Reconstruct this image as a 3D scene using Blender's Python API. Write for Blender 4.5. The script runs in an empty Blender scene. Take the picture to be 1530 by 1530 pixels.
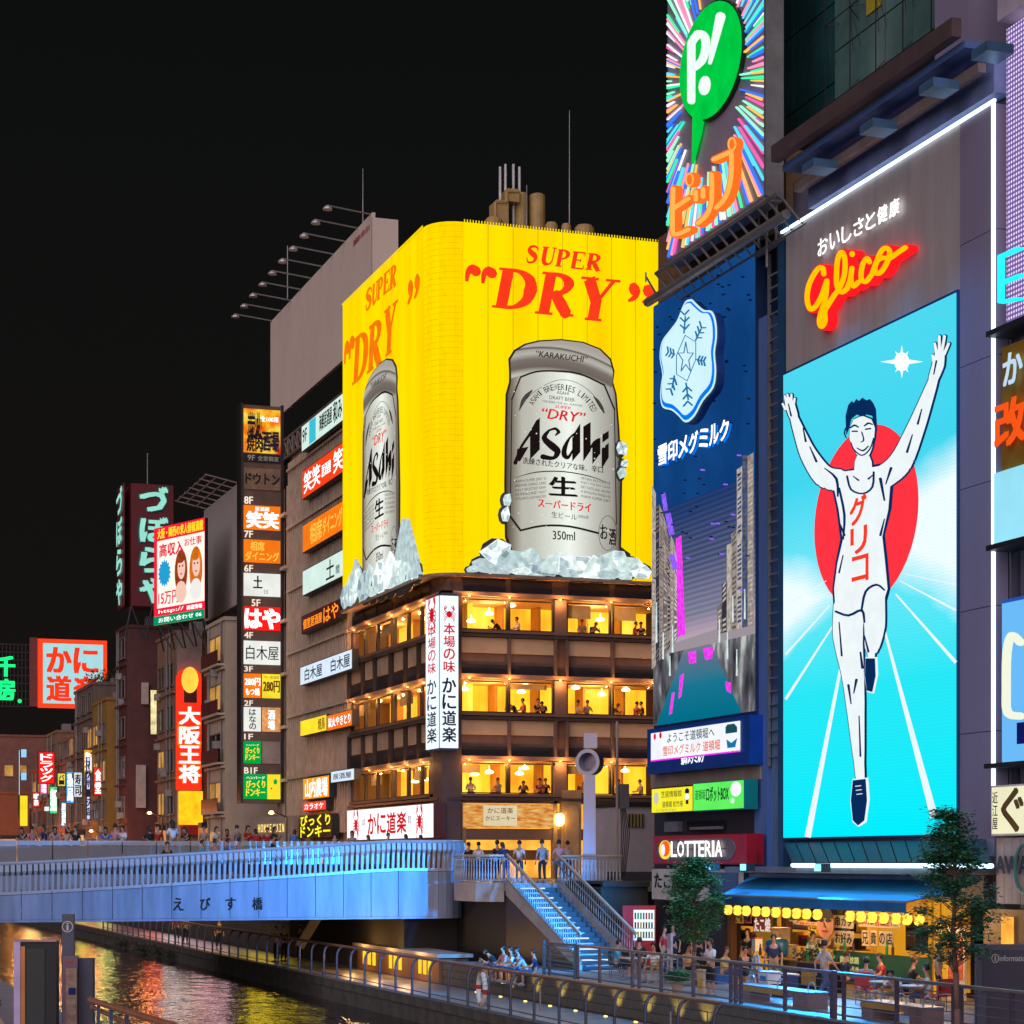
import bpy, bmesh, math, random
from math import sin, cos, pi, radians
from mathutils import Vector, Matrix
random.seed(7)
C = bpy.context.scene.collection
sc = bpy.context.scene
# ------------------------------------------------------------------ camera, sky, light, exposure
# world axes: X = across the canal (right bank positive), Y = along the canal away from the camera, Z = up, metres
FOC, TH, CAMZ, HOR, CX = 3150.0, radians(19.33), 3.9, 1285.0, 765.0
cd = bpy.data.cameras.new('camera'); cam = bpy.data.objects.new('camera', cd); C.objects.link(cam)
cam.location = (0, 0, CAMZ); cam.rotation_euler = (radians(90), 0, -TH)
cd.sensor_width = 36; cd.lens = 36*FOC/1530; cd.shift_y = (HOR-765)/1530; cd.clip_start = .5; cd.clip_end = 6000
sc.camera = cam
w = bpy.data.worlds.new('World'); sc.world = w; w.use_nodes = True
nt = w.node_tree; nt.nodes.clear()
wo = nt.nodes.new('ShaderNodeOutputWorld'); bg = nt.nodes.new('ShaderNodeBackground')
sky = nt.nodes.new('ShaderNodeTexSky'); sky.sky_type = 'NISHITA'; sky.sun_disc = False
sky.sun_elevation = radians(-9); sky.sun_rotation = radians(200)
nt.links.new(sky.outputs[0], bg.inputs[0]); bg.inputs[1].default_value = .05
# city sky-glow: a smooth gradient from the horizon up, the same all round
tc = nt.nodes.new('ShaderNodeTexCoord'); sp = nt.nodes.new('ShaderNodeSeparateXYZ'); nt.links.new(tc.outputs['Generated'], sp.inputs[0])
rp = nt.nodes.new('ShaderNodeValToRGB'); nt.links.new(sp.outputs[2], rp.inputs[0])
rp.color_ramp.elements[0].position = 0.0; rp.color_ramp.elements[0].color = (.0085, .0065, .0058, 1)
rp.color_ramp.elements[1].position = .45; rp.color_ramp.elements[1].color = (.003, .0044, .0046, 1)
bg2 = nt.nodes.new('ShaderNodeBackground'); nt.links.new(rp.outputs[0], bg2.inputs[0]); bg2.inputs[1].default_value = 1
ad = nt.nodes.new('ShaderNodeAddShader'); nt.links.new(bg.outputs[0], ad.inputs[0]); nt.links.new(bg2.outputs[0], ad.inputs[1])
nt.links.new(ad.outputs[0], wo.inputs[0])
sd = bpy.data.lights.new('city_light', 'SUN'); sd.energy = 2.1; sd.angle = radians(80); sd.color = (.95, .82, .9)
sun = bpy.data.objects.new('city_light', sd); C.objects.link(sun)
sun.rotation_euler = Vector((-.62, -.70, .30)).to_track_quat('Z', 'Y').to_euler()
sc.view_settings.view_transform = 'Standard'; sc.view_settings.look = 'None'
sc.view_settings.exposure = 0; sc.view_settings.gamma = 1; sc.view_settings.use_curve_mapping = False
try:
    sc.cycles.use_denoising = True; sc.cycles.max_bounces = 6; sc.cycles.diffuse_bounces = 3
    sc.cycles.glossy_bounces = 3; sc.cycles.transparent_max_bounces = 12; sc.cycles.sample_clamp_indirect = 4
    sc.cycles.caustics_reflective = False; sc.cycles.caustics_refractive = False
except Exception: pass

# ------------------------------------------------------------------ geometry of the view: where a sight line meets a real plane
ST, CT = sin(TH), cos(TH)
def ray(px, py):
    a = (px-CX)/FOC
    return Vector((ST+CT*a, CT-ST*a, (HOR-py)/FOC))
O = Vector((0, 0, CAMZ))
def onX(px, py, X): d = ray(px, py); return O+d*(X/d.x)
def onY(px, py, Y): d = ray(px, py); return O+d*(Y/d.y)
def onZ(px, py, Z): d = ray(px, py); return O+d*((Z-CAMZ)/d.z)
def atD(px, py, D): return O+ray(px, py)*D
class Fr:                                    # a vertical plane: u to the viewer's right, v = up, w = out of the face
    def __init__(s, o, x, n): s.o = Vector(o); s.x = Vector(x).normalized(); s.n = Vector(n).normalized()
    def P(s, u, v, w=0): return s.o+s.x*u+Vector((0, 0, v))+s.n*w
    def px(s, px, py):
        d = ray(px, py); t = (s.o-O).dot(s.n)/d.dot(s.n); p = O+d*t-s.o
        return p.dot(s.x), p.z
    def u(s, px): return s.px(px, 1200)[0]
def FX(X): return Fr((X, 0, 0), (0, -1, 0), (-1, 0, 0))      # canal-side faces (u = -Y)
def FY(Y): return Fr((0, Y, 0), (1, 0, 0), (0, -1, 0))       # faces towards the camera (u = X)
def FAB(A, B):
    x = Vector((B[0]-A[0], B[1]-A[1], 0)).normalized()
    return Fr((A[0], A[1], 0), x, (x.y, -x.x, 0))

# ------------------------------------------------------------------ materials
MATS = {}
def _new(name):
    m = bpy.data.materials.new(name); m.use_nodes = True; t = m.node_tree; t.nodes.clear()
    o = t.nodes.new('ShaderNodeOutputMaterial'); return m, t, o
def hexl(h):
    return tuple(((int(h[i:i+2], 16)/255)**2.2) for i in (0, 2, 4))
def M(name, col, rough=.6, metal=0, var=.22, scale=1.2, bump=0, spec=.5, streak=False):
    if name in MATS: return MATS[name]
    m, t, o = _new(name)
    if isinstance(col, str): col = hexl(col)
    b = t.nodes.new('ShaderNodeBsdfPrincipled'); t.links.new(b.outputs[0], o.inputs[0])
    b.inputs['Roughness'].default_value = rough; b.inputs['Metallic'].default_value = metal
    b.inputs['Specular IOR Level'].default_value = spec
    tc = t.nodes.new('ShaderNodeTexCoord'); n = t.nodes.new('ShaderNodeTexNoise')
    mp = t.nodes.new('ShaderNodeMapping'); t.links.new(tc.outputs['Object'], mp.inputs[0]); t.links.new(mp.outputs[0], n.inputs['Vector'])
    if streak: mp.inputs['Scale'].default_value = (1, 1, .12)
    n.inputs['Scale'].default_value = scale; n.inputs['Detail'].default_value = 6; n.inputs['Roughness'].default_value = .65
    r = t.nodes.new('ShaderNodeValToRGB'); t.links.new(n.outputs['Fac'], r.inputs[0])
    r.color_ramp.elements[0].position = .3; r.color_ramp.elements[1].position = .7
    r.color_ramp.elements[0].color = tuple(c*(1-var) for c in col)+(1,); r.color_ramp.elements[1].color = tuple(min(1, c*(1+var)) for c in col)+(1,)
    t.links.new(r.outputs[0], b.inputs['Base Color'])
    if bump:
        bn = t.nodes.new('ShaderNodeBump'); bn.inputs['Strength'].default_value = bump; bn.inputs['Distance'].default_value = .05
        n2 = t.nodes.new('ShaderNodeTexNoise'); n2.inputs['Scale'].default_value = scale*9; n2.inputs['Detail'].default_value = 4
        t.links.new(tc.outputs['Object'], n2.inputs['Vector'])
        t.links.new(n2.outputs['Fac'], bn.inputs['Height']); t.links.new(bn.outputs[0], b.inputs['Normal'])
    MATS[name] = m; return m
def E(name, col, s=1.0, var=.06, scale=.7, light=True, led=0):
    """a face that gives off light itself (lightbox, neon, screen, lit window)"""
    if name in MATS: return MATS[name]
    m, t, o = _new(name)
    if isinstance(col, str): col = hexl(col)
    e = t.nodes.new('ShaderNodeEmission'); t.links.new(e.outputs[0], o.inputs[0])
    e.inputs[0].default_value = (*col, 1)
    tc = t.nodes.new('ShaderNodeTexCoord')
    if var or led:
        n = t.nodes.new('ShaderNodeTexNoise'); n.inputs['Scale'].default_value = scale; n.inputs['Detail'].default_value = 3
        t.links.new(tc.outputs['Object'], n.inputs['Vector'])
        mr = t.nodes.new('ShaderNodeMapRange'); t.links.new(n.outputs['Fac'], mr.inputs[0])
        mr.inputs[1].default_value = .3; mr.inputs[2].default_value = .7
        mr.inputs[3].default_value = s*(1-var); mr.inputs[4].default_value = s*(1+var)
        last = mr.outputs[0]
        if led:
            wv = t.nodes.new('ShaderNodeTexWave'); wv.inputs['Scale'].default_value = led; wv.bands_direction = 'Z'; wv.inputs['Distortion'].default_value = .4
            t.links.new(tc.outputs['Object'], wv.inputs['Vector'])
            m2 = t.nodes.new('ShaderNodeMapRange'); t.links.new(wv.outputs['Fac'], m2.inputs[0]); m2.inputs[3].default_value = .86; m2.inputs[4].default_value = 1.04
            mu = t.nodes.new('ShaderNodeMath'); mu.operation = 'MULTIPLY'; t.links.new(last, mu.inputs[0]); t.links.new(m2.outputs[0], mu.inputs[1]); last = mu.outputs[0]
        t.links.new(last, e.inputs[1])
    else: e.inputs[1].default_value = s
    m.cycles.emission_sampling = 'AUTO' if light else 'NONE'
    MATS[name] = m; return m
def ramp(t, fac, stops, const=False):
    r = t.nodes.new('ShaderNodeValToRGB'); t.links.new(fac, r.inputs[0])
    while len(r.color_ramp.elements) < len(stops): r.color_ramp.elements.new(.5)
    for e, (p, c) in zip(r.color_ramp.elements, stops):
        e.position = p; e.color = (*(hexl(c) if isinstance(c, str) else c), 1)
    if const: r.color_ramp.interpolation = 'CONSTANT'
    return r.outputs[0]
def uvnodes(t):
    u = t.nodes.new('ShaderNodeUVMap'); s = t.nodes.new('ShaderNodeSeparateXYZ'); t.links.new(u.outputs[0], s.inputs[0]); return u.outputs[0], s.outputs[0], s.outputs[1]
def noise(t, vec, scale, detail=4, stretch=None):
    n = t.nodes.new('ShaderNodeTexNoise'); n.inputs['Scale'].default_value = scale; n.inputs['Detail'].default_value = detail
    if stretch:
        mp = t.nodes.new('ShaderNodeMapping'); mp.inputs['Scale'].default_value = stretch; t.links.new(vec, mp.inputs[0]); vec = mp.outputs[0]
    t.links.new(vec, n.inputs['Vector']); return n.outputs['Fac']
def math2(t, op, a, b):
    m = t.nodes.new('ShaderNodeMath'); m.operation = op
    for i, x in enumerate((a, b)):
        if isinstance(x, (int, float)): m.inputs[i].default_value = x
        else: t.links.new(x, m.inputs[i])
    return m.outputs[0]
def mix(t, f, a, b, mode='MIX'):
    m = t.nodes.new('ShaderNodeMixRGB'); m.blend_type = mode
    for i, x in enumerate((f, a, b)):
        if isinstance(x, (int, float)): m.inputs[i].default_value = x
        elif isinstance(x, str): m.inputs[i].default_value = (*hexl(x), 1)
        elif isinstance(x, tuple): m.inputs[i].default_value = (*x, 1)
        else: t.links.new(x, m.inputs[i])
    return m.outputs[0]
def emitc(t, o, col, s):
    e = t.nodes.new('ShaderNodeEmission'); t.links.new(col, e.inputs[0]); e.inputs[1].default_value = s; t.links.new(e.outputs[0], o.inputs[0])

# ------------------------------------------------------------------ mesh building
OFF = {}
def setp(o, label=None, cat=None, group=None, kind=None):
    if label: o['label'] = label
    if cat: o['category'] = cat
    if group: o['group'] = group
    if kind: o['kind'] = kind
    return o
def thing(name, label, cat, loc, group=None):
    o = bpy.data.objects.new(name, None); C.objects.link(o); o.location = loc; o.empty_display_size = .2
    OFF[o.name] = Vector(loc); return setp(o, label, cat, group)
class MB:
    def __init__(s): s.v = []; s.f = []; s.k = 0.0
    def add(s, vs, fs):
        b = len(s.v); s.v += [tuple(p) for p in vs]; s.f += [tuple(i+b for i in f) for f in fs]; return s
    def box(s, x0, x1, y0, y1, z0, z1):
        return s.add([(x0,y0,z0),(x1,y0,z0),(x1,y1,z0),(x0,y1,z0),(x0,y0,z1),(x1,y0,z1),(x1,y1,z1),(x0,y1,z1)],
                     [(0,3,2,1),(4,5,6,7),(0,1,5,4),(1,2,6,5),(2,3,7,6),(3,0,4,7)])
    def fb(s, fr, u0, u1, v0, v1, w0, w1):
        P = fr.P
        return s.add([P(u0,v0,w1),P(u1,v0,w1),P(u1,v0,w0),P(u0,v0,w0),P(u0,v1,w1),P(u1,v1,w1),P(u1,v1,w0),P(u0,v1,w0)],
                     [(0,3,2,1),(4,5,6,7),(0,1,5,4),(1,2,6,5),(2,3,7,6),(3,0,4,7)])
    def prism(s, fr, poly, w0, w1):
        n = len(poly); vs = [fr.P(u, v, w1) for u, v in poly]+[fr.P(u, v, w0) for u, v in poly]
        a = sum(poly[i][0]*poly[(i+1)%n][1]-poly[(i+1)%n][0]*poly[i][1] for i in range(n))
        f = tuple(range(n)) if a > 0 else tuple(range(n-1, -1, -1))
        fs = [f]
        if abs(w1-w0) > 1e-4: fs += [(i, (i+1)%n, (i+1)%n+n, i+n) if a < 0 else (i+n, (i+1)%n+n, (i+1)%n, i) for i in range(n)]
        return s.add(vs, fs)
    def ell(s, fr, cu, cv, ru, rv, w0, w1, n=24):
        return s.prism(fr, [(cu+ru*cos(2*pi*i/n), cv+rv*sin(2*pi*i/n)) for i in range(n)], w0, w1)
    def tube(s, a, b, r, n=6, r2=None):
        a = Vector(a); b = Vector(b); d = (b-a)
        if d.length < 1e-6: return s
        d.normalize(); x = d.orthogonal().normalized(); y = d.cross(x); r2 = r if r2 is None else r2
        vs = [a+(x*cos(2*pi*i/n)+y*sin(2*pi*i/n))*r for i in range(n)]+[b+(x*cos(2*pi*i/n)+y*sin(2*pi*i/n))*r2 for i in range(n)]
        return s.add(vs, [(i, (i+1)%n, n+(i+1)%n, n+i) for i in range(n)]+[tuple(range(n-1,-1,-1)), tuple(range(n, 2*n))])
    def path(s, pts, r, n=6):
        for a, b in zip(pts, pts[1:]): s.tube(a, b, r, n)
        return s
    def lathe(s, c, prof, n=16, axis=(0,0,1)):
        ax = Vector(axis).normalized(); x = ax.orthogonal().normalized(); y = ax.cross(x); c = Vector(c)
        vs = []; fs = []
        for r, h in prof: vs += [c+ax*h+(x*cos(2*pi*i/n)+y*sin(2*pi*i/n))*r for i in range(n)]
        for k in range(len(prof)-1): fs += [(k*n+i, k*n+(i+1)%n, (k+1)*n+(i+1)%n, (k+1)*n+i) for i in range(n)]
        fs += [tuple(range(n-1,-1,-1)), tuple(range((len(prof)-1)*n, len(prof)*n))]
        return s.add(vs, fs)
    def ribbon(s, fr, pts, ws, w0, w1, mp=None, cap=True, smooth=3):
        """a brush stroke of varying width on a plane; pts are plane (u,v) or anything mp() maps there"""
        if isinstance(ws, (int, float)): ws = [ws]*len(pts)
        P, W = spline(pts, ws, smooth)
        mp = mp or (lambda a, b: (a, b))
        for i in range(len(P)-1):
            (x0, y0), (x1, y1) = P[i], P[i+1]; dx, dy = x1-x0, y1-y0; L = math.hypot(dx, dy) or 1e-6; nx, ny = -dy/L, dx/L
            s.k += .00012
            e = .12*W[i]
            q = [(x0+nx*W[i]/2-dx/L*0, y0+ny*W[i]/2), (x0-nx*W[i]/2, y0-ny*W[i]/2), (x1-nx*W[i+1]/2, y1-ny*W[i+1]/2), (x1+nx*W[i+1]/2, y1+ny*W[i+1]/2)]
            s.prism(fr, [mp(*p) for p in q], w0, w1+s.k)
            if cap or 0 < i:
                s.k += .00012
                s.prism(fr, [mp(x0+W[i]/2*cos(a*pi/4), y0+W[i]/2*sin(a*pi/4)) for a in range(8)], w0, w1+s.k)
        if cap:
            s.k += .00012
            x, y = P[-1]; s.prism(fr, [mp(x+W[-1]/2*cos(a*pi/4), y+W[-1]/2*sin(a*pi/4)) for a in range(8)], w0, w1+s.k)
        return s
    def build(s, name, mat, parent=None, label=None, uv=None, smooth=False, kind=None, cat=None, group=None, loc=None):
        me = bpy.data.meshes.new(name); off = OFF.get(parent.name, Vector()) if parent else Vector(loc or (0, 0, 0))
        vs = s.v
        if off.length: vs = [(a-off.x, b-off.y, c-off.z) for a, b, c in s.v]
        me.from_pydata(vs, [], s.f)
        if mat: me.materials.append(mat)
        if uv:
            fr, u0, u1, v0, v1 = uv; L = me.uv_layers.new(name='uv')
            q = [((Vector(p)-fr.o).dot(fr.x), p[2]) for p in s.v]
            q = [((a-u0)/(u1-u0), (b-v0)/(v1-v0)) for a, b in q]
            L.data.foreach_set('uv', [c for l in me.loops for c in q[l.vertex_index]])
        if smooth: me.shade_smooth()
        o = bpy.data.objects.new(name, me); C.objects.link(o)
        if parent: o.parent = parent; OFF[o.name] = off
        else: o.location = off; OFF[o.name] = off
        return setp(o, label, cat, group, kind)
def spline(pts, ws, k):
    if k < 2 or len(pts) < 3: return list(pts), list(ws)
    P = []; W = []; n = len(pts)
    for i in range(n-1):
        p0, p1, p2, p3 = pts[max(i-1, 0)], pts[i], pts[i+1], pts[min(i+2, n-1)]
        for j in range(k):
            t = j/k
            P.append(tuple(.5*((2*p1[c])+(-p0[c]+p2[c])*t+(2*p0[c]-5*p1[c]+4*p2[c]-p3[c])*t*t+(-p0[c]+3*p1[c]-3*p2[c]+p3[c])*t**3) for c in (0, 1)))
            W.append(ws[i]*(1-t)+ws[i+1]*t)
    P.append(pts[-1]); W.append(ws[-1]); return P, W
def again(o, loc, parent=None, group=None, label=None, mats=None, rot=None):
    """a copy of a mesh object sharing its data, placed in world space"""
    c = o.copy(); C.objects.link(c)
    if parent: c.parent = parent; c.location = Vector(loc)-OFF[parent.name]
    else: c.parent = None; c.location = loc
    if rot is not None: c.rotation_euler = rot
    if label: c['label'] = label
    OFF[c.name] = Vector(loc); return c
def tree_copy(o, loc, rz=0, label=None, swap=None, scale=1):
    c = o.copy(); C.objects.link(c); c.location = loc; c.rotation_euler = (0, 0, rz); c.scale = (scale,)*3
    if label: c['label'] = label
    def rec(a, b):
        for ch in list(a.children):
            d = ch.copy(); C.objects.link(d); d.parent = b
            if swap and ch.name.split('.')[0] in swap and d.data.materials:
                d.material_slots[0].link = 'OBJECT'; d.material_slots[0].material = swap[ch.name.split('.')[0]]
            rec(ch, d)
    rec(o, c); return c
# text -> flat lettering of small thickness
TC = {}
def glyphs(s, bold=0, shear=0):
    key = (s, bold, shear)
    if key not in TC:
        cu = bpy.data.curves.new('t', 'FONT'); cu.body = s; cu.size = 1; cu.resolution_u = 2; cu.shear = shear
        ob = bpy.data.objects.new('t', cu); me = bpy.data.meshes.new_from_object(ob)
        vs = [(v.co.x, v.co.y) for v in me.vertices]; fs = [tuple(p.vertices) for p in me.polygons]
        bpy.data.objects.remove(ob); bpy.data.meshes.remove(me)
        if not vs: vs = [(0, 0), (1, 1)]; fs = []
        x0 = min(v[0] for v in vs); x1 = max(v[0] for v in vs); y0 = min(v[1] for v in vs); y1 = max(v[1] for v in vs)
        TC[key] = ([((a-x0)/max(x1-x0, 1e-6), (b-y0)/max(y1-y0, 1e-6)) for a, b in vs], fs)
    return TC[key]
def tx(mb, fr, s, u0, u1, v0, v1, w, bold=.012, shear=0, vert=False, gap=.12):
    """lettering s fitted into the box u0..u1, v0..v1 of plane fr, at height w above it"""
    if vert:
        n = len(s); h = (v1-v0)/n
        for i, ch in enumerate(s):
            if ch != ' ': tx(mb, fr, ch, u0, u1, v1-(i+1)*h+h*gap/2, v1-i*h-h*gap/2, w, bold, shear)
        return mb
    vs, fs = glyphs(s, bold, shear); d = bold*(v1-v0)*.8
    for i, (e, g) in enumerate(((0, 0), (d, d*.6), (-d, -d*.6), (d, -d*.6), (-d, d*.6))[:1 if bold < .008 else 5 if bold > .02 else 3]):
        mb.add([fr.P(u0+a*(u1-u0)+e, v0+b*(v1-v0)+g, w+i*.0006) for a, b in vs], fs)
    return mb
def pxbox(fr, x0, y0, x1, y1):
    """box on plane fr from the sight lines through a left-hand edge (x0,y0..y1) out to x1"""
    u0, va = fr.px(x0, y0); _, vb = fr.px(x0, y1); return u0, fr.u(x1), vb, va

# common materials
STEEL = M('galvanised_steel', (.32, .31, .31), .45, .6)
DARK = M('dark_metal', (.03, .03, .034), .5, .3)
BLACK = M('black_paint', (.01, .01, .012), .5)
WHITE = M('white_paint', (.7, .69, .66), .5)
INK = M('black_ink', (.008, .006, .006), .7, var=0)
CONC = M('concrete', (.24, .23, .22), .85, bump=.3, scale=.8)
GLASS = None
def _glass():
    m, t, o = _new('window_glass')
    tr = t.nodes.new('ShaderNodeBsdfTransparent'); tr.inputs[0].default_value = (.95, .95, .93, 1)
    g = t.nodes.new('ShaderNodeBsdfGlossy'); g.inputs['Roughness'].default_value = .03
    f = t.nodes.new('ShaderNodeFresnel'); f.inputs[0].default_value = 1.45
    mx = t.nodes.new('ShaderNodeMixShader'); gm = t.nodes.new('ShaderNodeNewGeometry'); bf = math2(t, 'SUBTRACT', 1.0, gm.outputs['Backfacing'])
    t.links.new(math2(t, 'MULTIPLY', f.outputs[0], bf), mx.inputs[0]); t.links.new(tr.outputs[0], mx.inputs[1]); t.links.new(g.outputs[0], mx.inputs[2])
    t.links.new(mx.outputs[0], o.inputs[0]); return m
GLASS = _glass()
DGLASS = M('dark_glass', (.012, .016, .018), .12, .0, spec=.8, var=.1)
EW = E('white_light', (1, 1, 1), 1.5, 0, light=False)
EWH = E('white_lightbox', (.92, .95, 1), 1.0)
def lightbox(parent, fr, u0, u1, v0, v1, w0, w1, face, body=None, name='light_panel', uv=False):
    MB().fb(fr, u0, u1, v0, v1, w0, w1).build('sign_case', body or DARK, parent)
    d = min(.06, (v1-v0)*.04)
    return MB().fb(fr, u0+d, u1-d, v0+d, v1-d, w1, w1+.02).build(name, face, parent, uv=(fr, u0, u1, v0, v1) if uv else None)
def lettering(parent, fr, s, u0, u1, v0, v1, w, mat, bold=.012, shear=0, vert=False, name='lettering', depth=0):
    return tx(MB(), fr, s, u0, u1, v0, v1, w, bold, shear, vert).build(name, mat, parent)
# ================================================================== SETTING
WATER = None
def _water():
    m, t, o = _new('canal_water')
    b = t.nodes.new('ShaderNodeBsdfPrincipled'); t.links.new(b.outputs[0], o.inputs[0])
    b.inputs['Base Color'].default_value = (.004, .009, .008, 1); b.inputs['Roughness'].default_value = .07; b.inputs['IOR'].default_value = 1.5
    b.inputs['Specular IOR Level'].default_value = .9
    tc = t.nodes.new('ShaderNodeTexCoord')
    n1 = noise(t, tc.outputs['Object'], 1.0, 3, (.9, .55, 1)); n2 = noise(t, tc.outputs['Object'], 1.0, 4, (3.2, 2.0, 1))
    h = math2(t, 'ADD', math2(t, 'MULTIPLY', n1, 1.0), math2(t, 'MULTIPLY', n2, .35))
    bn = t.nodes.new('ShaderNodeBump'); bn.inputs['Strength'].default_value = .9; bn.inputs['Distance'].default_value = .12
    t.links.new(h, bn.inputs['Height']); t.links.new(bn.outputs[0], b.inputs['Normal']); return m
ZL, ZW = -.9, -1.75          # lower walkway, water
XE, XC = 24.5, 21.15         # upper deck edge, water-side kerb of the lower walkway
PAVE = M('grey_paving', (.26, .25, .26), .38, bump=.15, scale=.9, var=.3)
ASPH = M('dark_ground', (.04, .038, .036), .8, scale=.4)
WALLST = M('quay_stone', (.11, .10, .085), .85, bump=.6, scale=1.6, var=.35)
def struct(name, mb, mat): return mb.build(name, mat, kind='structure')
struct('canal_water', MB().add([(-30,-60,ZW),(XC,-60,ZW),(XC,900,ZW),(-30,900,ZW)], [(0,1,2,3)]), _water())
struct('ground', MB().add([(31.9,-300,-.05),(3000,-300,-.05),(3000,3000,-.05),(31.9,3000,-.05)], [(0,1,2,3)]).add([(-3000,-300,-2.4),(31.9,-300,-2.4),(31.9,3000,-2.4),(-3000,3000,-2.4)], [(0,1,2,3)]), ASPH)
struct('lower_walkway', MB().box(XC+.35, XE, 10, 400, -2.3, ZL), PAVE)
kb = struct('walkway_kerb', MB().box(XC, XC+.05, 10, 400, -2.3, ZL-.25), WALLST)
# coping stones along the water, one by one
cs = None
for i in range(62):
    y = 48+i*1.6
    if cs is None: cs = MB().box(XC-.05, XC+.35, y+.01, y+1.58, ZL-.28, ZL+.04).build('coping_stone', WALLST, kb); OFF[cs.name] = Vector((0, 48, 0)); cy = y
    else: again(cs, (0, 0, 0), kb).location = (0, y-cy, 0)
MB().box(XC-.05, XC+.35, 10, 48, ZL-.28, ZL+.04).build('coping', WALLST, kb); MB().box(XC-.05, XC+.35, 147.2, 400, ZL-.28, ZL+.04).build('coping', WALLST, kb)
struct('upper_deck', MB().box(XE+.3, 31.9, 10, 76.98, -2.3, 0), PAVE)
rw = struct('quay_wall', MB().box(XE+.03, XE+.3, 10, 104, -2.3, -.02), WALLST)
# rough stone blocks of the wall under the deck
blk = MB().box(XE-.03, XE+.05, 0, .74, 0, .27).build('stone_block', WALLST, rw)
blk.location = (0, 50, ZL+.02); first = True
for r in range(3):
    for i in range(46):
        y = 48.4+i*.77+(r % 2)*.38; z = ZL+.02+r*.285
        if first: blk.location = (0, y, z); first = False; continue
        c = blk.copy(); C.objects.link(c); c.location = (random.uniform(-.02, .012), y, z); c.parent = rw
MB().box(XE-.08, XE+.3, 10, 77, -.04, .02).build('deck_edge', M('deck_edge_stone', (.2,.2,.21), .5), rw)
# left bank
struct('left_bank', MB().box(-400, 7.0, 10, 79, -2.3, 0), PAVE)
struct('left_bank_far', MB().box(-400, 6.8, 101, 900, -2.3, 3.0), M('far_wall_dark', (.03,.028,.022), .85, bump=.4))
struct('street_plaza', MB().box(26.7, 80, 77, 98.6, 2.7, 3.0).box(26.72, 26.73, 77.3, 82, 2.4, 3.0).box(29.3, 31.9, 74, 77, 2.7, 3.0), PAVE)
struct('understreet_wall', MB().box(26.9, 40, 77.3, 98.6, -2, 2.7), M('black_wall', (.012,.012,.013), .7))
struct('far_promenade', MB().box(24.8, 31.2, 104, 400, -2.2, 3.0), M('promenade_stone', (.06,.052,.045), .85, bump=.4))
struct('far_quay_bend', MB().box(6.8, 24, 232, 240, -2.2, 2.6), M('far_quay', (.02,.018,.012), .8))

# ================================================================== CRAB RESTAURANT BUILDING (corner block under the yellow sign)
YK, XK = 98.8, 31.2
KA, KB = FY(YK), FX(XK)
WALLB = M('brown_facade', (.2, .11, .08), .65, var=.18)
MULL = M('dark_mullion', (.035, .02, .015), .5)
LEDGE = M('pale_brown_ledge', (.36, .2, .135), .5)
BEIGE = M('beige_panel', (.72, .47, .28), .7, var=.1)
LOUV = M('louvre_grey', (.03, .024, .03), .5)
def _room():  # room lamplight is painted as emission into the back wall
    m, t, o = _new('glowing_room_wall')
    tc = t.nodes.new('ShaderNodeTexCoord')
    f = noise(t, tc.outputs['Object'], .35, 2)
    g = noise(t, tc.outputs['Object'], 1.0, 1, (2.2, 2.2, .25))
    c = ramp(t, math2(t, 'ADD', math2(t, 'MULTIPLY', f, .75), math2(t, 'MULTIPLY', g, .3)), [(.3, (.62, .2, .01)), (.5, (.95, .45, .02)), (.7, (1, .62, .07))])
    emitc(t, o, c, 1.9); m.cycles.emission_sampling = 'AUTO'; return m
ROOM = _room()
LAMPE = E('pendant_glow', (1, .86, .5), 4.0, 0, light=False)
kani = thing('restaurant_building', 'corner restaurant block with brown bands and amber lit dining room windows under the yellow sign', 'building', (XK, YK, 3.0))
u1k = 43.6
FL = [(3.35, 6.9), (8.9, 12.9)]  # (only notes) cornices at 8.9, 12.93, 16.98
cor = [8.88, 12.92, 16.96]; zw = [(7.2, 8.72), (11.2, 12.76), (15.28, 16.8)]
ye = 116.4
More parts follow.
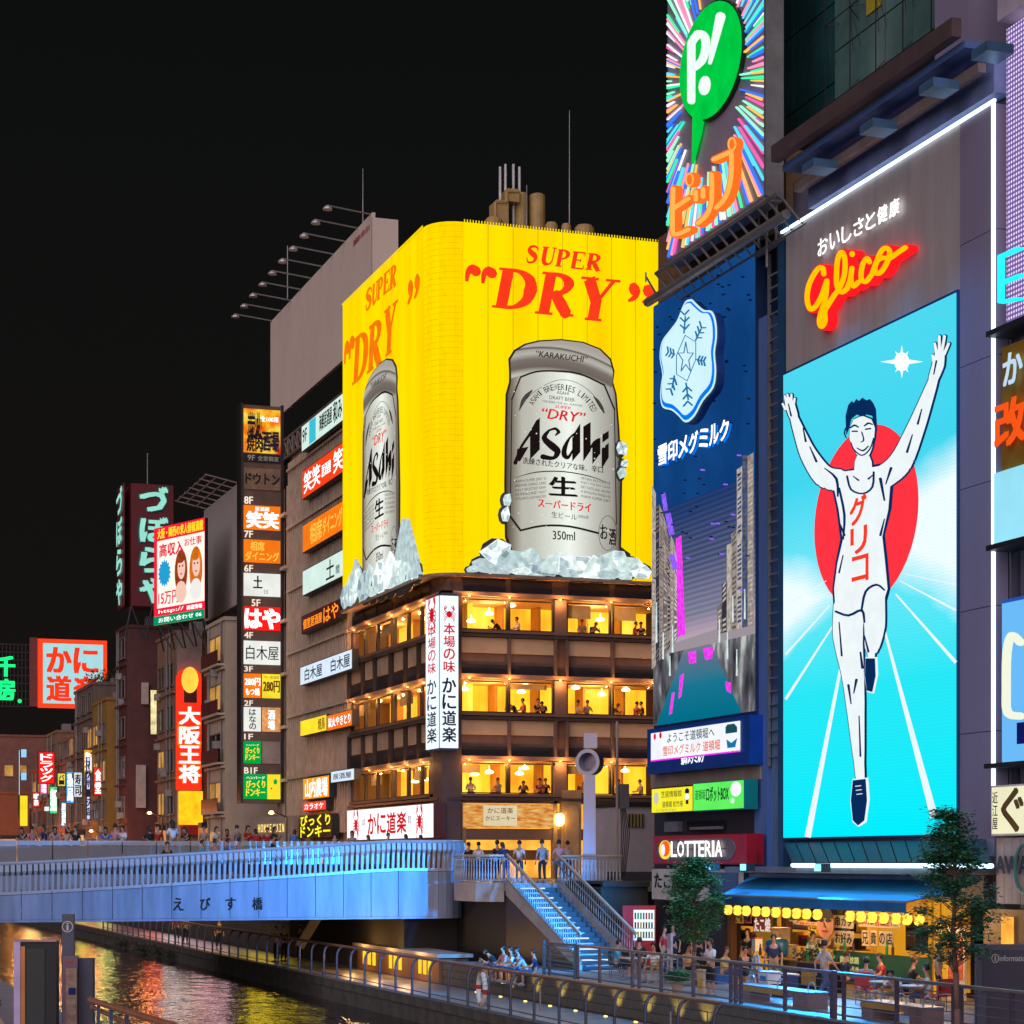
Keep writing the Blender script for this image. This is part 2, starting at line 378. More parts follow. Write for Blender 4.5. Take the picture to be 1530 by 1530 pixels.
# slabs, bands and core
core = MB()
core.box(XK+5.2, u1k+3, YK+5.2, ye, 3, 18)                                   # lift core behind the rooms
core.build('core_wall', WALLB, kani)
for z in cor:
    MB().fb(KA, XK-.25, u1k, z-.02, z+.16, -.3, .25).fb(KB, -ye, -YK+.25, z-.02, z+.16, -.3, .25).build('cornice', LEDGE, kani)
for i, (a, b) in enumerate(zw):                                              # window band + wall below it
    top = cor[i]-.02; lo = a-.02
    MB().fb(KA, XK, u1k, lo-.14, lo, -.3, .2).fb(KB, -ye, -YK-.0, lo-.14, lo, -.3, .2).build('window_ledge', WALLB, kani)
    MB().fb(KA, XK, u1k, lo-.34, lo-.2, -.3, .32).fb(KB, -ye, -YK-.32, lo-.34, lo-.2, -.3, .32).build('ledge_rail', M('ledge_rail_grey', (.1,.07,.065), .45, .3), kani)
    # floor slab of the lit room
    MB().box(XK+.3, u1k, YK+.3, YK+5, lo-.3, lo-.1).box(XK+.3, XK+5, YK+5, ye-.3, lo-.3, lo-.1).box(XK+.3, u1k, YK+.3, YK+5, b+.1, b+.2).box(XK+.3, XK+5, YK+5, ye-.3, b+.1, b+.2).build('floor_slab', BEIGE, kani)
    rb = MB().fb(FY(YK+4.2), XK+.4, u1k, a-.2, b+.1, 0, .1).fb(FX(XK+2.2), -ye+.4, -YK-2.4, a-.2, b+.1, 0, .1).build('room_back_wall', ROOM, kani)
    # room partitions seen through the panes
    pt = MB()
    for k in range(5):
        x = XK+1.6+k*2.3+random.uniform(-.4, .4); pt.box(x, x+.12, YK+2.9, YK+4.1, a-.1, b+.1)
    for k in range(3):
        y = YK+5+k*5+random.uniform(-.5, .5); pt.box(XK+1.5, XK+2.1, y, y+.12, a-.1, b+.1)
    for x, y in ((XK+3, YK+2), (XK+8.5, YK+2), (XK+1.2, YK+7), (XK+1.2, YK+13)):
        ld = bpy.data.lights.new('dining_room_lamp', 'POINT'); ld.energy = 150; ld.color = (1, .55, .16); ld.shadow_soft_size = .5
        lo_ = bpy.data.objects.new('dining_room_lamp', ld); C.objects.link(lo_); lo_.location = (x, y, b-.35); lo_.parent = kani; lo_.location -= OFF[kani.name]
    pt.build('room_partition', M('room_wood', (.42, .2, .06), .6), kani)
# lower wall faces between window ledge and the cornice of the floor below
pxA = [(689,757),(761,826),(847,911),(916,978)]
pxB = [(526.5,546),(546.8,564),(564.8,586),(590,610),(610.8,630),(630.8,643)]
for i in (1, 2):
    zt = zw[i][0]-.36; zb = cor[i-1]+.16
    MB().fb(KA, XK, u1k, zb, zt, -.3, -.02).fb(KB, -ye, -YK, zb, zt, -.3, -.02).build('spandrel_wall', WALLB, kani)
    for a, b in pxA:
        ua, ub = KA.u(a), KA.u(b)
        p = MB().fb(KA, ua, ub, zb+1.05, zt-.03, -.01, .08).build('beige_panel', BEIGE, kani)
        MB().fb(KA, ua, ub, zb+.03, zb+.48, -.01, .06).build('louvre', LOUV, kani)
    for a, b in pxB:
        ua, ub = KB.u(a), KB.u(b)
        MB().fb(KB, ua+.12, ub-.12, zb+.8, zt-.05, -.01, .08).build('beige_panel', M('shade_tinted_beige', (.42,.3,.2), .7), kani)  # darker copy of the front beige: shade is put into the colour
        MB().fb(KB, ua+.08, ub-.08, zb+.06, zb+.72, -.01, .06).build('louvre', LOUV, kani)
    for q in (759, 828, 845, 913.5):
        u = KA.u(q); MB().fb(KA, u-.06, u+.06, zb, zt, .0, .28).build('post', WALLB, kani)
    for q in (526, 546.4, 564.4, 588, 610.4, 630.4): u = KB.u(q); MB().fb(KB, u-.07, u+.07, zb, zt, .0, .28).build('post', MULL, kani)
# top louvre band under the yellow sign
MB().fb(KA, XK, u1k, 17.12, 17.95, -.3, -.05).fb(KB, -ye, -YK, 17.12, 17.95, -.3, -.05).build('attic_wall', WALLB, kani)
for a, b in pxA: MB().fb(KA, KA.u(a)+.1, KA.u(b)-.05, 17.2, 17.75, -.04, .04).build('louvre', LOUV, kani)
for a, b in pxB: MB().fb(KB, KB.u(a)+.1, KB.u(b)-.05, 17.2, 17.75, -.04, .04).build('louvre', LOUV, kani)
# windows: frame + panes
for i, (za, zb) in enumerate(zw):
    for a, b in pxA:
        ua, ub = KA.u(a), KA.u(b)
        fr = MB().fb(KA, ua-.06, ua+.04, za, zb, -.1, .06).fb(KA, ub-.04, ub+.06, za, zb, -.1, .06).fb(KA, ua+.04, ub-.04, zb-.06, zb, -.1, .05).fb(KA, ua+.04, ub-.04, za, za+.05, -.1, .05).build('window_frame', MULL, kani)
        MB().fb(KA, ua+.04, ub-.04, za+.05, zb-.06, -.05, -.03).build('pane', GLASS, fr)
    for a, b in pxB:
        ua, ub = KB.u(a), KB.u(b)
        fr = MB().fb(KB, ua-.03, ua+.09, za, zb, -.1, .06).fb(KB, ub-.09, ub+.03, za, zb, -.1, .06).fb(KB, ua+.09, ub-.09, zb-.06, zb, -.1, .05).fb(KB, ua+.09, ub-.09, za, za+.05, -.1, .05).build('window_frame', MULL, kani)
        MB().fb(KB, ua+.09, ub-.09, za+.05, zb-.06, -.05, -.03).build('pane', GLASS, fr)
    for j_ in ((0, 2), (1,), (2, 3))[i]:                                # a few paper blinds half drawn behind the panes
        ua, ub = KA.u(pxA[j_][0]), KA.u(pxA[j_][1]); MB().fb(KA, ua+.08, ua+(ub-ua)*(.45, .9, .6)[i], zb-(.5, .35, .75)[i], zb-.09, -.3, -.27).build('paper_blind', M('blind_paper', (.7,.5,.25), .8), kani)
    for j_ in ((1, 4), (0, 3), (2, 5))[i]:
        ua, ub = KB.u(pxB[j_][0]), KB.u(pxB[j_][1]); MB().fb(KB, ua+.1, ub-.1, zb-.7, zb-.09, -.3, -.27).build('paper_blind', MATS['blind_paper'], kani)
    # solid pier between the two window pairs, corner pier
    MB().fb(KA, KA.u(827.5), KA.u(845.5), za-.2, zb+.1, -.3, .12).build('pier', WALLB, kani)
    MB().fb(KB, -ye, -ye+.5, za-.1, zb+.1, -.3, .02).build('pier', WALLB, kani)
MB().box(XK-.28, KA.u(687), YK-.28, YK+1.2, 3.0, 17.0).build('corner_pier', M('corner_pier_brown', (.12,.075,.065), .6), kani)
MB().box(KB.P(0,0).x-.2, XK+.3, YK+1.25, YK+2.0, 3.0, 8.85).build('pier', WALLB, kani)
# small lamps added under each cornice to wash the facade with warm fill
ev = None
for i, (za, zb) in enumerate(zw):
    for (x, y) in [(KA.u(q), YK-.12) for q in (700, 760, 836, 912, 975)]+[(XK-.12, -KB.u(q)) for q in (532, 555, 588, 612, 636)]:
        z = cor[i]-.07; o_ = None
        if ev is None: ev = MB().lathe((x, y, z), [(.05,0),(.05,.04)], 8).build('eave_fill_lamp', E('eave_fill_glow', (1,.6,.2), 6, 0, light=False), kani); e0_ = Vector((x,y,z))
        else: c = ev.copy(); C.objects.link(c); c.parent = kani; c.location = ev.location+Vector((x,y,z))-e0_
        ld = bpy.data.lights.new('eave_fill_light', 'POINT'); ld.energy = 48; ld.color = (1, .47, .13); ld.shadow_soft_size = .05
        lo_ = bpy.data.objects.new('eave_fill_light', ld); C.objects.link(lo_); lo_.location = (x-(.35 if x < XK else 0), y-(.35 if y < YK else 0), z-.15)
# pendants inside (lit lamps)
pd = None
def pend(x, y, z):
    global pd
    if pd is None:
        pd = MB().lathe((x, y, z), [(.02, .34), (.03, .16), (.2, .06), (.24, 0), (.2, -.05), (.05, -.08)], 12).build('pendant_lamp', LAMPE, kani); pend.o = Vector((x, y, z))
    else: c = pd.copy(); C.objects.link(c); c.location = pd.location+Vector((x, y, z))-pend.o; c.parent = kani
for px, py in ((704,928),(731,917),(764,905),(867,911),(897,926),(933,914),(785,1021+4),(779,1034),(860,1028),(899,1038),(935,1031),(694,1030),(709,1157),(731,1154),(776,1156),(784,1148),(860,1150),(934,1152)):
    p = onY(px, py, YK+2.0); pend(*p)
for px, py in ((569,943),(587,937),(630,919),(637,925),(620,1168),(636,1165),(600,1042),(612,1036)):
    p = onX(px, py, XK+1.6); pend(*p)
# ground floor of the block: lit shopfront with red and gold banners
SHOP = E('shop_interior', (1, .42, .05), 1.2, .35, 1.3)  # shop lamplight put into the surface as emission
MB().fb(FY(YK+2.6), XK+.6, u1k, 3.0, 6.8, 0, .1).build('shop_back_wall', SHOP, kani)
MB().fb(KA, KA.u(690), u1k, 6.72, 6.86, -.3, .1).fb(KA, KA.u(690), u1k, 4.9, 5.45, -.35, .0).build('shop_lintel', WALLB, kani)
MB().box(XK+.1, u1k, YK+.35, YK+2.6, 5.3, 5.4).build('shop_ceiling', BEIGE, kani)
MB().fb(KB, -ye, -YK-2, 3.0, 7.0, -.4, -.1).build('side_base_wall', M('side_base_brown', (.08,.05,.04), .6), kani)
MB().fb(KA, KA.u(690), KA.u(696), 3.0, 6.7, -.3, .05).build('shop_pier', M('amber_pier', (.42,.24,.12), .6), kani); MB().fb(KA, KA.u(826), KA.u(832), 3.0, 8.6, -.3, .1).build('shop_pier', MATS['amber_pier'], kani); MB().fb(KA, KA.u(838), KA.u(866), 3.0, 7.4, -.2, .25).build('arched_pier', MATS['amber_pier'], kani)
MB().fb(KA, KA.u(700), KA.u(826), 3.9, 4.4, -1.2, -.6).fb(KA, KA.u(700), KA.u(750), 3.0, 3.9, -1.2, -1.0).build('shop_counter', M('shop_wood', (.3,.12,.04), .6), kani)
ban = thing('shop_banner', 'orange photo banner with cream notice above the shopfront left of the arched pier', 'banner', KA.P(KA.u(757), 5.5, .12))
def _food():
    m, t, o = _new('food_print'); uv, x, y = uvnodes(t)
    emitc(t, o, ramp(t, noise(t, uv, 9, 5), [(.3, (.62, .12, .02)), (.5, (.85, .38, .08)), (.7, (.95, .66, .25))]), .85); return m
FOOD = _food()
b0, b1 = KA.u(691), KA.u(825)
MB().fb(KA, b0, b1, 5.5, 6.68, .1, .14).build('banner_sheet', FOOD, ban, uv=(KA, b0, b1, 5.5, 6.68))
bb = MB().fb(KA, KA.u(721), KA.u(771), 5.6, 6.6, .141, .16).build('notice', E('cream_notice', (.95,.8,.5), .8, light=False), ban)
lettering(ban, KA, 'かに道楽', KA.u(727), KA.u(765), 6.2, 6.5, .165, M('sepia_ink', (.3,.08,.02), var=0))
lettering(ban, KA, 'かにスーキー', KA.u(724), KA.u(768), 5.85, 6.08, .165, M('sepia_ink', (.3,.08,.02), var=0))
ban = thing('shop_banner', 'orange photo banner hanging right of the silver ring column', 'banner', KA.P(KA.u(905), 5.5, .12))
MB().fb(KA, KA.u(872), KA.u(921), 5.5, 6.68, .1, .14).build('banner_sheet', FOOD, ban, uv=(KA, KA.u(872), KA.u(921)+3, 5.5, 6.68))
# arched pier relief
MB().prism(KA, [(KA.u(842),3.0),(KA.u(842),6.2)]+[(KA.u(852)+(KA.u(852)-KA.u(842))*cos(a*pi/8), 6.2+.45*sin(a*pi/8)) for a in range(8,-1,-1)]+[(KA.u(862),3.0)], .25, .29).build('arch_relief', M('arch_tan', (.5,.3,.16), .6), kani)
# wall lantern, lit
lan = thing('wall_lantern', 'glowing golden lantern on the pier beside the shopfront', 'lantern', KA.P(KA.u(831), 5.4, .5))
lp = KA.P(KA.u(831), 5.9, .5)
MB().lathe(lp, [(.1,-.3),(.2,-.22),(.24,0),(.2,.25),(.08,.32)], 12).build('lamp_glass', E('lantern_gold', (1,.62,.15), 14, 0), lan)
MB().tube(lp+Vector((0,.5,.35)), lp+Vector((0,0,.33)), .03).build('bracket', DARK, lan)

# corner vertical lightbox with the crab restaurant's name
vs = thing('vertical_sign', 'tall white corner lightbox with red and navy brush lettering and a red crab', 'sign', (XK, YK-.8, 9.3))
FV = FY(YK-1.0); v0, v1 = 9.35, 16.75
ua, ub = FV.u(656), FV.u(685.5)
BLUEGLOW = E('white_blue_box', (.83, .93, 1), 1.15, .03)
yb = YK+1.15
MB().box(ua+.03, ub-.03, YK-.98, yb-.1, v0-.1, v1+.1).build('sign_case', M('sign_case_blue', (.05,.09,.16), .4, .3), vs)
MB().fb(FV, ua+.04, ub-.04, v0, v1, 0, .05).build('light_panel', BLUEGLOW, vs)
FV2 = FX(ua+.02)
MB().fb(FV2, -yb+.05, -YK+.92, v0, v1, 0, .05).build('light_panel', BLUEGLOW, vs)
REDP = E('red_print', (.85, .01, .02), .75, 0, light=False); NAVY = M('navy_print', (.005,.015,.05), .6, var=0)
def crab(mb, fr, cu, cv, s, w):
    """crab emblem: shell, claws and legs as brush strokes"""
    g = lambda pts, ws, sm=3: mb.ribbon(fr, [(cu+x*s, cv+y*s) for x, y in pts], [q*s for q in ws], w, w+.004, smooth=sm)
    mb.prism(fr, [(cu+.26*s*cos(a*pi/8)*(1+.15*cos(a*pi/4)), cv+(.1+.34*sin(a*pi/8))*s) for a in range(16)], w, w+.012)
    for m in (-1, 1):
        g([(m*.2,.3),(m*.42,.42),(m*.5,.62),(m*.42,.82)], [.08,.09,.11,.05]); g([(m*.42,.62),(m*.28,.8),(m*.24,.95)], [.1,.09,.02]); g([(m*.47,.66),(m*.46,.86),(m*.34,1.02)], [.1,.09,.02])
        for k in range(4):
            y = .15-k*.12; g([(m*.22, y),(m*(.5-.03*k), y+.1-.1*k),(m*(.68-.06*k), y-.16-.13*k)], [.07,.055,.02])
    return mb
def vert_art(fr, a, b, wd):
    m = (a+b)/2; h = (b-a)
    crab(MB(), fr, m, v1-.95, h*.55, wd).build('crab_emblem', REDP, vs)
    tx(MB(), fr, '本場の味', a+h*.18, b-h*.18, v1-3.75, v1-1.3, wd+.003, .03, vert=True).build('lettering', REDP, vs)
    tx(MB(), fr, 'かに道楽', a+h*.12, b-h*.12, v0+.25, v1-3.95, wd+.003, .035, vert=True).build('lettering', NAVY, vs)
vert_art(FV, ua+.06, ub-.06, .055); vert_art(FV2, -yb+.1, -YK+.9, .055)

# lower white sign with two crabs on the canal side
F2 = FX(XK-.75); a0, a1, z0, z1 = *[F2.u(519), F2.u(648)], 4.95, 6.72
ks = thing('restaurant_sign', 'wide white lightbox with red brush lettering between two red crabs beside the bridge', 'sign', (XK-.75, -(a0+a1)/2, 5))
lightbox(ks, F2, a0, a1, z0, z1, -.6, 0, E('white_box_warm', (1,.93,.97), 1.25, .03), M('maroon_case', (.12,.03,.03)))
L = a1-a0
for c in (.12, .86): crab(MB(), F2, a0+L*c, z0+.78, .95, .03).build('crab_emblem', REDP, ks)
for i, ch in enumerate('かに道楽'): tx(MB(), F2, ch, a0+L*(.27+i*.115), a0+L*(.37+i*.115), z0+.35, z1-.35, .03, .05).build('lettering', REDP, ks)
tx(MB(), F2, '本家', a0+L*.2, a0+L*.235, z0+.8, z0+1.2, .03).build('lettering', NAVY, ks); tx(MB(), F2, '直営', a0+L*.735, a0+L*.77, z0+.8, z0+1.2, .03).build('lettering', NAVY, ks)

# ================================================================== THE WRAP-ROUND YELLOW SIGN
XS, YS, R = 30.35, 98.2, 1.55
SA, SB = FY(YS), FX(XS)
zb, zt = 17.95, 35.15
ysg = thing('wraparound_billboard', 'huge luminous yellow billboard curving round the corner with red lettering and silver beer cans', 'billboard', (XS+R, YS+R, zb))
def _yel():
    m, t, o = _new('yellow_neon_panel'); tc = t.nodes.new('ShaderNodeTexCoord')
    f = noise(t, tc.outputs['Object'], .5, 2, (1.5, 1.5, .12))
    c = ramp(t, f, [(.3, (1, .60, .0)), (.6, (1, .76, .0))])
    wv = t.nodes.new('ShaderNodeTexWave'); wv.bands_direction = 'Z'; wv.inputs['Scale'].default_value = 2.6; wv.inputs['Distortion'].default_value = .8
    t.links.new(tc.outputs['Object'], wv.inputs['Vector'])
    c2 = mix(t, math2(t, 'MULTIPLY', wv.outputs['Fac'], .14), c, (.75, .5, 0), 'MIX')
    emitc(t, o, c2, 1.06); m.cycles.emission_sampling = 'AUTO'; return m
YEL = _yel(); YELD = E('yellow_corner_tubes', (1, .66, .0), 1.04, .06, 3)
SEAM = M('dull_yellow_seam', (.5, .35, .02), .6)
x1 = SA.u(985.5); xa = XS+R; n = 8
MB().box(xa, x1, YS+.06, YS+.6, zb, zt-.1).box(XS+.06, XS+.6, YS+R, 115.35, zb, zt-.1).build('sign_back', SEAM, ysg)
for i in range(n):
    a = xa+(x1-xa)*i/n; b = xa+(x1-xa)*(i+1)/n; MB().fb(SA, a+.022, b-.022, zb, zt, -.05, 0).build('sign_panel', YEL, ysg)
ya, ybk = YS+R, 115.4; n = 11
for i in range(n):
    a = ya+(ybk-ya)*i/n; b = ya+(ybk-ya)*(i+1)/n; MB().fb(SB, -b+.03, -a-.03, zb, zt, -.05, 0).build('sign_panel', YEL, ysg)
cp = []
for i in range(6):
    m = MB()
    t0 = pi+pi/2*(i+.008)/6; t1 = pi+pi/2*(i+.992)/6; cx, cy = XS+R, YS+R
    p = [(cx+r*cos(t), cy+r*sin(t)) for t in (t0, t1) for r in (R, R-.05)]
    vs = [(p[k][0], p[k][1], z) for z in (zb, zt) for k in (0, 2, 3, 1)]
    m.add(vs, [(0,1,5,4),(1,2,6,5),(2,3,7,6),(3,0,4,7),(4,5,6,7),(3,2,1,0)]).build('sign_panel', YELD if i % 2 else YEL, ysg)
tb = MB()
for i in range(60):
    z = zb+.2+i*.285
    pts = [(XS+R+(R+.03)*cos(pi+pi/2*k/5), YS+R+(R+.03)*sin(pi+pi/2*k/5), z) for k in range(6)]
    tb.path(pts, .012, 3)
tb.build('corner_tubing', E('tube_amber', (1,.58,.0), .85, .2, 3, light=False), ysg, kind='stuff')
m = MB().fb(SA, xa, x1, zb-.14, zb, -.4, .12).fb(SB, -ybk, -ya, zb-.14, zb, -.4, .12)
for i in range(6):
    t0 = pi+pi/2*i/6; t1 = pi+pi/2*(i+1)/6
    p = [(XS+R+r*cos(t), YS+R+r*sin(t)) for t in (t0, t1) for r in (R+.12, R-.4)]
    vs = [(p[k][0], p[k][1], z) for z in (zb-.14, zb) for k in (0, 2, 3, 1)]; m.add(vs, [(0,1,5,4),(1,2,6,5),(2,3,7,6),(3,0,4,7),(4,5,6,7),(3,2,1,0)])
m.build('sign_sill', LEDGE, ysg)
sl = MB()                                                                     # small lamps bristling along the top edge
for i in range(70): u = xa+(x1-xa)*(i+.5)/70; sl.fb(SA, u-.02, u+.02, zt, zt+.12, .0, .05)
for i in range(90): u = -ya-(ybk-ya)*(i+.5)/90; sl.fb(SB, u-.02, u+.02, zt, zt+.12, .0, .05)
sl.build('edge_pins', YEL, ysg, kind='stuff')
# heavy italic serif capitals, drawn as brush strokes in a unit box
SERIF = {
 'D': [([(.2,0),(.2,1)],[.25,.25]), ([(.1,.965),(.5,.95),(.8,.76),(.87,.5),(.8,.24),(.5,.05),(.1,.035)],[.06,.08,.22,.3,.22,.08,.06]), ([(-.04,.975),(.4,.975)],[.05,.05]), ([(-.04,.025),(.4,.025)],[.05,.05])],
 'R': [([(.2,0),(.2,1)],[.25,.25]), ([(.1,.965),(.5,.95),(.74,.76),(.55,.54),(.1,.51)],[.06,.09,.25,.1,.06]), ([(.4,.52),(.62,.27),(.84,.03)],[.2,.25,.22]), ([(-.04,.975),(.3,.975)],[.05,.05]), ([(-.04,.025),(.44,.025)],[.05,.05]), ([(.66,.02),(1.02,.03)],[.05,.05])],
 'Y': [([(.2,.97),(.5,.45)],[.26,.24]), ([(.88,.97),(.53,.45)],[.09,.08]), ([(.5,.5),(.5,0)],[.25,.25]), ([(-.02,.975),(.46,.975)],[.05,.05]), ([(.66,.975),(1.06,.975)],[.05,.05]), ([(.28,.025),(.74,.025)],[.05,.05])],
 'P': [([(.22,0),(.22,1)],[.25,.25]), ([(.1,.965),(.55,.95),(.8,.74),(.58,.5),(.2,.48)],[.06,.09,.26,.09,.06]), ([(0,.975),(.3,.975)],[.05,.05]), ([(0,.025),(.48,.025)],[.05,.05])],
 'U': [([(.22,1),(.22,.32),(.34,.08),(.55,.03)],[.25,.25,.2,.1]), ([(.52,.03),(.74,.12),(.84,.4),(.84,1)],[.1,.09,.07,.07]), ([(0,.975),(.45,.975)],[.05,.05]), ([(.68,.975),(1,.975)],[.05,.05])],
 'S': [([(.86,.7),(.8,.88),(.58,.97),(.3,.93),(.2,.75),(.4,.58),(.68,.44),(.78,.24),(.58,.05),(.26,.04),(.12,.3)],[.04,.08,.1,.14,.22,.26,.26,.2,.12,.08,.03])],
 'E': [([(.22,0),(.22,1)],[.25,.25]), ([(.1,.965),(.9,.965)],[.07,.07]), ([(.2,.51),(.68,.51)],[.06,.06]), ([(.1,.035),(.92,.035)],[.07,.07]), ([(.88,.97),(.9,.75)],[.08,.03]), ([(.9,.03),(.96,.28)],[.08,.03]), ([(.66,.62),(.66,.4)],[.05,.05]), ([(0,.975),(.2,.975)],[.05,.05])],
 '"': [([(.7,.68),(.45,.8),(.2,.62),(.12,.1)],[.5,.46,.26,.14])],
 "'": [([(.42,.75),(.62,.62),(.5,.3),(.1,.08)],[.6,.46,.26,.1])],
}
def serif(mb, fr, ch, u0, u1, v0, v1, w, shear=.22):
    W = u1-u0; H = v1-v0; k = W
    for pts, ws in SERIF[ch]:
        mb.ribbon(fr, pts, [q*1.18 for q in ws], w, w+.03, mp=lambda a, b: (u0+a*W+shear*b*H*.9, v0+b*H), cap=False, smooth=4)
    return mb
NRED = E('red_neon_letter', (1, .045, .012), 1.0, .1, 2, light=False)
NRED2 = E('orange_neon_letter', (1, .2, .004), .95, .1, 2, light=False)
def zpx(fr, px, py): return fr.px(px, py)[1]
def word(s, fr, xs, y0, y1, mat):
    for ch, (a, b, ya_, yb_) in zip(s, xs):
        o = serif(MB(), fr, ch, fr.u(a), fr.u(b), zpx(fr, (a+b)/2, yb_), zpx(fr, (a+b)/2, ya_), .01).build('sign_letter', mat, ysg)
word('SUPER', SA, [(783,803,367,393),(806,827,369,396),(829,849,373,399),(851,872,376,402),(875,896,379,404)], 0, 0, NRED)
word('DRY', SA, [(737,794,402,462),(801,855,408,471),(858,912,415,479)], 0, 0, NRED)
for a, b, c, d in ((694,720,396,423),(718,744,399,426)): serif(MB(), SA, '"', SA.u(a), SA.u(b), zpx(SA,a,d), zpx(SA,a,c), .01, 0).build('sign_letter', NRED, ysg)
for a, b, c, d in ((936,959,423,452),(957,980,426,454)): serif(MB(), SA, "'", SA.u(a), SA.u(b), zpx(SA,a,d), zpx(SA,a,c), .01, 0).build('sign_letter', NRED, ysg)
word('SUPER', SB, [(546,556,432,462),(556,564,424,454),(564,572,416,446),(573,582,407,438),(583,592,398,430)], 0, 0, NRED2)
word('DRY', SB, [(528,548,500,567),(550,570,482,550),(572,590,460,530)], 0, 0, NRED2)
for a, b, c, d in ((515,523,515,548),(522,531,508,541)): serif(MB(), SB, '"', SB.u(a), SB.u(b), zpx(SB,a,d), zpx(SB,a,c), .01, 0).build('sign_letter', NRED2, ysg)
for a, b, c, d in ((609,619,425,458),(619,629,416,449)): serif(MB(), SB, "'", SB.u(a), SB.u(b), zpx(SB,a,d), zpx(SB,a,c), .01, 0).build('sign_letter', NRED2, ysg)

# beer can artwork: traced on the front plane, normalised to the can's box, so both faces carry the same print
CU0, CV1 = SA.px(757, 530)[0], zpx(SA, 840, 511); CU1, CV0 = SA.u(925), zpx(SA, 840, 852)
def nrm(px, py): u, v = SA.px(px, py); return ((u-CU0)/(CU1-CU0), (v-CV0)/(CV1-CV0))
def _can():
    m, t, o = _new('silver_can_print'); uv, x, y = uvnodes(t)
    b = ramp(t, x, [(.0, (.06,.045,.03)), (.05, (.2,.17,.13)), (.13, (.48,.46,.4)), (.22, (.52,.52,.45)), (.42, (.74,.78,.7)), (.55, (.9,.95,.87)), (.78, (.52,.52,.46)), (.93, (.34,.32,.28)), (1, (.08,.06,.05))])
    g = noise(t, uv, 60, 3); b = mix(t, math2(t, 'MULTIPLY', g, .25), b, (.25,.24,.2))
    emitc(t, o, b, 1.1); return m
def _canlid():
    m, t, o = _new('can_shoulder_print'); uv, x, y = uvnodes(t)
    yy = math2(t, 'ADD', y, math2(t, 'MULTIPLY', math2(t, 'POWER', math2(t, 'SUBTRACT', x, .4), 2.0), .22))
    b = ramp(t, yy, [(.86, (.55,.55,.48)), (.885, (.16,.13,.11)), (.92, (.2,.17,.15)), (.945, (.5,.48,.42)), (.962, (.4,.37,.32)), (.968, (.05,.04,.03)), (.975, (.5,.46,.4)), (1, (.42,.38,.33))])
    emitc(t, o, b, .95); return m
CAN, LID = _can(), _canlid()
RIMB = M('brown_outline', (.05, .02, .01), .6, var=0)
CINK = M('can_ink', (.018, .006, .004), .5, var=0); CRED = E('can_red', (.9, .02, .02), .85, 0, light=False)
CLINE = M('can_line', (.03, .028, .025), .5, var=0); CGREY = M('can_grey', (.16,.16,.14), .6, var=0)
canpoly = [nrm(*p) for p in ((762,538),(770,525),(785,516),(805,511),(838,509),(870,513),(895,523),(910,538),(915,556),(913,572),(918,590),(922,640),(926,720),(924,838),(900,856),(840,845),(770,836),(757,800),(756,720),(757,640),(758,590),(763,572),(763,556))]
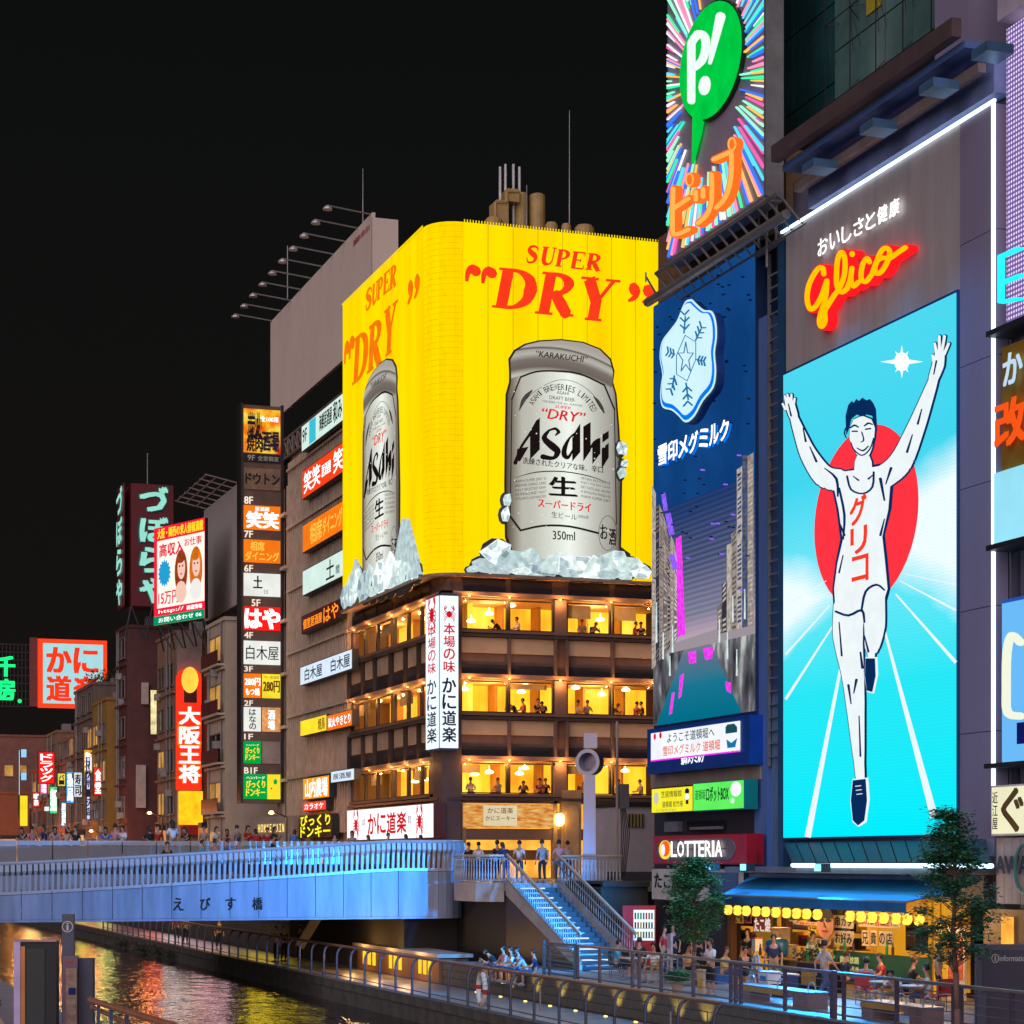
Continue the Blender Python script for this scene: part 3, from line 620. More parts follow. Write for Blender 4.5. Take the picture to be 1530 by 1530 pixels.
def can(fr, u0, u1, v0, v1, k):
    mp = lambda a, b: (u0+a*(u1-u0), v0+b*(v1-v0))
    pm = lambda x, y: mp(*nrm(x, y))
    P = [mp(*p) for p in canpoly]; c = (sum(p[0] for p in P)/len(P), sum(p[1] for p in P)/len(P))
    can_t = MB().prism(fr, [(c[0]+(a-c[0])*1.035, c[1]+(b-c[1])*1.018) for a, b in P], 0, .05).build('can_outline', RIMB, ysg)
    o = MB().prism(fr, P, .0, .08).build('beer_can', CAN, ysg, uv=(fr, u0, u1, v0, v1))
    lid = [mp(*nrm(*p)) for p in ((763,566),(762,538),(770,525),(785,516),(805,511),(838,509),(870,513),(895,523),(910,538),(915,556),(914,582),(885,566),(850,558),(810,555),(785,558))]
    MB().prism(fr, lid, .08, .085).build('can_shoulder', LID, o, uv=(fr, u0, u1, v0, v1))
    def rb(pts, w, mat, nm='print', cap=True, sm=3, z=.09): return MB().ribbon(fr, pts, w, z, z+.003, mp=pm, cap=cap, smooth=sm).build(nm, mat, o)
    def pl(*polys, mat=CINK):
        mb = MB()
        for q in polys: mb.prism(fr, [pm(*p) for p in q], .09, .094)
        return mb.build('brand_lettering', mat, o)
    # label border
    m = MB(); zz = .086
    m.ribbon(fr, [(777,564),(800,556),(830,555),(865,559),(902,576)], 2.6, zz, zz+.003, mp=pm); m.ribbon(fr, [(902,576),(917,612)], 2.4, zz, zz+.003, mp=pm)
    m.ribbon(fr, [(917,612),(920,784)], 1.4, zz, zz+.003, mp=pm); m.ribbon(fr, [(777,564),(764,597)], 2.2, zz, zz+.003, mp=pm); m.ribbon(fr, [(764,597),(761.5,772)], 1.4, zz, zz+.003, mp=pm)
    m.ribbon(fr, [(761.5,772),(777,793)], 3, zz, zz+.003, mp=pm); m.ribbon(fr, [(777,793),(810,786),(850,787),(893,797)], 3, zz, zz+.003, mp=pm)
    m.build('label_border', CLINE, o)
    # arc of small capitals
    s = 'ASAHI BREWERIES LIMITED'; mb = MB()
    for i, ch in enumerate(s):
        if ch == ' ': continue
        a = radians(158-136*i/(len(s)-1)); cx, cy, rx, ry = 840, 625, 50, 46
        x, y = cx+rx*cos(a), cy-ry*sin(a)+(x_ := (cx+rx*cos(a)-cx))*.11; tcos, tsin = cos(a-pi/2), sin(a-pi/2)
        vs, fs = glyphs(ch, .02)
        ww = 1.8 if ch == 'I' else 4.6
        mb.add([fr.P(*pm(x+(p-.5)*ww*tcos+(q-.5)*9*-tsin, y-((p-.5)*ww*tsin+(q-.5)*9*tcos)), .092) for p, q in vs], fs)
    mb.build('arc_lettering', CLINE, o)
    m = MB().ribbon(fr, [(775,614),(790,592),(815,575),(838,568),(862,573),(885,590),(901,618)], .7, .088, .09, mp=pm)
    m.ribbon(fr, [(775,614),(780,600),(786,592),(794,584)], [1,5,6,2], .088, .09, mp=pm); m.ribbon(fr, [(886,593),(892,600),(898,610),(902,618)], [1,5,5,1], .088, .09, mp=pm); m.build('wheat_ears', CGREY, o)
    def T(s_, x0, x1, y0, y1, mat, b=.01, sh=0, sl=.12, z=.092):
        vs, fs = glyphs(s_, b, sh); mb = MB()
        for i_, e_ in enumerate((0, 1, -1)[:3 if b > .012 else 1]):
            d_ = e_*b*(y1-y0)*.9; mb.add([fr.P(*pm(x0+a*(x1-x0)+d_, y1-q*(y1-y0)+(a-.4)*(x1-x0)*sl+d_*.5), z+i_*.0006) for a, q in vs], fs)
        mb.build('can_lettering', mat, o)
    T('“KARAKUCHI”', 800, 877, 528, 537, CLINE, .02, .2, .12, .095)
    T('ASAHI', 831, 849, 585, 590, CLINE); T('DRAFT BEER', 820, 858, 593, 598.5, CLINE); T('THE BEER FOR ALL SEASONS', 809, 869, 601, 604, CLINE)
    T('SUPER', 828, 852, 606.5, 611, CRED, .03, .2); T('“DRY”', 809, 874, 613, 628, CRED, .035, .25)
    # the brand word
    m = MB()
    for q in ([(805.6,624),(805.6,672),(791,687),(791,645)], [(881.5,631),(881.5,674),(870.5,690),(870.5,638)], [(896,655),(896,678),(884,694),(884,664)], [(908.5,662),(908.5,684),(898,701),(898,671)], [(908.5,644),(908.5,655),(899,662),(899,650)], [(866,633),(866,676),(854,690),(854,652)], [(772,671),(789,668),(776,690),(770,688)]):
        m.prism(fr, [pm(*p) for p in q], .09, .094)
    m.k = .004
    for p, w_ in (([(803,630),(790,650),(778,668),(772,684),(769,692)], [6,4,4,5,6]), ([(834,646),(829,641),(821,643)], [5,4,3]), ([(834,646),(829,651)], [5,2]), ([(820,643),(812,655),(824,667),(832,675),(826,685),(810,683)], [3,8,11,10,5,8]), ([(860,646),(850,655),(843,669),(842,680),(848,684),(855,672)], [2,3,7,8,5,2]), ([(879,673),(887,662),(894,657)], [2,5,4])):
        m.ribbon(fr, p, w_, .09, .0945, mp=pm)
    m.build('brand_lettering', CINK, o)
    T('洗練されたクリアな味、辛口', 780, 900, 689, 699, CLINE, .015)
    MB().ribbon(fr, [(770,714),(800,706),(840,705),(880,712),(905,721)], [.5,1.6,1.6,1.4,.5], .088, .09, mp=pm).build('rule_line', CLINE, o)
    T('生', 820, 861, 713, 741, CINK, .05, 0, .05)
    for k in range(5):
        T(('ASAHI SUPER DRY IS', 'BREWED USING CARE', 'FULLY SELECTED RAW', 'MATERIALS AND YEAST', 'UTILISING ADVANCED')[k], 769, 815, 716+k*6.6, 720+k*6.6, CGREY, .01, 0, -.1)
        T(('NATURAL RICE FLAVOUR', 'ENJOY THE DRY CLEAR', 'DRY TASTE AND AROMA', 'A SMOOTH FINISH IN', 'ASAHI SUPER DRY')[k], 867, 911, 716+k*6.6, 720+k*6.6, CGREY, .01, 0, .2)
    T('スーパードライ', 803, 882, 748, 761, CRED, .04, 0, .1); T('生ビール', 823, 861, 766, 775, CLINE, 0); T('（非熱処理）', 862, 879, 770, 775, CLINE, 0)
    T('350ml', 825, 858, 794, 807, CLINE, .02, 0, .05)
    mb = MB()
    for k in range(20):
        a0_, a1_ = 2*pi*k/20, 2*pi*(k+1)/20
        mb.ribbon(fr, [(907+13.5*cos(a0_), 797+26*sin(a0_)), (907+13.5*cos(a1_), 797+26*sin(a1_))], .8, .094, .096, mp=pm, cap=False)
    mb.build('round_stamp', CGREY, o)
    T('お', 896, 907, 784, 806, CLINE, .02); T('酒', 909, 919, 790, 815, CLINE, .02)
    dr = MB(); rr = random.Random(3)
    for k in range(60):
        x, y = rr.uniform(764, 918), rr.uniform(570, 830); s_ = rr.uniform(.5, 1.1)
        dr.prism(fr, [pm(x+s_*cos(a*pi/3), y+s_*sin(a*pi/3)) for a in range(6)], .09, .1)
    dr.build('water_drops', E('drop_highlight', (.9,.92,.85), .95, 0, light=False), o, kind='stuff')
can(SA, CU0, CU1, CV0, CV1, 1)
can(SB, SB.u(543.5), SB.u(597), CV0-.15, CV1+.35, 2)
# ice: irregular faceted lumps, each a piece
ICES = [E('ice_%d' % i, c, 1.1, .25, 3, light=False) for i, c in enumerate(((.58,.72,.7),(.44,.56,.58),(.84,.93,.92),(.24,.33,.38)))]
ICEO = M('ice_outline', (.06,.05,.05), .6, var=0)
def ice(fr, cu, cv, r, w, sy=1, rr=random):
    n = rr.randint(6, 8)
    P = []
    for i in range(n):
        a = 2*pi*i/n+rr.uniform(-.15, .15); q = r*rr.uniform(.72, 1.22); P.append((cu+q*cos(a)*1.15, max(zb+.01, cv+q*sin(a)*sy)))
    c = (cu+rr.uniform(-.2,.2)*r, cv+rr.uniform(-.1,.3)*r*sy)
    bs = MB().prism(fr, P, w-.04, w).build('ice_lump', rr.choice(ICES[:3]), ysg)
    mb = MB(); k = rr.randint(0, n-1)                       # a few inner facets in another tone
    for j in range(rr.randint(3, 5)):
        a, b = P[(k+j*2) % n], P[(k+j*2+1) % n]
        q = [a, b, ((b[0]+c[0])/2+rr.uniform(-.1,.1)*r, (b[1]+c[1])/2), ((a[0]+c[0])/2, (a[1]+c[1])/2+rr.uniform(-.1,.1)*r)]
        q = [(c[0]+(x-c[0])*.93, c[1]+(y-c[1])*.93) for x, y in q]
        mb.k += .001; mb.prism(fr, q, w, w+.006+mb.k)
    mb.build('ice_facet', rr.choice(ICES), bs)
    if rr.random() < .5:
        q = [(c[0]+rr.uniform(-.2,.2)*r, c[1]+rr.uniform(-.18,.18)*r*sy) for _ in range(3)]
        MB().prism(fr, q, w, w+.02).build('ice_glint', rr.choice((NAVY, EW, EW)), bs)
rr = random.Random(11)
def heap(fr, spots):
    mb = MB()
    for px, py, r, sy in spots:
        u, v = fr.px(px, py); mb.ell(fr, u, max(v, zb+r*.3), r*1.2, (r+.05)*sy, .0, .06+mb.k, 10); mb.k += .001
    mb.build('ice_outline', ICEO, ysg, kind='stuff')
    for i, (px, py, r, sy) in enumerate(spots):
        u, v = fr.px(px, py); ice(fr, u, v, r, .13+.012*i, sy, rr)
heap(SA, [(720,845,.55,.8),(742,828,.75,1),(762,838,.8,.9),(790,843,.85,.9),(815,850,.7,.7),(832,843,.85,.8),(862,848,.9,.8),(890,852,.8,.8),(918,842,.85,1),(938,848,.7,.8),(956,853,.55,.7),(748,852,.5,.6),(776,856,.5,.6),(848,858,.6,.5),(878,861,.5,.5),(905,860,.55,.5),(930,862,.5,.5),(705,852,.35,.6),(754,748,.22,1.5),(752,770,.24,1.6),(925,672,.25,1.6),(926,708,.22,1.5),(929,694,.2,1.2)])
heap(SB, [(518,895,.9,.8),(527,885,1.0,.9),(537,872,.9,1),(548,880,1.1,.8),(560,872,1.2,.9),(572,868,1.1,1),(586,860,1.2,1.0),(600,862,1.1,.9),(612,865,1.0,.8),(624,868,.8,.7),(533,890,.9,.5),(565,886,.9,.5),(596,875,.9,.5)])
for pts in ([(588,862),(604,775),(612,775),(633,858)], [(522,885),(534,835),(542,852),(546,880)], [(596,868),(611,800),(628,864)]):
    MB().prism(SB, [SB.px(*p) for p in pts], .0, .1+.01*len(pts)).build('ice_spike', ICES[len(pts) % 3], ysg)
# ================================================================== RIGHT BANK, NEAR: snack-brand runner screen, milk-brand board, neon sign, small shops
XG = 31.0; G = FX(XG)
LAV = M('lavender_panel', (.27, .23, .33), .5, var=.08, streak=True, scale=.4)
GREYP = M('brushed_grey_panel', (.47, .42, .41), .5, .1, var=.12, streak=True, scale=2.5)
NAVYM = M('navy_steel', (.02, .05, .14), .45, .4)
BLUEW = M('blue_grey_wall', (.09, .17, .4), .6, var=.2, streak=True, scale=.8)
big = thing('screen_building', 'tall building carrying the runner screen with lavender pilaster and grey panels', 'building', (XG+.6, 55, 0))
gl, gr = G.u(1174.5), G.u(1434.5)
ztop = 24.25
zs0, zs1 = 4.62, zpx(G, 1175, 560)
MB().fb(G, gl-.4, G.u(1489), 3.7, 26, -6, -.45).build('wall', M('screen_tower_wall', (.12,.11,.15), .7), big)
for i in range(8):                                                   # grey cladding above the screen, sheet by sheet
    a = gl+(gr-gl)*i/8; b = gl+(gr-gl)*(i+1)/8
    MB().fb(G, a+.004, b-.004, zs1+.02, ztop, -.4, 0).build('cladding_panel', GREYP, big)
for i in range(6):                                                   # lavender pilaster
    z0_ = 4.0+i*(ztop-4.0)/6; MB().fb(G, gr+.03, G.u(1487), z0_+.01, z0_+(ztop-4)/6-.01, -.4, .02).build('pilaster_panel', LAV, big)
LEDB = E('white_blue_tube', (.72, .86, 1), 2.2, 0)
MB().fb(G, gl-.2, G.u(1489.5), ztop, ztop+.075, .02, .1).build('light_strip', LEDB, big)
MB().fb(G, G.u(1486.8), G.u(1489.5), 5.2, ztop-.01, .04, .12).build('light_strip', LEDB, big)
# LED screen
scr = thing('led_screen', 'giant cyan screen showing an athlete in white vest with raised arms before a red sun', 'screen', (XG-.1, -(gl+gr)/2, zs0))
def _scr():
    m, t, o = _new('led_screen_sky'); uv, x, y = uvnodes(t)
    base = ramp(t, y, [(0, (.0, .8, .92)), (.3, (.02, .74, .84)), (.55, (.16, .74, .86)), (.75, (.05, .62, .8)), (1, (.07, .64, .8))])
    n = noise(t, uv, 2.2, 4, (1, 2.2, 1))
    right = math2(t, 'ADD', math2(t, 'MULTIPLY', x, 1.1), math2(t, 'MULTIPLY', math2(t, 'ABSOLUTE', math2(t, 'SUBTRACT', y, .58), 0), -3.6))
    left = math2(t, 'ADD', math2(t, 'MULTIPLY', math2(t, 'SUBTRACT', 1, x), .95), math2(t, 'MULTIPLY', math2(t, 'ABSOLUTE', math2(t, 'SUBTRACT', y, .50), 0), -4.5))
    c = math2(t, 'ADD', math2(t, 'MAXIMUM', right, left), math2(t, 'MULTIPLY', math2(t, 'SUBTRACT', n, .5), .5))
    f = ramp(t, c, [(.42, (0, 0, 0)), (.74, (1, 1, 1))])
    col = mix(t, f, base, (.82, .93, .95))
    tc = t.nodes.new('ShaderNodeTexCoord'); wv = t.nodes.new('ShaderNodeTexWave'); wv.bands_direction = 'Z'; wv.inputs['Scale'].default_value = 3.2; wv.inputs['Distortion'].default_value = 2.5; wv.inputs['Detail'].default_value = 0
    t.links.new(tc.outputs['Object'], wv.inputs['Vector'])
    col = mix(t, math2(t, 'MULTIPLY', wv.outputs['Fac'], .10), col, (0, .35, .55))
    emitc(t, o, col, 1.12); m.cycles.emission_sampling = 'AUTO'; return m
MB().fb(G, gl-.02, gr+.03, zs0-.06, zs1+.05, -.4, .1).build('screen_case', M('blue_case', (.01,.06,.2), .4), scr)
MB().fb(G, gl+.04, gr-.03, zs0, zs1-.03, .1, .12).build('display', _scr(), scr, uv=(G, gl+.04, gr-.03, zs0, zs1-.03))
gp = lambda x, y: G.px(x, y)
SW = E('screen_white', (.86, .93, .95), 1.0, .04, 2, light=False); SN = M('screen_navy', (.004,.03,.11), .5, var=0); SNE = E('screen_dark_blue', (.003,.03,.13), .8, 0, light=False)
SR = E('screen_red', (1, .035, .055), 1.0, .05, 2, light=False)
cu_, cv_ = gp(1301, 768)
ru = (G.u(1378)-G.u(1222))/2; rv = (zpx(G,1301,636)-zpx(G,1301,906))/2
MB().ell(G, (G.u(1378)+G.u(1222))/2, zpx(G,1301,771), ru, rv, .12, .125, 48).build('red_sun', SR, scr)
for a, b, w0_, w1_ in (((1264,985),(1212,1251),3.5,9),((1328,945),(1402,1222),3,11),((1344,888),(1434,990),2,5),((1350,868),(1434,912),1.5,3.4),((1358,858),(1434,874),1.2,2),((1250,935),(1179,1045),2,4),((1245,905),(1179,978),1.5,3),((1240,885),(1179,940),1.2,2.2),((1240,868),(1179,905),1,1.6)):
    MB().ribbon(G, [a, b], [w0_, w1_], .12, .128, mp=gp, cap=False).build('track_line', SW, scr)
# glint
m = MB()
for k in range(8):
    a = k*pi/4; L = (52, 22, 24, 22)[k % 4] if k % 2 == 0 else 22
    q = [(1353+4*cos(a+pi/2), 541+5*sin(a+pi/2)), (1353+4*cos(a-pi/2), 541+5*sin(a-pi/2)), (1353+L*cos(a)*.62, 541+L*sin(a))]
    m.k += .0005; m.prism(G, [gp(*p) for p in q], .12, .124+m.k)
m.prism(G, [gp(1353+11*cos(a*pi/8), 541+14*sin(a*pi/8)) for a in range(16)], .12, .13); m.build('sun_glint', E('glint_white', (.85,1,1), 1.3, 0, light=False), scr)
# the athlete: a plain drawn figure - white body with dark outline
ath = MB().prism(G, [gp(*p) for p in ((1256,706),(1290,698),(1328,692),(1342,712),(1338,760),(1328,800),(1332,835),(1336,880),(1330,902),(1296,908),(1252,914),(1250,880),(1255,840),(1262,806),(1256,760),(1248,724))], .12, .15)
ath = ath.build('athlete_figure', SNE, scr)
WB = []
def limb(pts, ws, o=4.2, sm=4):
    MB().ribbon(G, pts, [q+o for q in ws], .12, .15, mp=gp, smooth=sm).build('outline', SNE, ath)
    WB.append((pts, ws, sm))
limb([(1262,718),(1238,712),(1216,682),(1203,652),(1192,622)], [32,32,25,18,10]); limb([(1192,622),(1187,606),(1184,598)], [13,14,10])
for q in ([(1182,606),(1179,592)], [(1185,602),(1183,590)], [(1189,602),(1189,590)], [(1192,606),(1194,596)], [(1180,612),(1176,604)]): limb(q, [3.4,2.6], 2.4)
limb([(1326,714),(1352,692),(1374,644),(1390,602),(1403,566)], [34,34,26,19,12]); limb([(1402,566),(1409,546),(1412,528)], [14,17,13])
for q in ([(1407,530),(1404,514)], [(1411,524),(1411,503)], [(1415,524),(1419,503)], [(1418,530),(1425,514)], [(1404,545),(1401,532)]): limb(q, [3.8,3], 2.6)
limb([(1276,905),(1274,950),(1281,1005),(1285,1050),(1291,1140),(1293,1168)], [46,44,33,27,14,11])
limb([(1312,890),(1314,935),(1310,968)], [34,30,20]); limb([(1309,962),(1309,985)], [12,9])
limb([(1297,690),(1297,706)], [24,26])                           # neck
limb([(1296,640),(1295,655),(1297,672)], [36,36,24])             # head
MB().prism(G, [gp(*p) for p in ((1260,706),(1290,702),(1326,696),(1338,714),(1334,762),(1325,802),(1329,838),(1333,880),(1327,899),(1296,904),(1255,910),(1253,880),(1258,842),(1266,808),(1260,762),(1252,726))], .152, .156).build('vest', SW, ath)
k_ = .0
for pts, ws, sm in WB:
    k_ += .0012; MB().ribbon(G, pts, ws, .15, .157+k_, mp=gp, smooth=sm).build('limb', SW, ath)
line = lambda pts, w_, nm='drawn_line', mt=SNE: MB().ribbon(G, pts, w_, .18, .2, mp=gp).build(nm, mt, ath)
MB().prism(G, [gp(*p) for p in ((1273,650),(1272,622),(1276,606),(1281,600),(1284,603),(1288,597),(1292,600),(1297,595),(1303,599),(1308,597),(1313,603),(1317,612),(1319,645),(1315,636),(1312,622),(1303,620),(1296,623),(1288,620),(1280,627),(1277,640))], .18, .2).build('hair', SNE, ath)
line([(1279,640),(1285,636),(1291,639)], [1.4,2.6,1.6]); line([(1300,637),(1306,633),(1312,635)], [1.6,2.6,1.4]); line([(1282,645),(1289,645)], [2.2,2.2]); line([(1302,642),(1309,641)], [2.2,2.2]); line([(1273,655),(1270,648),(1272,640)], [1.2,1.4,1.2]); line([(1280,662),(1284,672),(1296,681),(1308,672),(1314,655)], [1,1.4,1.8,1.4,1]); line([(1296,646),(1299,658),(1295,661)], [1.2,1.6,1.2]); line([(1289,670),(1298,674),(1306,667)], [1.2,2.2,1.2])
line([(1274,712),(1280,732),(1298,738),(1312,728),(1314,706)], [2.4]*5); line([(1257,914),(1276,920),(1296,912),(1300,930)], [3,3.4,3.4,2]); line([(1296,910),(1302,884),(1318,874),(1330,882)], [2.6,3,3,2]); line([(1262,730),(1270,770),(1268,806)], [2.6,3,2]); line([(1324,716),(1330,748)], [4,2])

for L_, w_ in (([(1218,668),(1228,690)],[1,3]), ([(1240,700),(1258,716),(1260,742)],[1,3.5,2]), ([(1372,650),(1364,676)],[1,3]), ([(1340,700),(1332,724)],[3.5,1]), ([(1208,640),(1212,660)],[1,2.6]), ([(1386,612),(1380,634)],[1,2.6]), ([(1262,780),(1270,800)],[1,3]), ([(1330,776),(1324,800)],[1,3]), ([(1268,830),(1262,856)],[1,2]), ([(1283,712),(1291,718)],[1,2.4]), ([(1306,716),(1313,710)],[2.4,1]), ([(1262,930),(1266,980)],[1,2.2]), ([(1284,1036),(1288,1016)],[1,3.5]), ([(1276,1024),(1280,1052)],[3,1]), ([(1300,950),(1306,974)],[1,2.6]), ([(1292,1070),(1294,1130)],[1,2]), ([(1186,604),(1190,622)],[1,2]), ([(1408,540),(1404,560)],[2,1])): line(L_, w_)
line([(1294,975),(1297,998)], [2,3.4])
for p in (((1283,1166),(1301,1164),(1303,1196),(1299,1226),(1290,1233),(1283,1226),(1280,1196)), ((1302,984),(1315,984),(1316,1010),(1311,1034),(1304,1032),(1301,1010))):
    MB().prism(G, [gp(*q) for q in [(1292+(x-1292)*1.18 if p[0][0] < 1290 else 1309+(x-1309)*1.22, y+(2 if i > 2 else -2)) for i, (x, y) in enumerate(p)]], .12, .17).build('shoe_edge', SW, ath)
    MB().prism(G, [gp(*q) for q in p], .17, .2).build('running_shoe', SNE, ath)
for a in ((1287,1175),(1288,1181),(1289,1187)): line([a, (a[0]+8, a[1]-1)], [1.2,1.2], 'shoelace', SW)
for i, ch in enumerate('グリコ'):
    a = (1279, 1280, 1282)[i]; tx(MB(), G, ch, G.u(a), G.u(a+24), zpx(G, a, (787,830,872)[i]), zpx(G, a, (746,792,834)[i]), .2, .05).build('vest_lettering', E('vest_red', (1,.05,.02), .95, 0, light=False), ath)
# sponsor script in neon: red rim, golden core
nl = thing('neon_sign', 'red and golden neon script lettering on the grey panel above the runner screen', 'neon sign', (XG-.1, -(gl+gr)/2, 20))
zz = lambda L: [(1180+x/6.955, 330+y/6.955) for x, y in L]
strokes = [[(452,565),(440,500),(395,505),(335,590),(290,700),(278,830),(310,925),(365,900),(425,800),(462,700),(485,632)],
 [(485,632),(478,740),(458,860),(420,970),(405,1060),(430,1108),(465,1050),(462,950),(500,880),(570,770)],
 [(560,785),(625,690),(668,560),(672,410),(640,335),(600,400),(585,560),(592,690),(640,752),(700,710)],
 [(690,720),(730,610),(746,500),(735,610),(760,690),(815,645)],
 [(930,440),(905,400),(862,455),(842,560),(850,625),(895,640),(960,560)],
 [(950,575),(995,460),(1050,330),(1105,292),(1142,335),(1120,430),(1065,525),(1015,560),(985,520),(1010,430),(1070,395),(1140,400),(1230,340),(1308,288)]]
NR = E('neon_red_rim', (1, .01, .015), 1.3, 0); NY = E('neon_gold', (1, .50, .0), 1.15, .05, 2, light=False)
for s_ in strokes:
    MB().ribbon(G, zz(s_), [10.5]*len(s_), .0, .3, mp=gp, smooth=4).build('neon_letter', NR, nl)
    MB().ribbon(G, zz(s_), [6.4]*len(s_), .31, .34, mp=gp, smooth=4).build('neon_letter', NY, nl)
c_ = zz([(748,355)])[0]
for r_, a_, b_, mt in ((6.4, 0, .3, NR), (4.4, .31, .34, NY)): MB().prism(G, [gp(c_[0]+r_*.8*cos(a*pi/8), c_[1]+r_*sin(a*pi/8)) for a in range(16)], a_, b_).build('neon_letter', mt, nl)
tg = thing('neon_slogan', 'small white glowing Japanese slogan above the golden script', 'neon sign', (XG-.1, G.o.y, 23))
for i, ch in enumerate('おいしさと健康'):
    x0_ = 1228+i*17.9; yb_ = 385-(x0_-1228)*.535; tx(MB(), G, ch, G.u(x0_), G.u(x0_+14.5), zpx(G, x0_, yb_), zpx(G, x0_, yb_-25), .14, .03).build('lettering', EW, tg)
# glazed canopy under the screen with light bar
cn = thing('glass_canopy', 'sloping dark glass canopy with bright edge tube under the runner screen', 'canopy', (XG-.8, 55, 3.8))
ca, cb = onX(1184, 1288, XG-1.6), onX(1482, 1288, XG-1.6)
for i in range(14):
    a = i/14; b = (i+1)/14-.006
    yt0, yt1 = -gl+(gr-.0+.0)*0, 0
    A0 = Vector((XG-.1, -gl+((-G.u(1480))-(-gl))*a, zs0-.15)); A1 = Vector((XG-.1, -gl+((-G.u(1480))-(-gl))*b, zs0-.15))
    B0 = ca+(cb-ca)*a; B1 = ca+(cb-ca)*b
    MB().add([A0, A1, B1, B0, A0-Vector((0,0,.04)), A1-Vector((0,0,.04)), B1-Vector((0,0,.04)), B0-Vector((0,0,.04))], [(0,1,2,3),(7,6,5,4),(0,3,7,4),(1,5,6,2),(3,2,6,7),(0,4,5,1)]).build('glass_panel', M('canopy_glass', (.02,.03,.05), .5, .0, spec=.3), cn)
MB().tube(ca-Vector((0,0,.1)), cb-Vector((0,0,.1)), .06, 8).build('edge_tube', E('canopy_tube', (.5,.8,1), 4, 0), cn)
MB().box(XG-1.5, XG, 49.2, 63, 3.5, 3.68).build('canopy_soffit', STEEL, cn)
# bracketed beam with floodlights above the screen
bm = thing('floodlight_beam', 'bracketed steel beam with downward floodlights over the runner screen', 'beam', (XG-1, 55, 24.6))
y0_, y1_ = -G.u(1489)-.2, onX(1152,300,XG-1.5).y
MB().box(XG-1.5, XG-1.2, y0_, y1_, 25.75, 26.25).build('beam', M('brown_steel', (.13,.09,.09), .5, .3), bm)
MB().box(XG-1.1, XG, y0_, y1_, 25.5, 25.7).build('soffit', BLUEW, bm)
MB().box(XG-.7, XG-.45, y0_, y1_, 24.9, 25.15).build('pipe_tray', M('tan_steel', (.28,.22,.2), .5, .3), bm)
MB().box(XG-.2, XG+.3, y0_, y1_, 24.42, 25.45).build('back_plate', M('periwinkle_panel', (.2,.26,.5), .5), bm)
fl = None
for px_, py_ in ((1220,292),(1308,237),(1398,178),(1478,122)):
    p = onX(px_, py_, XG-1.2)
    if fl is None: fl = MB().box(p.x-.3, p.x+.5, p.y-.38, p.y+.38, 24.75, 25.0).build('floodlight', M('steel_blue', (.12,.25,.42), .35, .5), bm); fo = p
    else: c = fl.copy(); C.objects.link(c); c.parent = bm; c.location = fl.location+Vector((0, p.y-fo.y, 0))
for px_, e_ in ((1220, 7500), (1308, 6500), (1398, 5500)):  # blue spots added at the fixtures as fill for the screen's glow
    p = onX(px_, 200, XG-1.4); ld = bpy.data.lights.new('beam_fill_light', 'SPOT'); ld.energy = e_; ld.color = (.03, .42, 1); ld.spot_size = radians(82); ld.spot_blend = 1; ld.shadow_soft_size = .3
    o_ = bpy.data.objects.new('beam_fill_light', ld); C.objects.link(o_); o_.location = (XG-1.9, p.y, 24.6); o_.rotation_euler = (Vector((22.5, p.y+3, 0))-o_.location).to_track_quat('-Z', 'Y').to_euler()
# glass tower above
gt = thing('glass_tower', 'dark green glass tower with cable braced glazing above the runner screen', 'building', (33, 55, 26))
GT = FX(32.4)
PANE = M('green_grey_glass', (.02, .085, .09), .12, .1, var=.5, scale=.35, spec=.8); PANE2 = M('pale_grey_glass', (.10, .2, .18), .18, .1, var=.25, scale=.5)
uL, uR = GT.u(1146), GT.u(1452)
MB().fb(GT, uL, uR, 26.3, 44, -5, -1.2).build('inner_wall', M('tower_inner', (.02,.03,.032), .7), gt)
for i in range(8):
    for j in range(6):
        a = uL+(uR-uL)*i/8; b = uL+(uR-uL)*(i+1)/8; z0_ = 26.6+j*2.6
        if i < 3: MB().fb(GT, a+.03, b-.03, z0_+.02, z0_+2.57, -.3, -.2).build('glass_pane', PANE, gt)
        else: MB().fb(GT, a+.03, b-.03, z0_+.8, z0_+3.35, -.05, .02).build('glass_pane', PANE2 if (i, j) not in ((5,2),(5,3),(6,3)) else PANE, gt)
MB().fb(GT, GT.u(1206), GT.u(1452), 26.3, 27.35, -.2, .5).build('black_ledge', BLACK, gt)
MB().fb(GT, GT.u(1297), GT.u(1318), zpx(GT,1300,22), zpx(GT,1300,-30), .03, .06).build('yellow_poster', M('yellow_poster', (.5,.4,.02), .6), gt)
m = MB()
for i in range(3, 9):
    a = uL+(uR-uL)*i/8; m.tube(GT.P(a, 27.4, .35), GT.P(a, 43, .35), .02, 4)
    for j in range(5):
        z_ = 28.2+j*2.6
        for e_, g_ in ((.35,.0),(-.35,.0),(0,.35),(0,-.35)): m.tube(GT.P(a, z_, .35), GT.P(a+e_, z_+g_, .05), .018, 4)
        m.tube(GT.P(a, z_, .35), GT.P(a-.25, z_-1.3, .1), .01, 3); m.tube(GT.P(a, z_, .35), GT.P(a+.25, z_-1.3, .1), .01, 3)
for j in range(5): m.tube(GT.P(uL+(uR-uL)*3/8, 28.2+j*2.6, .35), GT.P(uR, 28.2+j*2.6, .35), .018, 4)
m.build('cable_truss', DARK, gt, kind='stuff')
MB().fb(GT, GT.u(1447), GT.u(1498), 26.3, 44, -1, 1.1).build('corner_pier', LAV, gt)

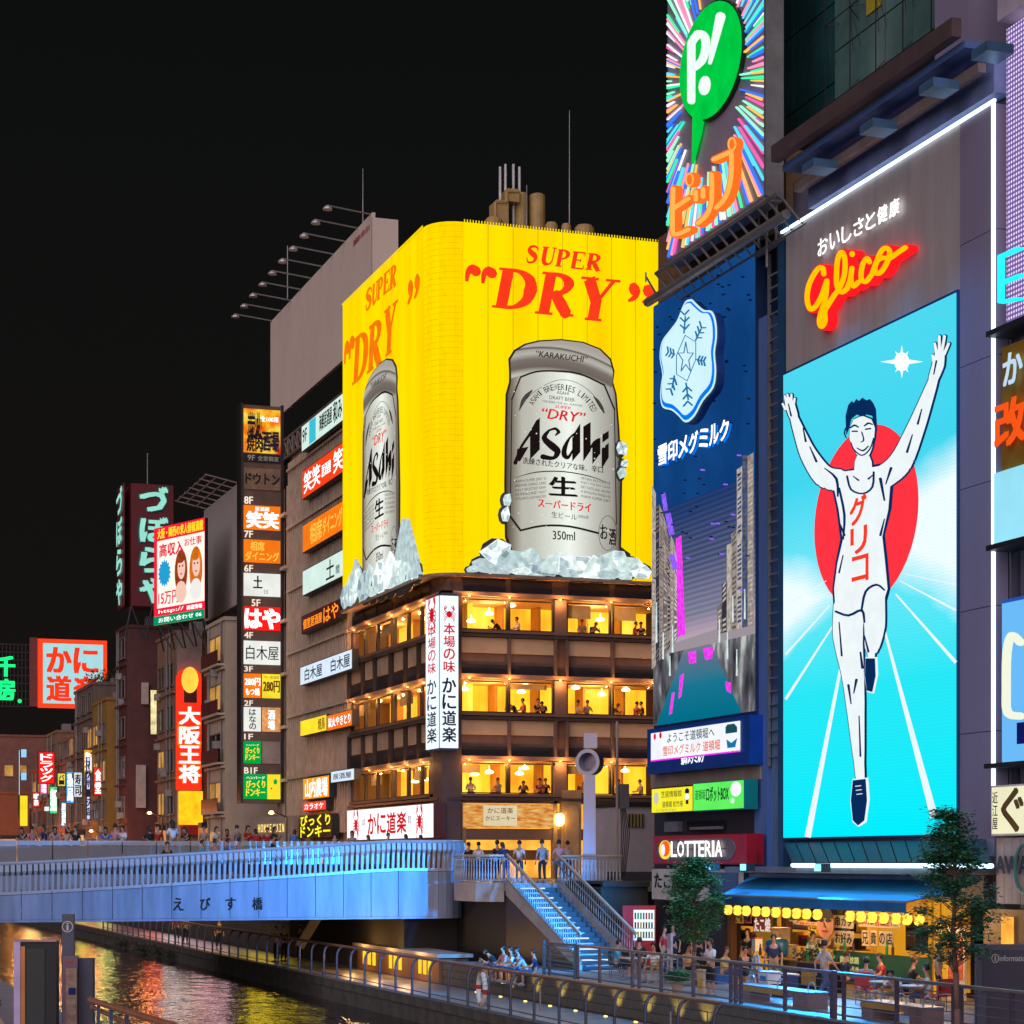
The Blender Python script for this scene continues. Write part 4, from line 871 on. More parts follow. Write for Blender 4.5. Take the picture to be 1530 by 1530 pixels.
# ---------------------------------------------------------------- milk brand board
XM = 31.0; F = FX(XM)
mu0, mu1 = F.u(976), F.u(1127)
mz0, mz1 = zpx(F,975,1085), zpx(F,1125,366)
mb_ = thing('milk_billboard', 'tall navy billboard with snowflake crest, white lettering and a printed picture of the canal', 'billboard', (XM, -(mu0+mu1)/2, mz0))
def _milk():
    m, t, o = _new('navy_board_print'); uv, x, y = uvnodes(t)
    n = noise(t, uv, 3, 3, (1, 1.6, 1))
    # printed photograph: sky above, tall sign-lit facades either side, bridge and river
    ac = math2(t, 'ABSOLUTE', math2(t, 'SUBTRACT', x, .46), 0)
    side = ramp(t, math2(t, 'ADD', ac, math2(t, 'MULTIPLY', math2(t, 'SUBTRACT', .58, y), .0)), [(.28, (0,0,0)), (.31, (1,1,1))], True)
    def cells(sx, sy):
        mp = t.nodes.new('ShaderNodeMapping'); mp.inputs['Scale'].default_value = (sx, sy, 1); t.links.new(uv, mp.inputs[0])
        v = t.nodes.new('ShaderNodeTexVoronoi'); v.distance = 'CHEBYCHEV'; v.inputs['Randomness'].default_value = .55; v.inputs['Scale'].default_value = 1; t.links.new(mp.outputs[0], v.inputs['Vector'])
        s_ = t.nodes.new('ShaderNodeSeparateXYZ'); t.links.new(v.outputs['Color'], s_.inputs[0]); return s_.outputs[0]
    blocks = math2(t, 'ADD', math2(t, 'MULTIPLY', cells(16, 46), .45), math2(t, 'ADD', math2(t, 'MULTIPLY', cells(9, 7), .35), math2(t, 'MULTIPLY', noise(t, uv, 8, 4), .2)))
    fac = ramp(t, blocks, [(.25, (.012,.02,.05)), (.38, (.08,.09,.12)), (.45, (.3,.26,.25)), (.55, (.1,.13,.22)), (.62, (.5,.4,.34)), (.7, (.2,.18,.2)), (.8, (.8,.85,.78))])
    sky = ramp(t, y, [(.19, (.55,.38,.46)), (.24, (.2,.19,.3)), (.36, (.05,.07,.17)), (.48, (.012,.04,.15)), (1, (.004,.045,.19))])
    wv = t.nodes.new('ShaderNodeTexWave'); wv.bands_direction = 'Y'; wv.inputs['Scale'].default_value = 26; wv.inputs['Distortion'].default_value = 0; t.links.new(uv, wv.inputs['Vector'])
    sky = mix(t, math2(t, 'MULTIPLY', math2(t, 'MULTIPLY', wv.outputs['Fac'], .6), math2(t, 'SUBTRACT', .95, math2(t, 'MULTIPLY', y, 1.8))), sky, (.4,.42,.55))
    pic = sky
    wt = ramp(t, y, [(0, (.0,.16,.26)), (.08, (.01,.19,.3)), (.15, (.12,.18,.26)), (.185, (.3,.26,.34))])
    quay = ramp(t, noise(t, uv, 1, 4, (14, 9, 1)), [(.35, (.02,.022,.03)), (.55, (.14,.14,.16)), (.7, (.55,.58,.56))])
    # river narrows towards the printed bridge
    wd = math2(t, 'SUBTRACT', ac, math2(t, 'SUBTRACT', .42, math2(t, 'MULTIPLY', y, 1.75)))
    low = mix(t, ramp(t, math2(t, 'ADD', wd, .0), [(.0, (0,0,0)), (.012, (1,1,1))]), wt, quay)
    isl = ramp(t, y, [(.175, (1,1,1)), (.18, (0,0,0))], True)
    pic = mix(t, isl, pic, low)
    br = math2(t, 'MULTIPLY', math2(t, 'GREATER_THAN', y, .165), math2(t, 'LESS_THAN', y, math2(t, 'ADD', .182, math2(t, 'MULTIPLY', x, .02))))
    pic = mix(t, br, pic, (.35,.31,.34))
    top = ramp(t, math2(t, 'ADD', y, math2(t, 'MULTIPLY', x, 0)), [(.50, (0,0,0)), (.505, (1,1,1))], True)
    pic = mix(t, top, pic, mix(t, ramp(t, n, [(.35,(0,0,0)),(.7,(1,1,1))]), (.004,.045,.18), (.008,.07,.26)))
    emitc(t, o, pic, .95); m.cycles.emission_sampling = 'AUTO'; return m
MP = _milk()
MB().fb(F, mu0-.03, mu1+.03, mz0-.1, mz1+.05, -.8, -.04).build('board_back', NAVYM, mb_)
for i in range(6):
    a = mu0+(mu1-mu0)*i/6; b = mu0+(mu1-mu0)*(i+1)/6
    MB().fb(F, a+.006, b-.006, mz0, mz1, -.04, 0).build('board_panel', MP, mb_, uv=(F, mu0, mu1, mz0, mz1))
fp = lambda x, y: F.px(x, y)
m = MB(); rr = random.Random(5)
for k in range(85):
    u_ = rr.uniform(mu0+.2, mu1-.2); v_ = rr.uniform(mz0+5, mz1-.3); m.fb(F, u_-.035, u_+.035, v_-.02, v_+.02, .0, .1)
m.build('lamp_studs', M('stud_navy', (.004,.01,.04), .5), mb_, kind='stuff')
rv_ = random.Random(31); PB = [E('print_tone_%d' % i, c, .9, .35, 5, light=False) for i, c in enumerate(((.03,.035,.06),(.12,.11,.12),(.34,.28,.25),(.5,.44,.38),(.06,.09,.2),(.2,.16,.16),(.7,.72,.66)))]
def tower_print(x0, x1, y0a, y0b, y1a, y1b):
    tone = rv_.choice(PB[:6]); P = [(x0,y1a),(x1,y1b),(x1,y0b),(x0,y0a)]; b_ = MB().prism(F, [fp(*p) for p in P], .0, .004).build('printed_building', tone, mb_)
    m_ = MB(); n_ = max(4, int((y1a-y0a)/7))
    for r_ in range(n_):
        if rv_.random() < .25: continue
        f0, f1 = (r_+.2)/n_, (r_+.7)/n_; ya, yb = y0a+(y1a-y0a)*f0, y0b+(y1b-y0b)*f0; yc, yd = y0a+(y1a-y0a)*f1, y0b+(y1b-y0b)*f1; k0, k1 = x0+(x1-x0)*.15, x0+(x1-x0)*.85
        m_.prism(F, [fp(k0,yc), fp(k1,yd), fp(k1,yb), fp(k0,ya)], .004, .007)
    m_.build('printed_windows', rv_.choice(PB), b_, kind='stuff')
xs2 = [974,980,985,991,997,1002,1007,1012]
for i in range(7): q0, q1 = i/7, (i+1)/7; tower_print(xs2[i], xs2[i+1], 735+95*q0+rv_.uniform(-12,18), 735+95*q0+rv_.uniform(0,22), 1000-45*q0, 1000-45*q1)
xs3 = [1072,1079,1086,1093,1101,1109,1117,1126]
for i in range(7): q0 = i/7; h_ = (905,870,815,795,700,684,680)[i]; tower_print(xs3[i], xs3[i+1], h_+rv_.uniform(-5,5), h_-4, 948-14*q0, 946-14*q0)
for i in range(9):                                                   # white lit pillars along the printed quays
    x_, y_, h_ = ((980,960,60),(990,985,40),(1000,1010,30),(1004,975,40),(1074,960,35),(1086,985,40),(1100,1010,40),(1094,930,40),(1112,925,45))[i]
    MB().prism(F, [fp(x_,y_), fp(x_+2.6,y_), fp(x_+2,y_-h_), fp(x_+.8,y_-h_)], .01, .016).build('printed_light_pillar', E('print_white', (.7,.85,.82), .95, .2, 4, light=False), mb_)
PUR = E('magenta_print', (.9,.05,.9), 1.0, .3, 6, light=False); PUR2 = E('violet_print', (.3,.12,1), 1.0, .3, 6, light=False)
MB().prism(F, [fp(*p) for p in ((1010,805),(1018,800),(1024,948),(1012,952))], 0, .006).build('magenta_streak', PUR, mb_)
for p in (((988,738),(994,736),(998,762),(992,764)), ((994,768),(1002,766),(1008,798),(1000,800)), ((1000,830),(1008,828),(1014,850),(1006,852))): MB().prism(F, [fp(*q) for q in p], 0, .01).build('violet_streak', PUR2, mb_)
for p in (((1028,975),(1040,972),(1040,990),(1030,992)), ((1050,969),(1066,966),(1064,984),(1054,986)), ((1016,1010),(1022,1006),(1018,1040),(1014,1044)), ((1084,1018),(1092,1020),(1092,1036),(1086,1032)), ((1004,1036),(1008,1034),(1004,1066),(1000,1068))): MB().prism(F, [fp(*q) for q in p], 0, .008).build('magenta_reflection', PUR, mb_)
for k in range(13):                                                  # little printed stars
    a = rr.uniform(985, 1115), rr.uniform(480, 900)
    MB().prism(F, [fp(a[0]+1.1*cos(q*pi/3), a[1]+1.3*sin(q*pi/3)) for q in range(6)], 0, .13).build('lit_stud', PUR2, mb_)
# crest: scalloped shield, rim in bright blue, snowflake and star
CB = E('crest_blue', (.0,.2,.95), 1.0, 0, light=False); CW = E('crest_white', (.62,.88,.95), 1.05, .03); CL = E('crest_line', (.01,.22,.5), .8, 0, light=False)
cc = (1039, 541)
out = [(1044,448),(1052,456),(1062,464),(1074,466),(1080,482),(1081,505),(1078,528),(1080,555),(1076,580),(1060,600),(1048,622),(1035,632),(1024,622),(1014,614),(1001,610),(997,596),(998,575),(1000,560),(996,535),(999,512),(1010,496),(1022,480),(1030,460),(1036,450)]
out = spline(out+out[:1], [1]*(len(out)+1), 3)[0][:-1]
def sc_(P, k, dx=0, dy=0): return [(cc[0]+(x-cc[0])*k+dx, cc[1]+(y-cc[1])*k+dy) for x, y in P]
cr = MB().prism(F, [fp(*p) for p in sc_(out, 1.0, 3, 3)], 0, .25).build('crest', M('crest_side', (.01,.06,.25), .5), mb_)
for k, w_, mt, dx, dy in ((1.0, .28, CW, 0, 0), (.965, .285, CB, 0, 0), (.91, .29, CW, -1.2, -2.5)): MB().prism(F, [fp(*p) for p in sc_(out, k, dx, dy)], .25, w_).build('crest_layer', mt, cr)
cx0, cy0 = 1036, 536
hexp = [(cx0-14, cy0-4), (cx0-1, cy0-34), (cx0+15, cy0-24), (cx0+15, cy0+2), (cx0+2, cy0+34), (cx0-14, cy0+24)]
hb = MB()
for i in range(6): hb.ribbon(F, [hexp[i], hexp[(i+1) % 6]], .9, .29, .3, mp=fp)
star = [(cx0+(14 if i % 2 == 0 else 5.5)*sin(i*pi/5)*.86+0, cy0-(24 if i % 2 == 0 else 9.5)*cos(i*pi/5)) for i in range(10)]
for i in range(10): hb.ribbon(F, [star[i], star[(i+1) % 10]], 1.1, .29, .3, mp=fp)
for i, (hx, hy) in enumerate(hexp):                                   # feathered arm from each corner
    dx, dy = hx-cx0, hy-cy0; L = math.hypot(dx, dy*.6); dx, dy = dx/L, dy/L
    hb.ribbon(F, [(hx+2*dx-1.5, hy+2*dy), (hx+16*dx*.62+1, hy+24*dy*.7)], 1.7, .29, .3, mp=fp)
    for s_ in (-1, 1):
        for j in range(3):
            q = .3+j*.36; ax, ay = hx+dx*12*q, hy+dy*18*q
            hb.ribbon(F, [(ax, ay), (ax+s_*5.2*(-dy)*.75+dx*2.5, ay+s_*8*dx*.8+dy*4)], 1.9, .29, .3, mp=fp)
hb.build('snowflake_emblem', CL, cr)
for i, ch in enumerate('雪印メグミルク'):
    x0_ = 987+i*15.4; y_ = 697-(x0_-987)*.40; tx(MB(), F, ch, F.u(x0_), F.u(x0_+13.2), zpx(F, x0_, y_), zpx(F, x0_, y_-29), .1, .045).build('lettering', EW, mb_)
    tx(MB(), F, ch, F.u(x0_)+.08, F.u(x0_+13.2)+.08, zpx(F, x0_, y_)-.06, zpx(F, x0_, y_-29)-.06, .03, .05).build('lettering_shadow', CB, mb_)
# lower lit notice box of the board
F3 = FX(XM-.35)
q0, q1 = F3.u(967), F3.u(1114)
nb = thing('notice_sign', 'blue cased white lightbox with teal and orange welcome lettering below the canal picture', 'sign', (XM-.4, -(q0+q1)/2, zpx(F3,967,1155)))
za_, zb_ = zpx(F3, 967, 1157), zpx(F3, 967, 1090)
MB().fb(F3, q0, q1+.3, za_, zb_, -.9, 0).build('sign_case', M('royal_blue_case', (.0,.06,.32), .4), nb)
i0, i1, j0, j1 = F3.u(974), F3.u(1106), zpx(F3, 974, 1136), zpx(F3, 974, 1096)
MB().fb(F3, i0, i1, j0, j1, 0, .04).build('light_panel', EWH, nb)
TEAL = M('teal_print', (.01,.25,.3), .6, var=0); ORG = E('orange_print', (1,.13,.03), .8, 0, light=False)
L = i1-i0; H = j1-j0
lettering(nb, F3, 'ようこそ道頓堀へ', i0+L*.2, i0+L*.74, j0+H*.56, j0+H*.92, .045, TEAL, .02)
lettering(nb, F3, '雪印メグミルク 道頓堀', i0+L*.15, i0+L*.8, j0+H*.1, j0+H*.46, .045, ORG, .02)
lettering(nb, F3, '雪印メグミルク', F3.u(1018), F3.u(1052), za_+.22, za_+.22+.42, .01, EW, .03)
MB().ell(F3, i0+L*.05, j0+H*.86, .1, .12, .04, .05, 10).build('red_dot', REDP, nb); MB().ell(F3, i0+L*.12, j0+H*.88, .1, .12, .04, .05, 10).build('red_dot', REDP, nb)
MB().prism(F3, [(i0+L*.86, j0+H*.62), (i0+L*.98, j0+H*.62), (i0+L*.98, j0+H*.8), (i0+L*.95, j0+H*.93), (i0+L*.88, j0+H*.93), (i0+L*.86, j0+H*.85)], .04, .05).build('carton_picture', TEAL, nb)
MB().prism(F3, [(i0+L*.88, j0+H*.12), (i0+L*.96, j0+H*.12), (i0+L*.98, j0+H*.42), (i0+L*.92, j0+H*.28), (i0+L*.87, j0+H*.42)], .04, .05).build('cup_picture', CL, nb)
MB().fb(F3, i0, i1, j0-.05, j0, 0, .05).build('magenta_edge', PUR, nb)
# ---------------------------------------------------------------- blue side wall, ladder and tall truss
sw = thing('blue_service_wall', 'blue grey wall strip with tall steel ladder between the navy board and the runner screen', 'wall', (31.5, -G.u(1150), 0))
FW = FX(31.15)
MB().fb(FW, FW.u(1127), FW.u(1146), 3.5, 22, -.5, 0).build('wall_strip', BLUEW, sw)
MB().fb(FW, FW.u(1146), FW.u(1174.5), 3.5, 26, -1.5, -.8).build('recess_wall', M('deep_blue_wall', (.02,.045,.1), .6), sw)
MB().fb(FW, FW.u(1166.5), FW.u(1174.5), 3.5, 25, -.8, .1).build('corner_column', M('column_blue', (.03,.12,.26), .45, .3), sw)
MB().fb(FW, FW.u(1132), FW.u(1172), 3.5, 9.5, -.7, -.15).build('base_wall', M('stained_blue_wall', (.1,.2,.36), .7, var=.45, scale=1.1, streak=True), sw)
la, lb = FW.u(1147.5), FW.u(1163)
MB().fb(FW, la-.05, la+.03, 7, 24, -.1, 0).fb(FW, lb-.03, lb+.05, 7, 24, -.1, 0).build('ladder_rail', STEEL, sw)
for i in range(38): MB().fb(FW, la, lb, 7.3+i*.43, 7.36+i*.43, -.08, -.02).build('rung', STEEL, sw)
for x_, y_, h_ in ((1152, 400, 3.2), (1166, 360, 2.4), (1140, 370, 1.6)):
    u_, v_ = FW.px(x_, y_); MB().tube(FW.P(u_, v_, .15), FW.P(u_, v_+h_, .15), .05, 6).build('conduit', STEEL, sw)
# ---------------------------------------------------------------- neon sign with speech balloon
XP = 30.2; Q = FX(XP)
pu0, pu1 = Q.u(997.5), Q.u(1145.5)
pz0 = zpx(Q, 1000, 391); pz1 = 37.8
ps = thing('neon_sign', 'tall neon sign with multicoloured rays, green speech balloon and orange lettering', 'neon sign', (XP, -(pu0+pu1)/2, pz0))
MB().fb(Q, pu0, pu1, pz0, pz1, -.5, 0).build('sign_board', M('sign_grey', (.33,.27,.36), .5, var=.1), ps)
MB().fb(Q, pu1, pu1+.12, pz0, pz1, -.55, .1).fb(Q, pu0-.05, pu1, pz0-.12, pz0, -.55, .12).build('sign_edge', STEEL, ps)
pc = ['neon_pink','neon_green','neon_cyan','neon_blue','neon_amber','neon_white','neon_rose','neon_mint']
pv = [(1,.12,.45),(.05,.95,.4),(.1,.75,1),(.04,.2,1),(1,.55,.12),(.9,.95,1),(1,.3,.5),(.35,1,.65)]
NE = [E(n_, c_, 1.15, 0, light=False) for n_, c_ in zip(pc, pv)]
qc = Q.px(1064, 120); rr = random.Random(21)
W_, H_ = pu1-pu0, pz1-pz0
for k in range(190):
    a = 2*pi*(k+rr.uniform(-.9,.9))/190
    # ray leaves the balloon edge and stops at the board edge or before
    ca_, sa_ = cos(a), sin(a)
    r0 = 1/math.sqrt((ca_/2.3)**2+(sa_/3.1)**2)*rr.uniform(.95,1.5)
    lim = min((pu1-.1-qc[0])/ca_ if ca_ > .001 else 1e9, (pu0+.1-qc[0])/ca_ if ca_ < -.001 else 1e9, (pz1-.1-qc[1])/sa_ if sa_ > .001 else 1e9, (pz0+.15-qc[1])/sa_ if sa_ < -.001 else 1e9)
    r1 = min(lim, rr.uniform(4, 11.5))
    if r1 < r0+.4: r1 = min(lim, r0+1.5)
    if r1 < r0+.2: continue
    w0_, w1_ = .04, rr.uniform(.045, .1)
    nx_, ny_ = -sa_, ca_
    q_ = [(qc[0]+ca_*r0+nx_*w0_/2, qc[1]+sa_*r0+ny_*w0_/2), (qc[0]+ca_*r0-nx_*w0_/2, qc[1]+sa_*r0-ny_*w0_/2), (qc[0]+ca_*r1-nx_*w1_/2, qc[1]+sa_*r1-ny_*w1_/2), (qc[0]+ca_*r1+nx_*w1_/2, qc[1]+sa_*r1+ny_*w1_/2)]
    MB().prism(Q, q_, .02, .07+.0002*k).build('neon_ray', rr.choice(NE), ps)
GR = E('balloon_green', (.0, .62, .06), .95, .15, 1.2)
qp = lambda x, y: Q.px(x, y)
bal = []
for i in range(40):
    a = 2*pi*i/40; ex = 46*cos(a); ey = 84*sin(a); bal.append((1069+ex+(-.0*ey), 91+ey-ex*.62))
MB().prism(Q, [qp(1069+(x-1069)*1.03, 91+(y-91)*1.03) for x, y in bal], .0, .16).build('balloon_edge', M('balloon_edge', (.0,.02,.01), .5), ps)
MB().prism(Q, [qp(*p) for p in bal], .1, .2).prism(Q, [qp(*p) for p in ((1042,165),(1060,164),(1053,200),(1041,246))], .1, .19).build('speech_balloon', GR, ps)
for pts, ws in (([(1042,66),(1042,152)],[10.5,10]), ([(1042,66),(1052,52),(1062,56),(1064,72),(1058,92),(1045,104)],[10,11,11,11,10,8])): MB().ribbon(Q, pts, ws, .2, .26, mp=qp, smooth=2).build('neon_letter', E('balloon_white', (.85,.95,.92), 1.05, .08, 6, light=False), ps)
MB().ribbon(Q, [(1086,26),(1078,60),(1070,96)], [13,9,3], .2, .26, mp=qp).build('neon_letter', MATS['balloon_white'], ps)
MB().prism(Q, [qp(1062+8*cos(a*pi/8), 129+14*sin(a*pi/8)-8*cos(a*pi/8)*.3) for a in range(16)], .2, .26).build('neon_letter', MATS['balloon_white'], ps)
NO = E('neon_orange', (1, .16, .015), 1.1, 0); NO2 = E('neon_orange_core', (1, .42, .08), 1.15, 0, light=False)
for pts in ([(1019,283),(1018,340),(1022,352),(1042,344)], [(1021,312),(1042,298)], [(1053,288),(1053,300)], [(1064,284),(1064,296)], [(1077,262),(1077,300),(1070,322),(1056,335)], [(1080,240),(1107,228)], [(1107,232),(1106,268),(1098,296),(1084,312)]):
    MB().ribbon(Q, pts, [11]*len(pts), .1, .32, mp=qp, smooth=3).build('neon_letter', NO, ps); MB().ribbon(Q, pts, [5.5]*len(pts), .32, .36, mp=qp, smooth=3).build('neon_tube', NO2, ps)
for cx_, cy_ in ((1044,270),(1108,217)):
    o_ = MB(); i_ = MB()
    for k in range(12):
        a0_, a1_ = 2*pi*k/12, 2*pi*(k+1)/12
        o_.ribbon(Q, [(cx_+5.5*cos(a0_), cy_+9*sin(a0_)), (cx_+5.5*cos(a1_), cy_+9*sin(a1_))], 4.5, .1, .33, mp=qp, cap=False)
        i_.ribbon(Q, [(cx_+5.5*cos(a0_), cy_+9*sin(a0_)), (cx_+5.5*cos(a1_), cy_+9*sin(a1_))], 2, .34, .36, mp=qp, cap=False)
    o_.build('neon_letter', NO, ps); i_.build('neon_tube', NO2, ps)
# lattice gantry under it
gn = thing('sign_gantry', 'grey tubular gantry carrying the balloon neon sign over the navy board', 'gantry', (XP, -(pu0+pu1)/2, pz0-1))
m = MB(); ya_, yb_ = -pu1-1.2, -pu0+.6
A_ = (XP+.1, ya_, pz0-.9); B_ = (XP+.1, yb_+1.5, pz0-.9)
m.tube(A_, B_, .16, 8); m.tube((XP+.9, ya_, pz0-1.1), (XP+.9, yb_, pz0-1.1), .12, 8); m.tube((XP-.2, ya_, pz0-.25), (XP-.2, yb_, pz0-.25), .07, 6)
m.build('gantry_pipe', STEEL, gn)
m = MB()
for i in range(14):
    y = ya_+(yb_-ya_)*i/13; m.tube((XP-.2, y, pz0-.25), (XP+.9, y+.3, pz0-1.1), .04, 5); m.tube((XP-.2, y, pz0-.25), (XP+.1, y-.4, pz0-.9), .04, 5)
m.build('gantry_braces', STEEL, gn, kind='stuff')
MB().tube(onX(985,447,XM-.2), onX(965,413,29.2), .035).tube(onX(965,407,29.2), onX(965,421,29.2), .03).build('stay_rod', STEEL, gn)
MB().box(31.2, 34, -pu1+.6, -F.u(976), mz1+.1, mz1+2.6).build('roof_block', M('amber_roof_wall', (.2,.11,.05), .7), gn)
# ---------------------------------------------------------------- shops below the navy board
sb = thing('corner_shop_building', 'narrow building with stained concrete band and dark shop floors below the milk billboard', 'building', (31.2, 68, 0))
S = FX(31.1)
MB().fb(S, S.u(972), S.u(1136), 6.6, zpx(S,972,1150)+.6, -.8, 0).build('concrete_band', M('tan_band', (.32,.24,.19), .8), sb)
MB().fb(S, S.u(974), S.u(1135), 3.35, 6.6, -.8, -.1).build('dark_wall', M('shop_dark_wall', (.035,.03,.04), .6), sb); MB().fb(S, S.u(974), S.u(1076), 0, 3.34, -.8, -.1).build('dark_wall', MATS['shop_dark_wall'], sb)
MB().fb(S, S.u(996), S.u(1016), zpx(S,996,1243), zpx(S,996,1228), -.1, .1).build('air_grille', STEEL, sb)
MB().fb(S, S.u(1027), S.u(1082), zpx(S,1027,1240), zpx(S,1027,1228), -.1, .02).build('window', DGLASS, sb)
MB().fb(S, S.u(1040), S.u(1082), zpx(S,1040,1240), zpx(S,1040,1236), .02, .25).build('awning_box', STEEL, sb)
# yellow and green signs
T = FX(30.5)
def sgn(name, label, fr, x0, x1, yt, yb, face, case, depth=.5, cat='sign', uv=False):
    a, b, lo, hi = pxbox(fr, x0, yt, x1, yb); t_ = thing(name, label, cat, fr.P((a+b)/2, lo, 0)); lightbox(t_, fr, a, b, lo, hi, -depth, 0, face, case, uv=uv); return t_, a, b, lo, hi
t_, a, b, lo, hi = sgn('shop_sign', 'yellow lightbox with dark lettering and two little figures left of the green sign', T, 974, 1035.5, 1178, 1216, E('yellow_box', (.95,.86,.03), 1.0), None)
H = hi-lo; L = b-a
lettering(t_, T, '芝居情報館', a+L*.25, a+L*.75, lo+H*.6, lo+H*.85, .03, M('olive_ink', (.12,.1,.01), var=0)); lettering(t_, T, '道頓堀 松竹座', a+L*.28, a+L*.78, lo+H*.22, lo+H*.45, .03, NAVY)
lettering(t_, T, 'インフォメーション', a+L*.12, a+L*.62, lo+H*.06, lo+H*.17, .03, TEAL)
MB().ell(T, a+L*.13, lo+H*.6, L*.06, H*.25, .03, .035, 14).build('face_picture', E('pale_face', (.75,.75,.72), .8, 0, light=False), t_)
MB().ell(T, a+L*.88, lo+H*.78, L*.05, H*.12, .03, .035, 12).fb(T, a+L*.85, a+L*.91, lo+H*.3, lo+H*.5, .03, .034).build('figure_picture', NAVY, t_); MB().ell(T, a+L*.88, lo+H*.58, L*.05, H*.13, .034, .037, 12).build('figure_shirt', EWH, t_)
t_, a, b, lo, hi = sgn('shop_sign', 'bright green lightbox with white round balloon beside the yellow sign', T, 1036, 1112, 1170, 1213, E('green_box', (.12,.9,.12), 1.0, .1), M('green_case', (.0,.2,.18), .4))
H = hi-lo; L = b-a
lettering(t_, T, '道頓堀', a+L*.05, a+L*.26, lo+H*.4, lo+H*.75, .03, M('green_ink', (.01,.35,.05), var=0)); lettering(t_, T, 'ロボットBOX', a+L*.28, a+L*.72, lo+H*.32, lo+H*.82, .03, M('dark_green_ink', (.0,.1,.03), var=0), .03)
MB().ell(T, a+L*.86, lo+H*.68, L*.1, H*.25, .03, .04, 20).ell(T, a+L*.8, lo+H*.3, L*.035, H*.09, .04, .045, 12).build('round_balloon', EWH, t_)
# burger restaurant sign
t_, a, b, lo, hi = sgn('burger_sign', 'red sign with recessed rounded panel, orange emblem and white capitals', FX(30.4), 976, 1117, 1249, 1291, M('red_enamel', (.5,.005,.02), .3), M('red_case', (.35,.005,.015), .4), .6)
T4 = FX(30.4); H = hi-lo; L = b-a
rp_ = [(a+L*(.14+.09*cos(q)) , lo+H*(.5+.36*sin(q))) for q in [pi/2+pi*i/10 for i in range(11)]]+[(a+L*(.82+.07*cos(q)), lo+H*(.5+.36*sin(q))) for q in [-pi/2+pi*i/10 for i in range(11)]]
MB().prism(T4, rp_, .02, .06).build('recess_panel', M('recess_grey', (.2,.16,.15), .4, .4), t_)
MB().ell(T4, a+L*.16, lo+H*.5, L*.065, H*.33, .06, .1, 24).build('emblem_bun', E('emblem_yellow', (1,.72,.1), 1, 0, light=False), t_)
MB().ell(T4, a+L*.172, lo+H*.54, L*.046, H*.27, .1, .12, 24).build('emblem_filling', E('emblem_orange', (1,.13,.01), 1, 0, light=False), t_); MB().ell(T4, a+L*.15, lo+H*.5, L*.022, H*.2, .12, .13, 16).build('emblem_glint', EWH, t_)
for i, ch in enumerate('LOTTERIA'):
    ww = (.072,.08,.075,.075,.066,.074,.03,.08); x0_ = .245+sum(ww[:i]); tx(MB(), T4, ch, a+L*x0_, a+L*(x0_+ww[i]-.01), lo+H*.26, lo+H*.78, .14, .04).build('sign_letter', EW, t_)
MB().fb(T4, a+L*.22, a+L*.8, lo+H*.5, lo+H*.53, .07, .1).build('letter_rail', DARK, t_)
t_, a, b, lo, hi = sgn('takoyaki_sign', 'off-white board with black brush lettering partly behind the small tree', FX(30.6), 974, 1112, 1296, 1345, M('off_white_board', (.55,.54,.48), .6), None, .4)
T5 = FX(30.6)
lettering(t_, T5, 'たこ焼き', T5.u(979), T5.u(1030), lo+.45, hi-.2, .03, INK, .05)
MB().fb(T5, T5.u(1062), T5.u(1104), lo+.35, hi-.15, .02, .05).build('dark_window', DGLASS, t_)
# red drinks machine
vmx = onZ(982, 1460, 0); vm = thing('vending_machine', 'red drinks machine with lit display shelves at the foot of the stairs', 'vending machine', (29.3, 70.3, 0))
VF = FAB((28.95, 70.6), (30.2, 69.9)); v_u = 0
MB().fb(VF, .05, 1.25, .12, 2.25, -.8, 0).build('cabinet', M('machine_red', (.45,.01,.02), .35), vm)
MB().fb(VF, .45, 1.2, 1.0, 2.1, 0, .03).build('display_window', E('vending_light', (.8,.95,1), 1.2), vm)
rr = random.Random(9)
for j in range(3):
    MB().fb(VF, .45, 1.2, 1.08+j*.34, 1.1+j*.34, .03, .08).build('shelf', WHITE, vm)
    for i in range(7):
        MB().tube(VF.P(.52+i*.1, 1.1+j*.34, .06), VF.P(.52+i*.1, 1.32+j*.34, .06), .033, 8).build('drink', rr.choice([M('drink_red',(.6,.02,.02)),M('drink_green',(.02,.3,.08)),M('drink_yellow',(.7,.5,.03)),M('drink_brown',(.1,.04,.02))]), vm)
MB().fb(VF, .5, 1.15, .35, .6, 0, .03).build('flap', DARK, vm)
# ---------------------------------------------------------------- restaurant under the screen
rs = thing('riverside_restaurant', 'open fronted riverside eatery with amber interior and paper notices below the runner screen', 'restaurant', (31.6, 57, 0))
RF = FX(31.4); ra, rb_ = RF.u(1090), RF.u(1432)
AMB = E('amber_interior', (1, .36, .03), .62, .5, 1.1)  # wall glows by itself, standing in for the eatery's lamplight
MB().fb(FX(33.2), FX(33.2).u(1060), FX(33.2).u(1450), 0, 3.4, 0, .1).build('interior_wall', AMB, rs)
MB().box(31.0, 33.2, -rb_-1, -ra+3.6, 3.3, 3.45).build('ceiling', BEIGE, rs)
MB().fb(RF, ra-2, RF.u(1470), 2.75, 4.2, -.3, 0).build('fascia', M('fascia_dark', (.06,.05,.06), .6), rs)
for x0_, x1_ in ((1086,1093),(1168,1176),(1392,1396),(1405,1408)): MB().fb(RF, RF.u(x0_), RF.u(x1_), 0, 2.75, -.2, .02).build('door_post', M('post_wood', (.2,.09,.03), .6), rs)
MB().fb(RF, RF.u(1353), RF.u(1386), zpx(RF,1353,1420), zpx(RF,1353,1376), -.1, .0).build('dark_screen', DGLASS, rs)
MB().fb(RF, RF.u(1388), RF.u(1420), .05, 2.7, -.1, .02).build('orange_door', E('orange_door', (.95,.4,.02), .75, .1), rs)
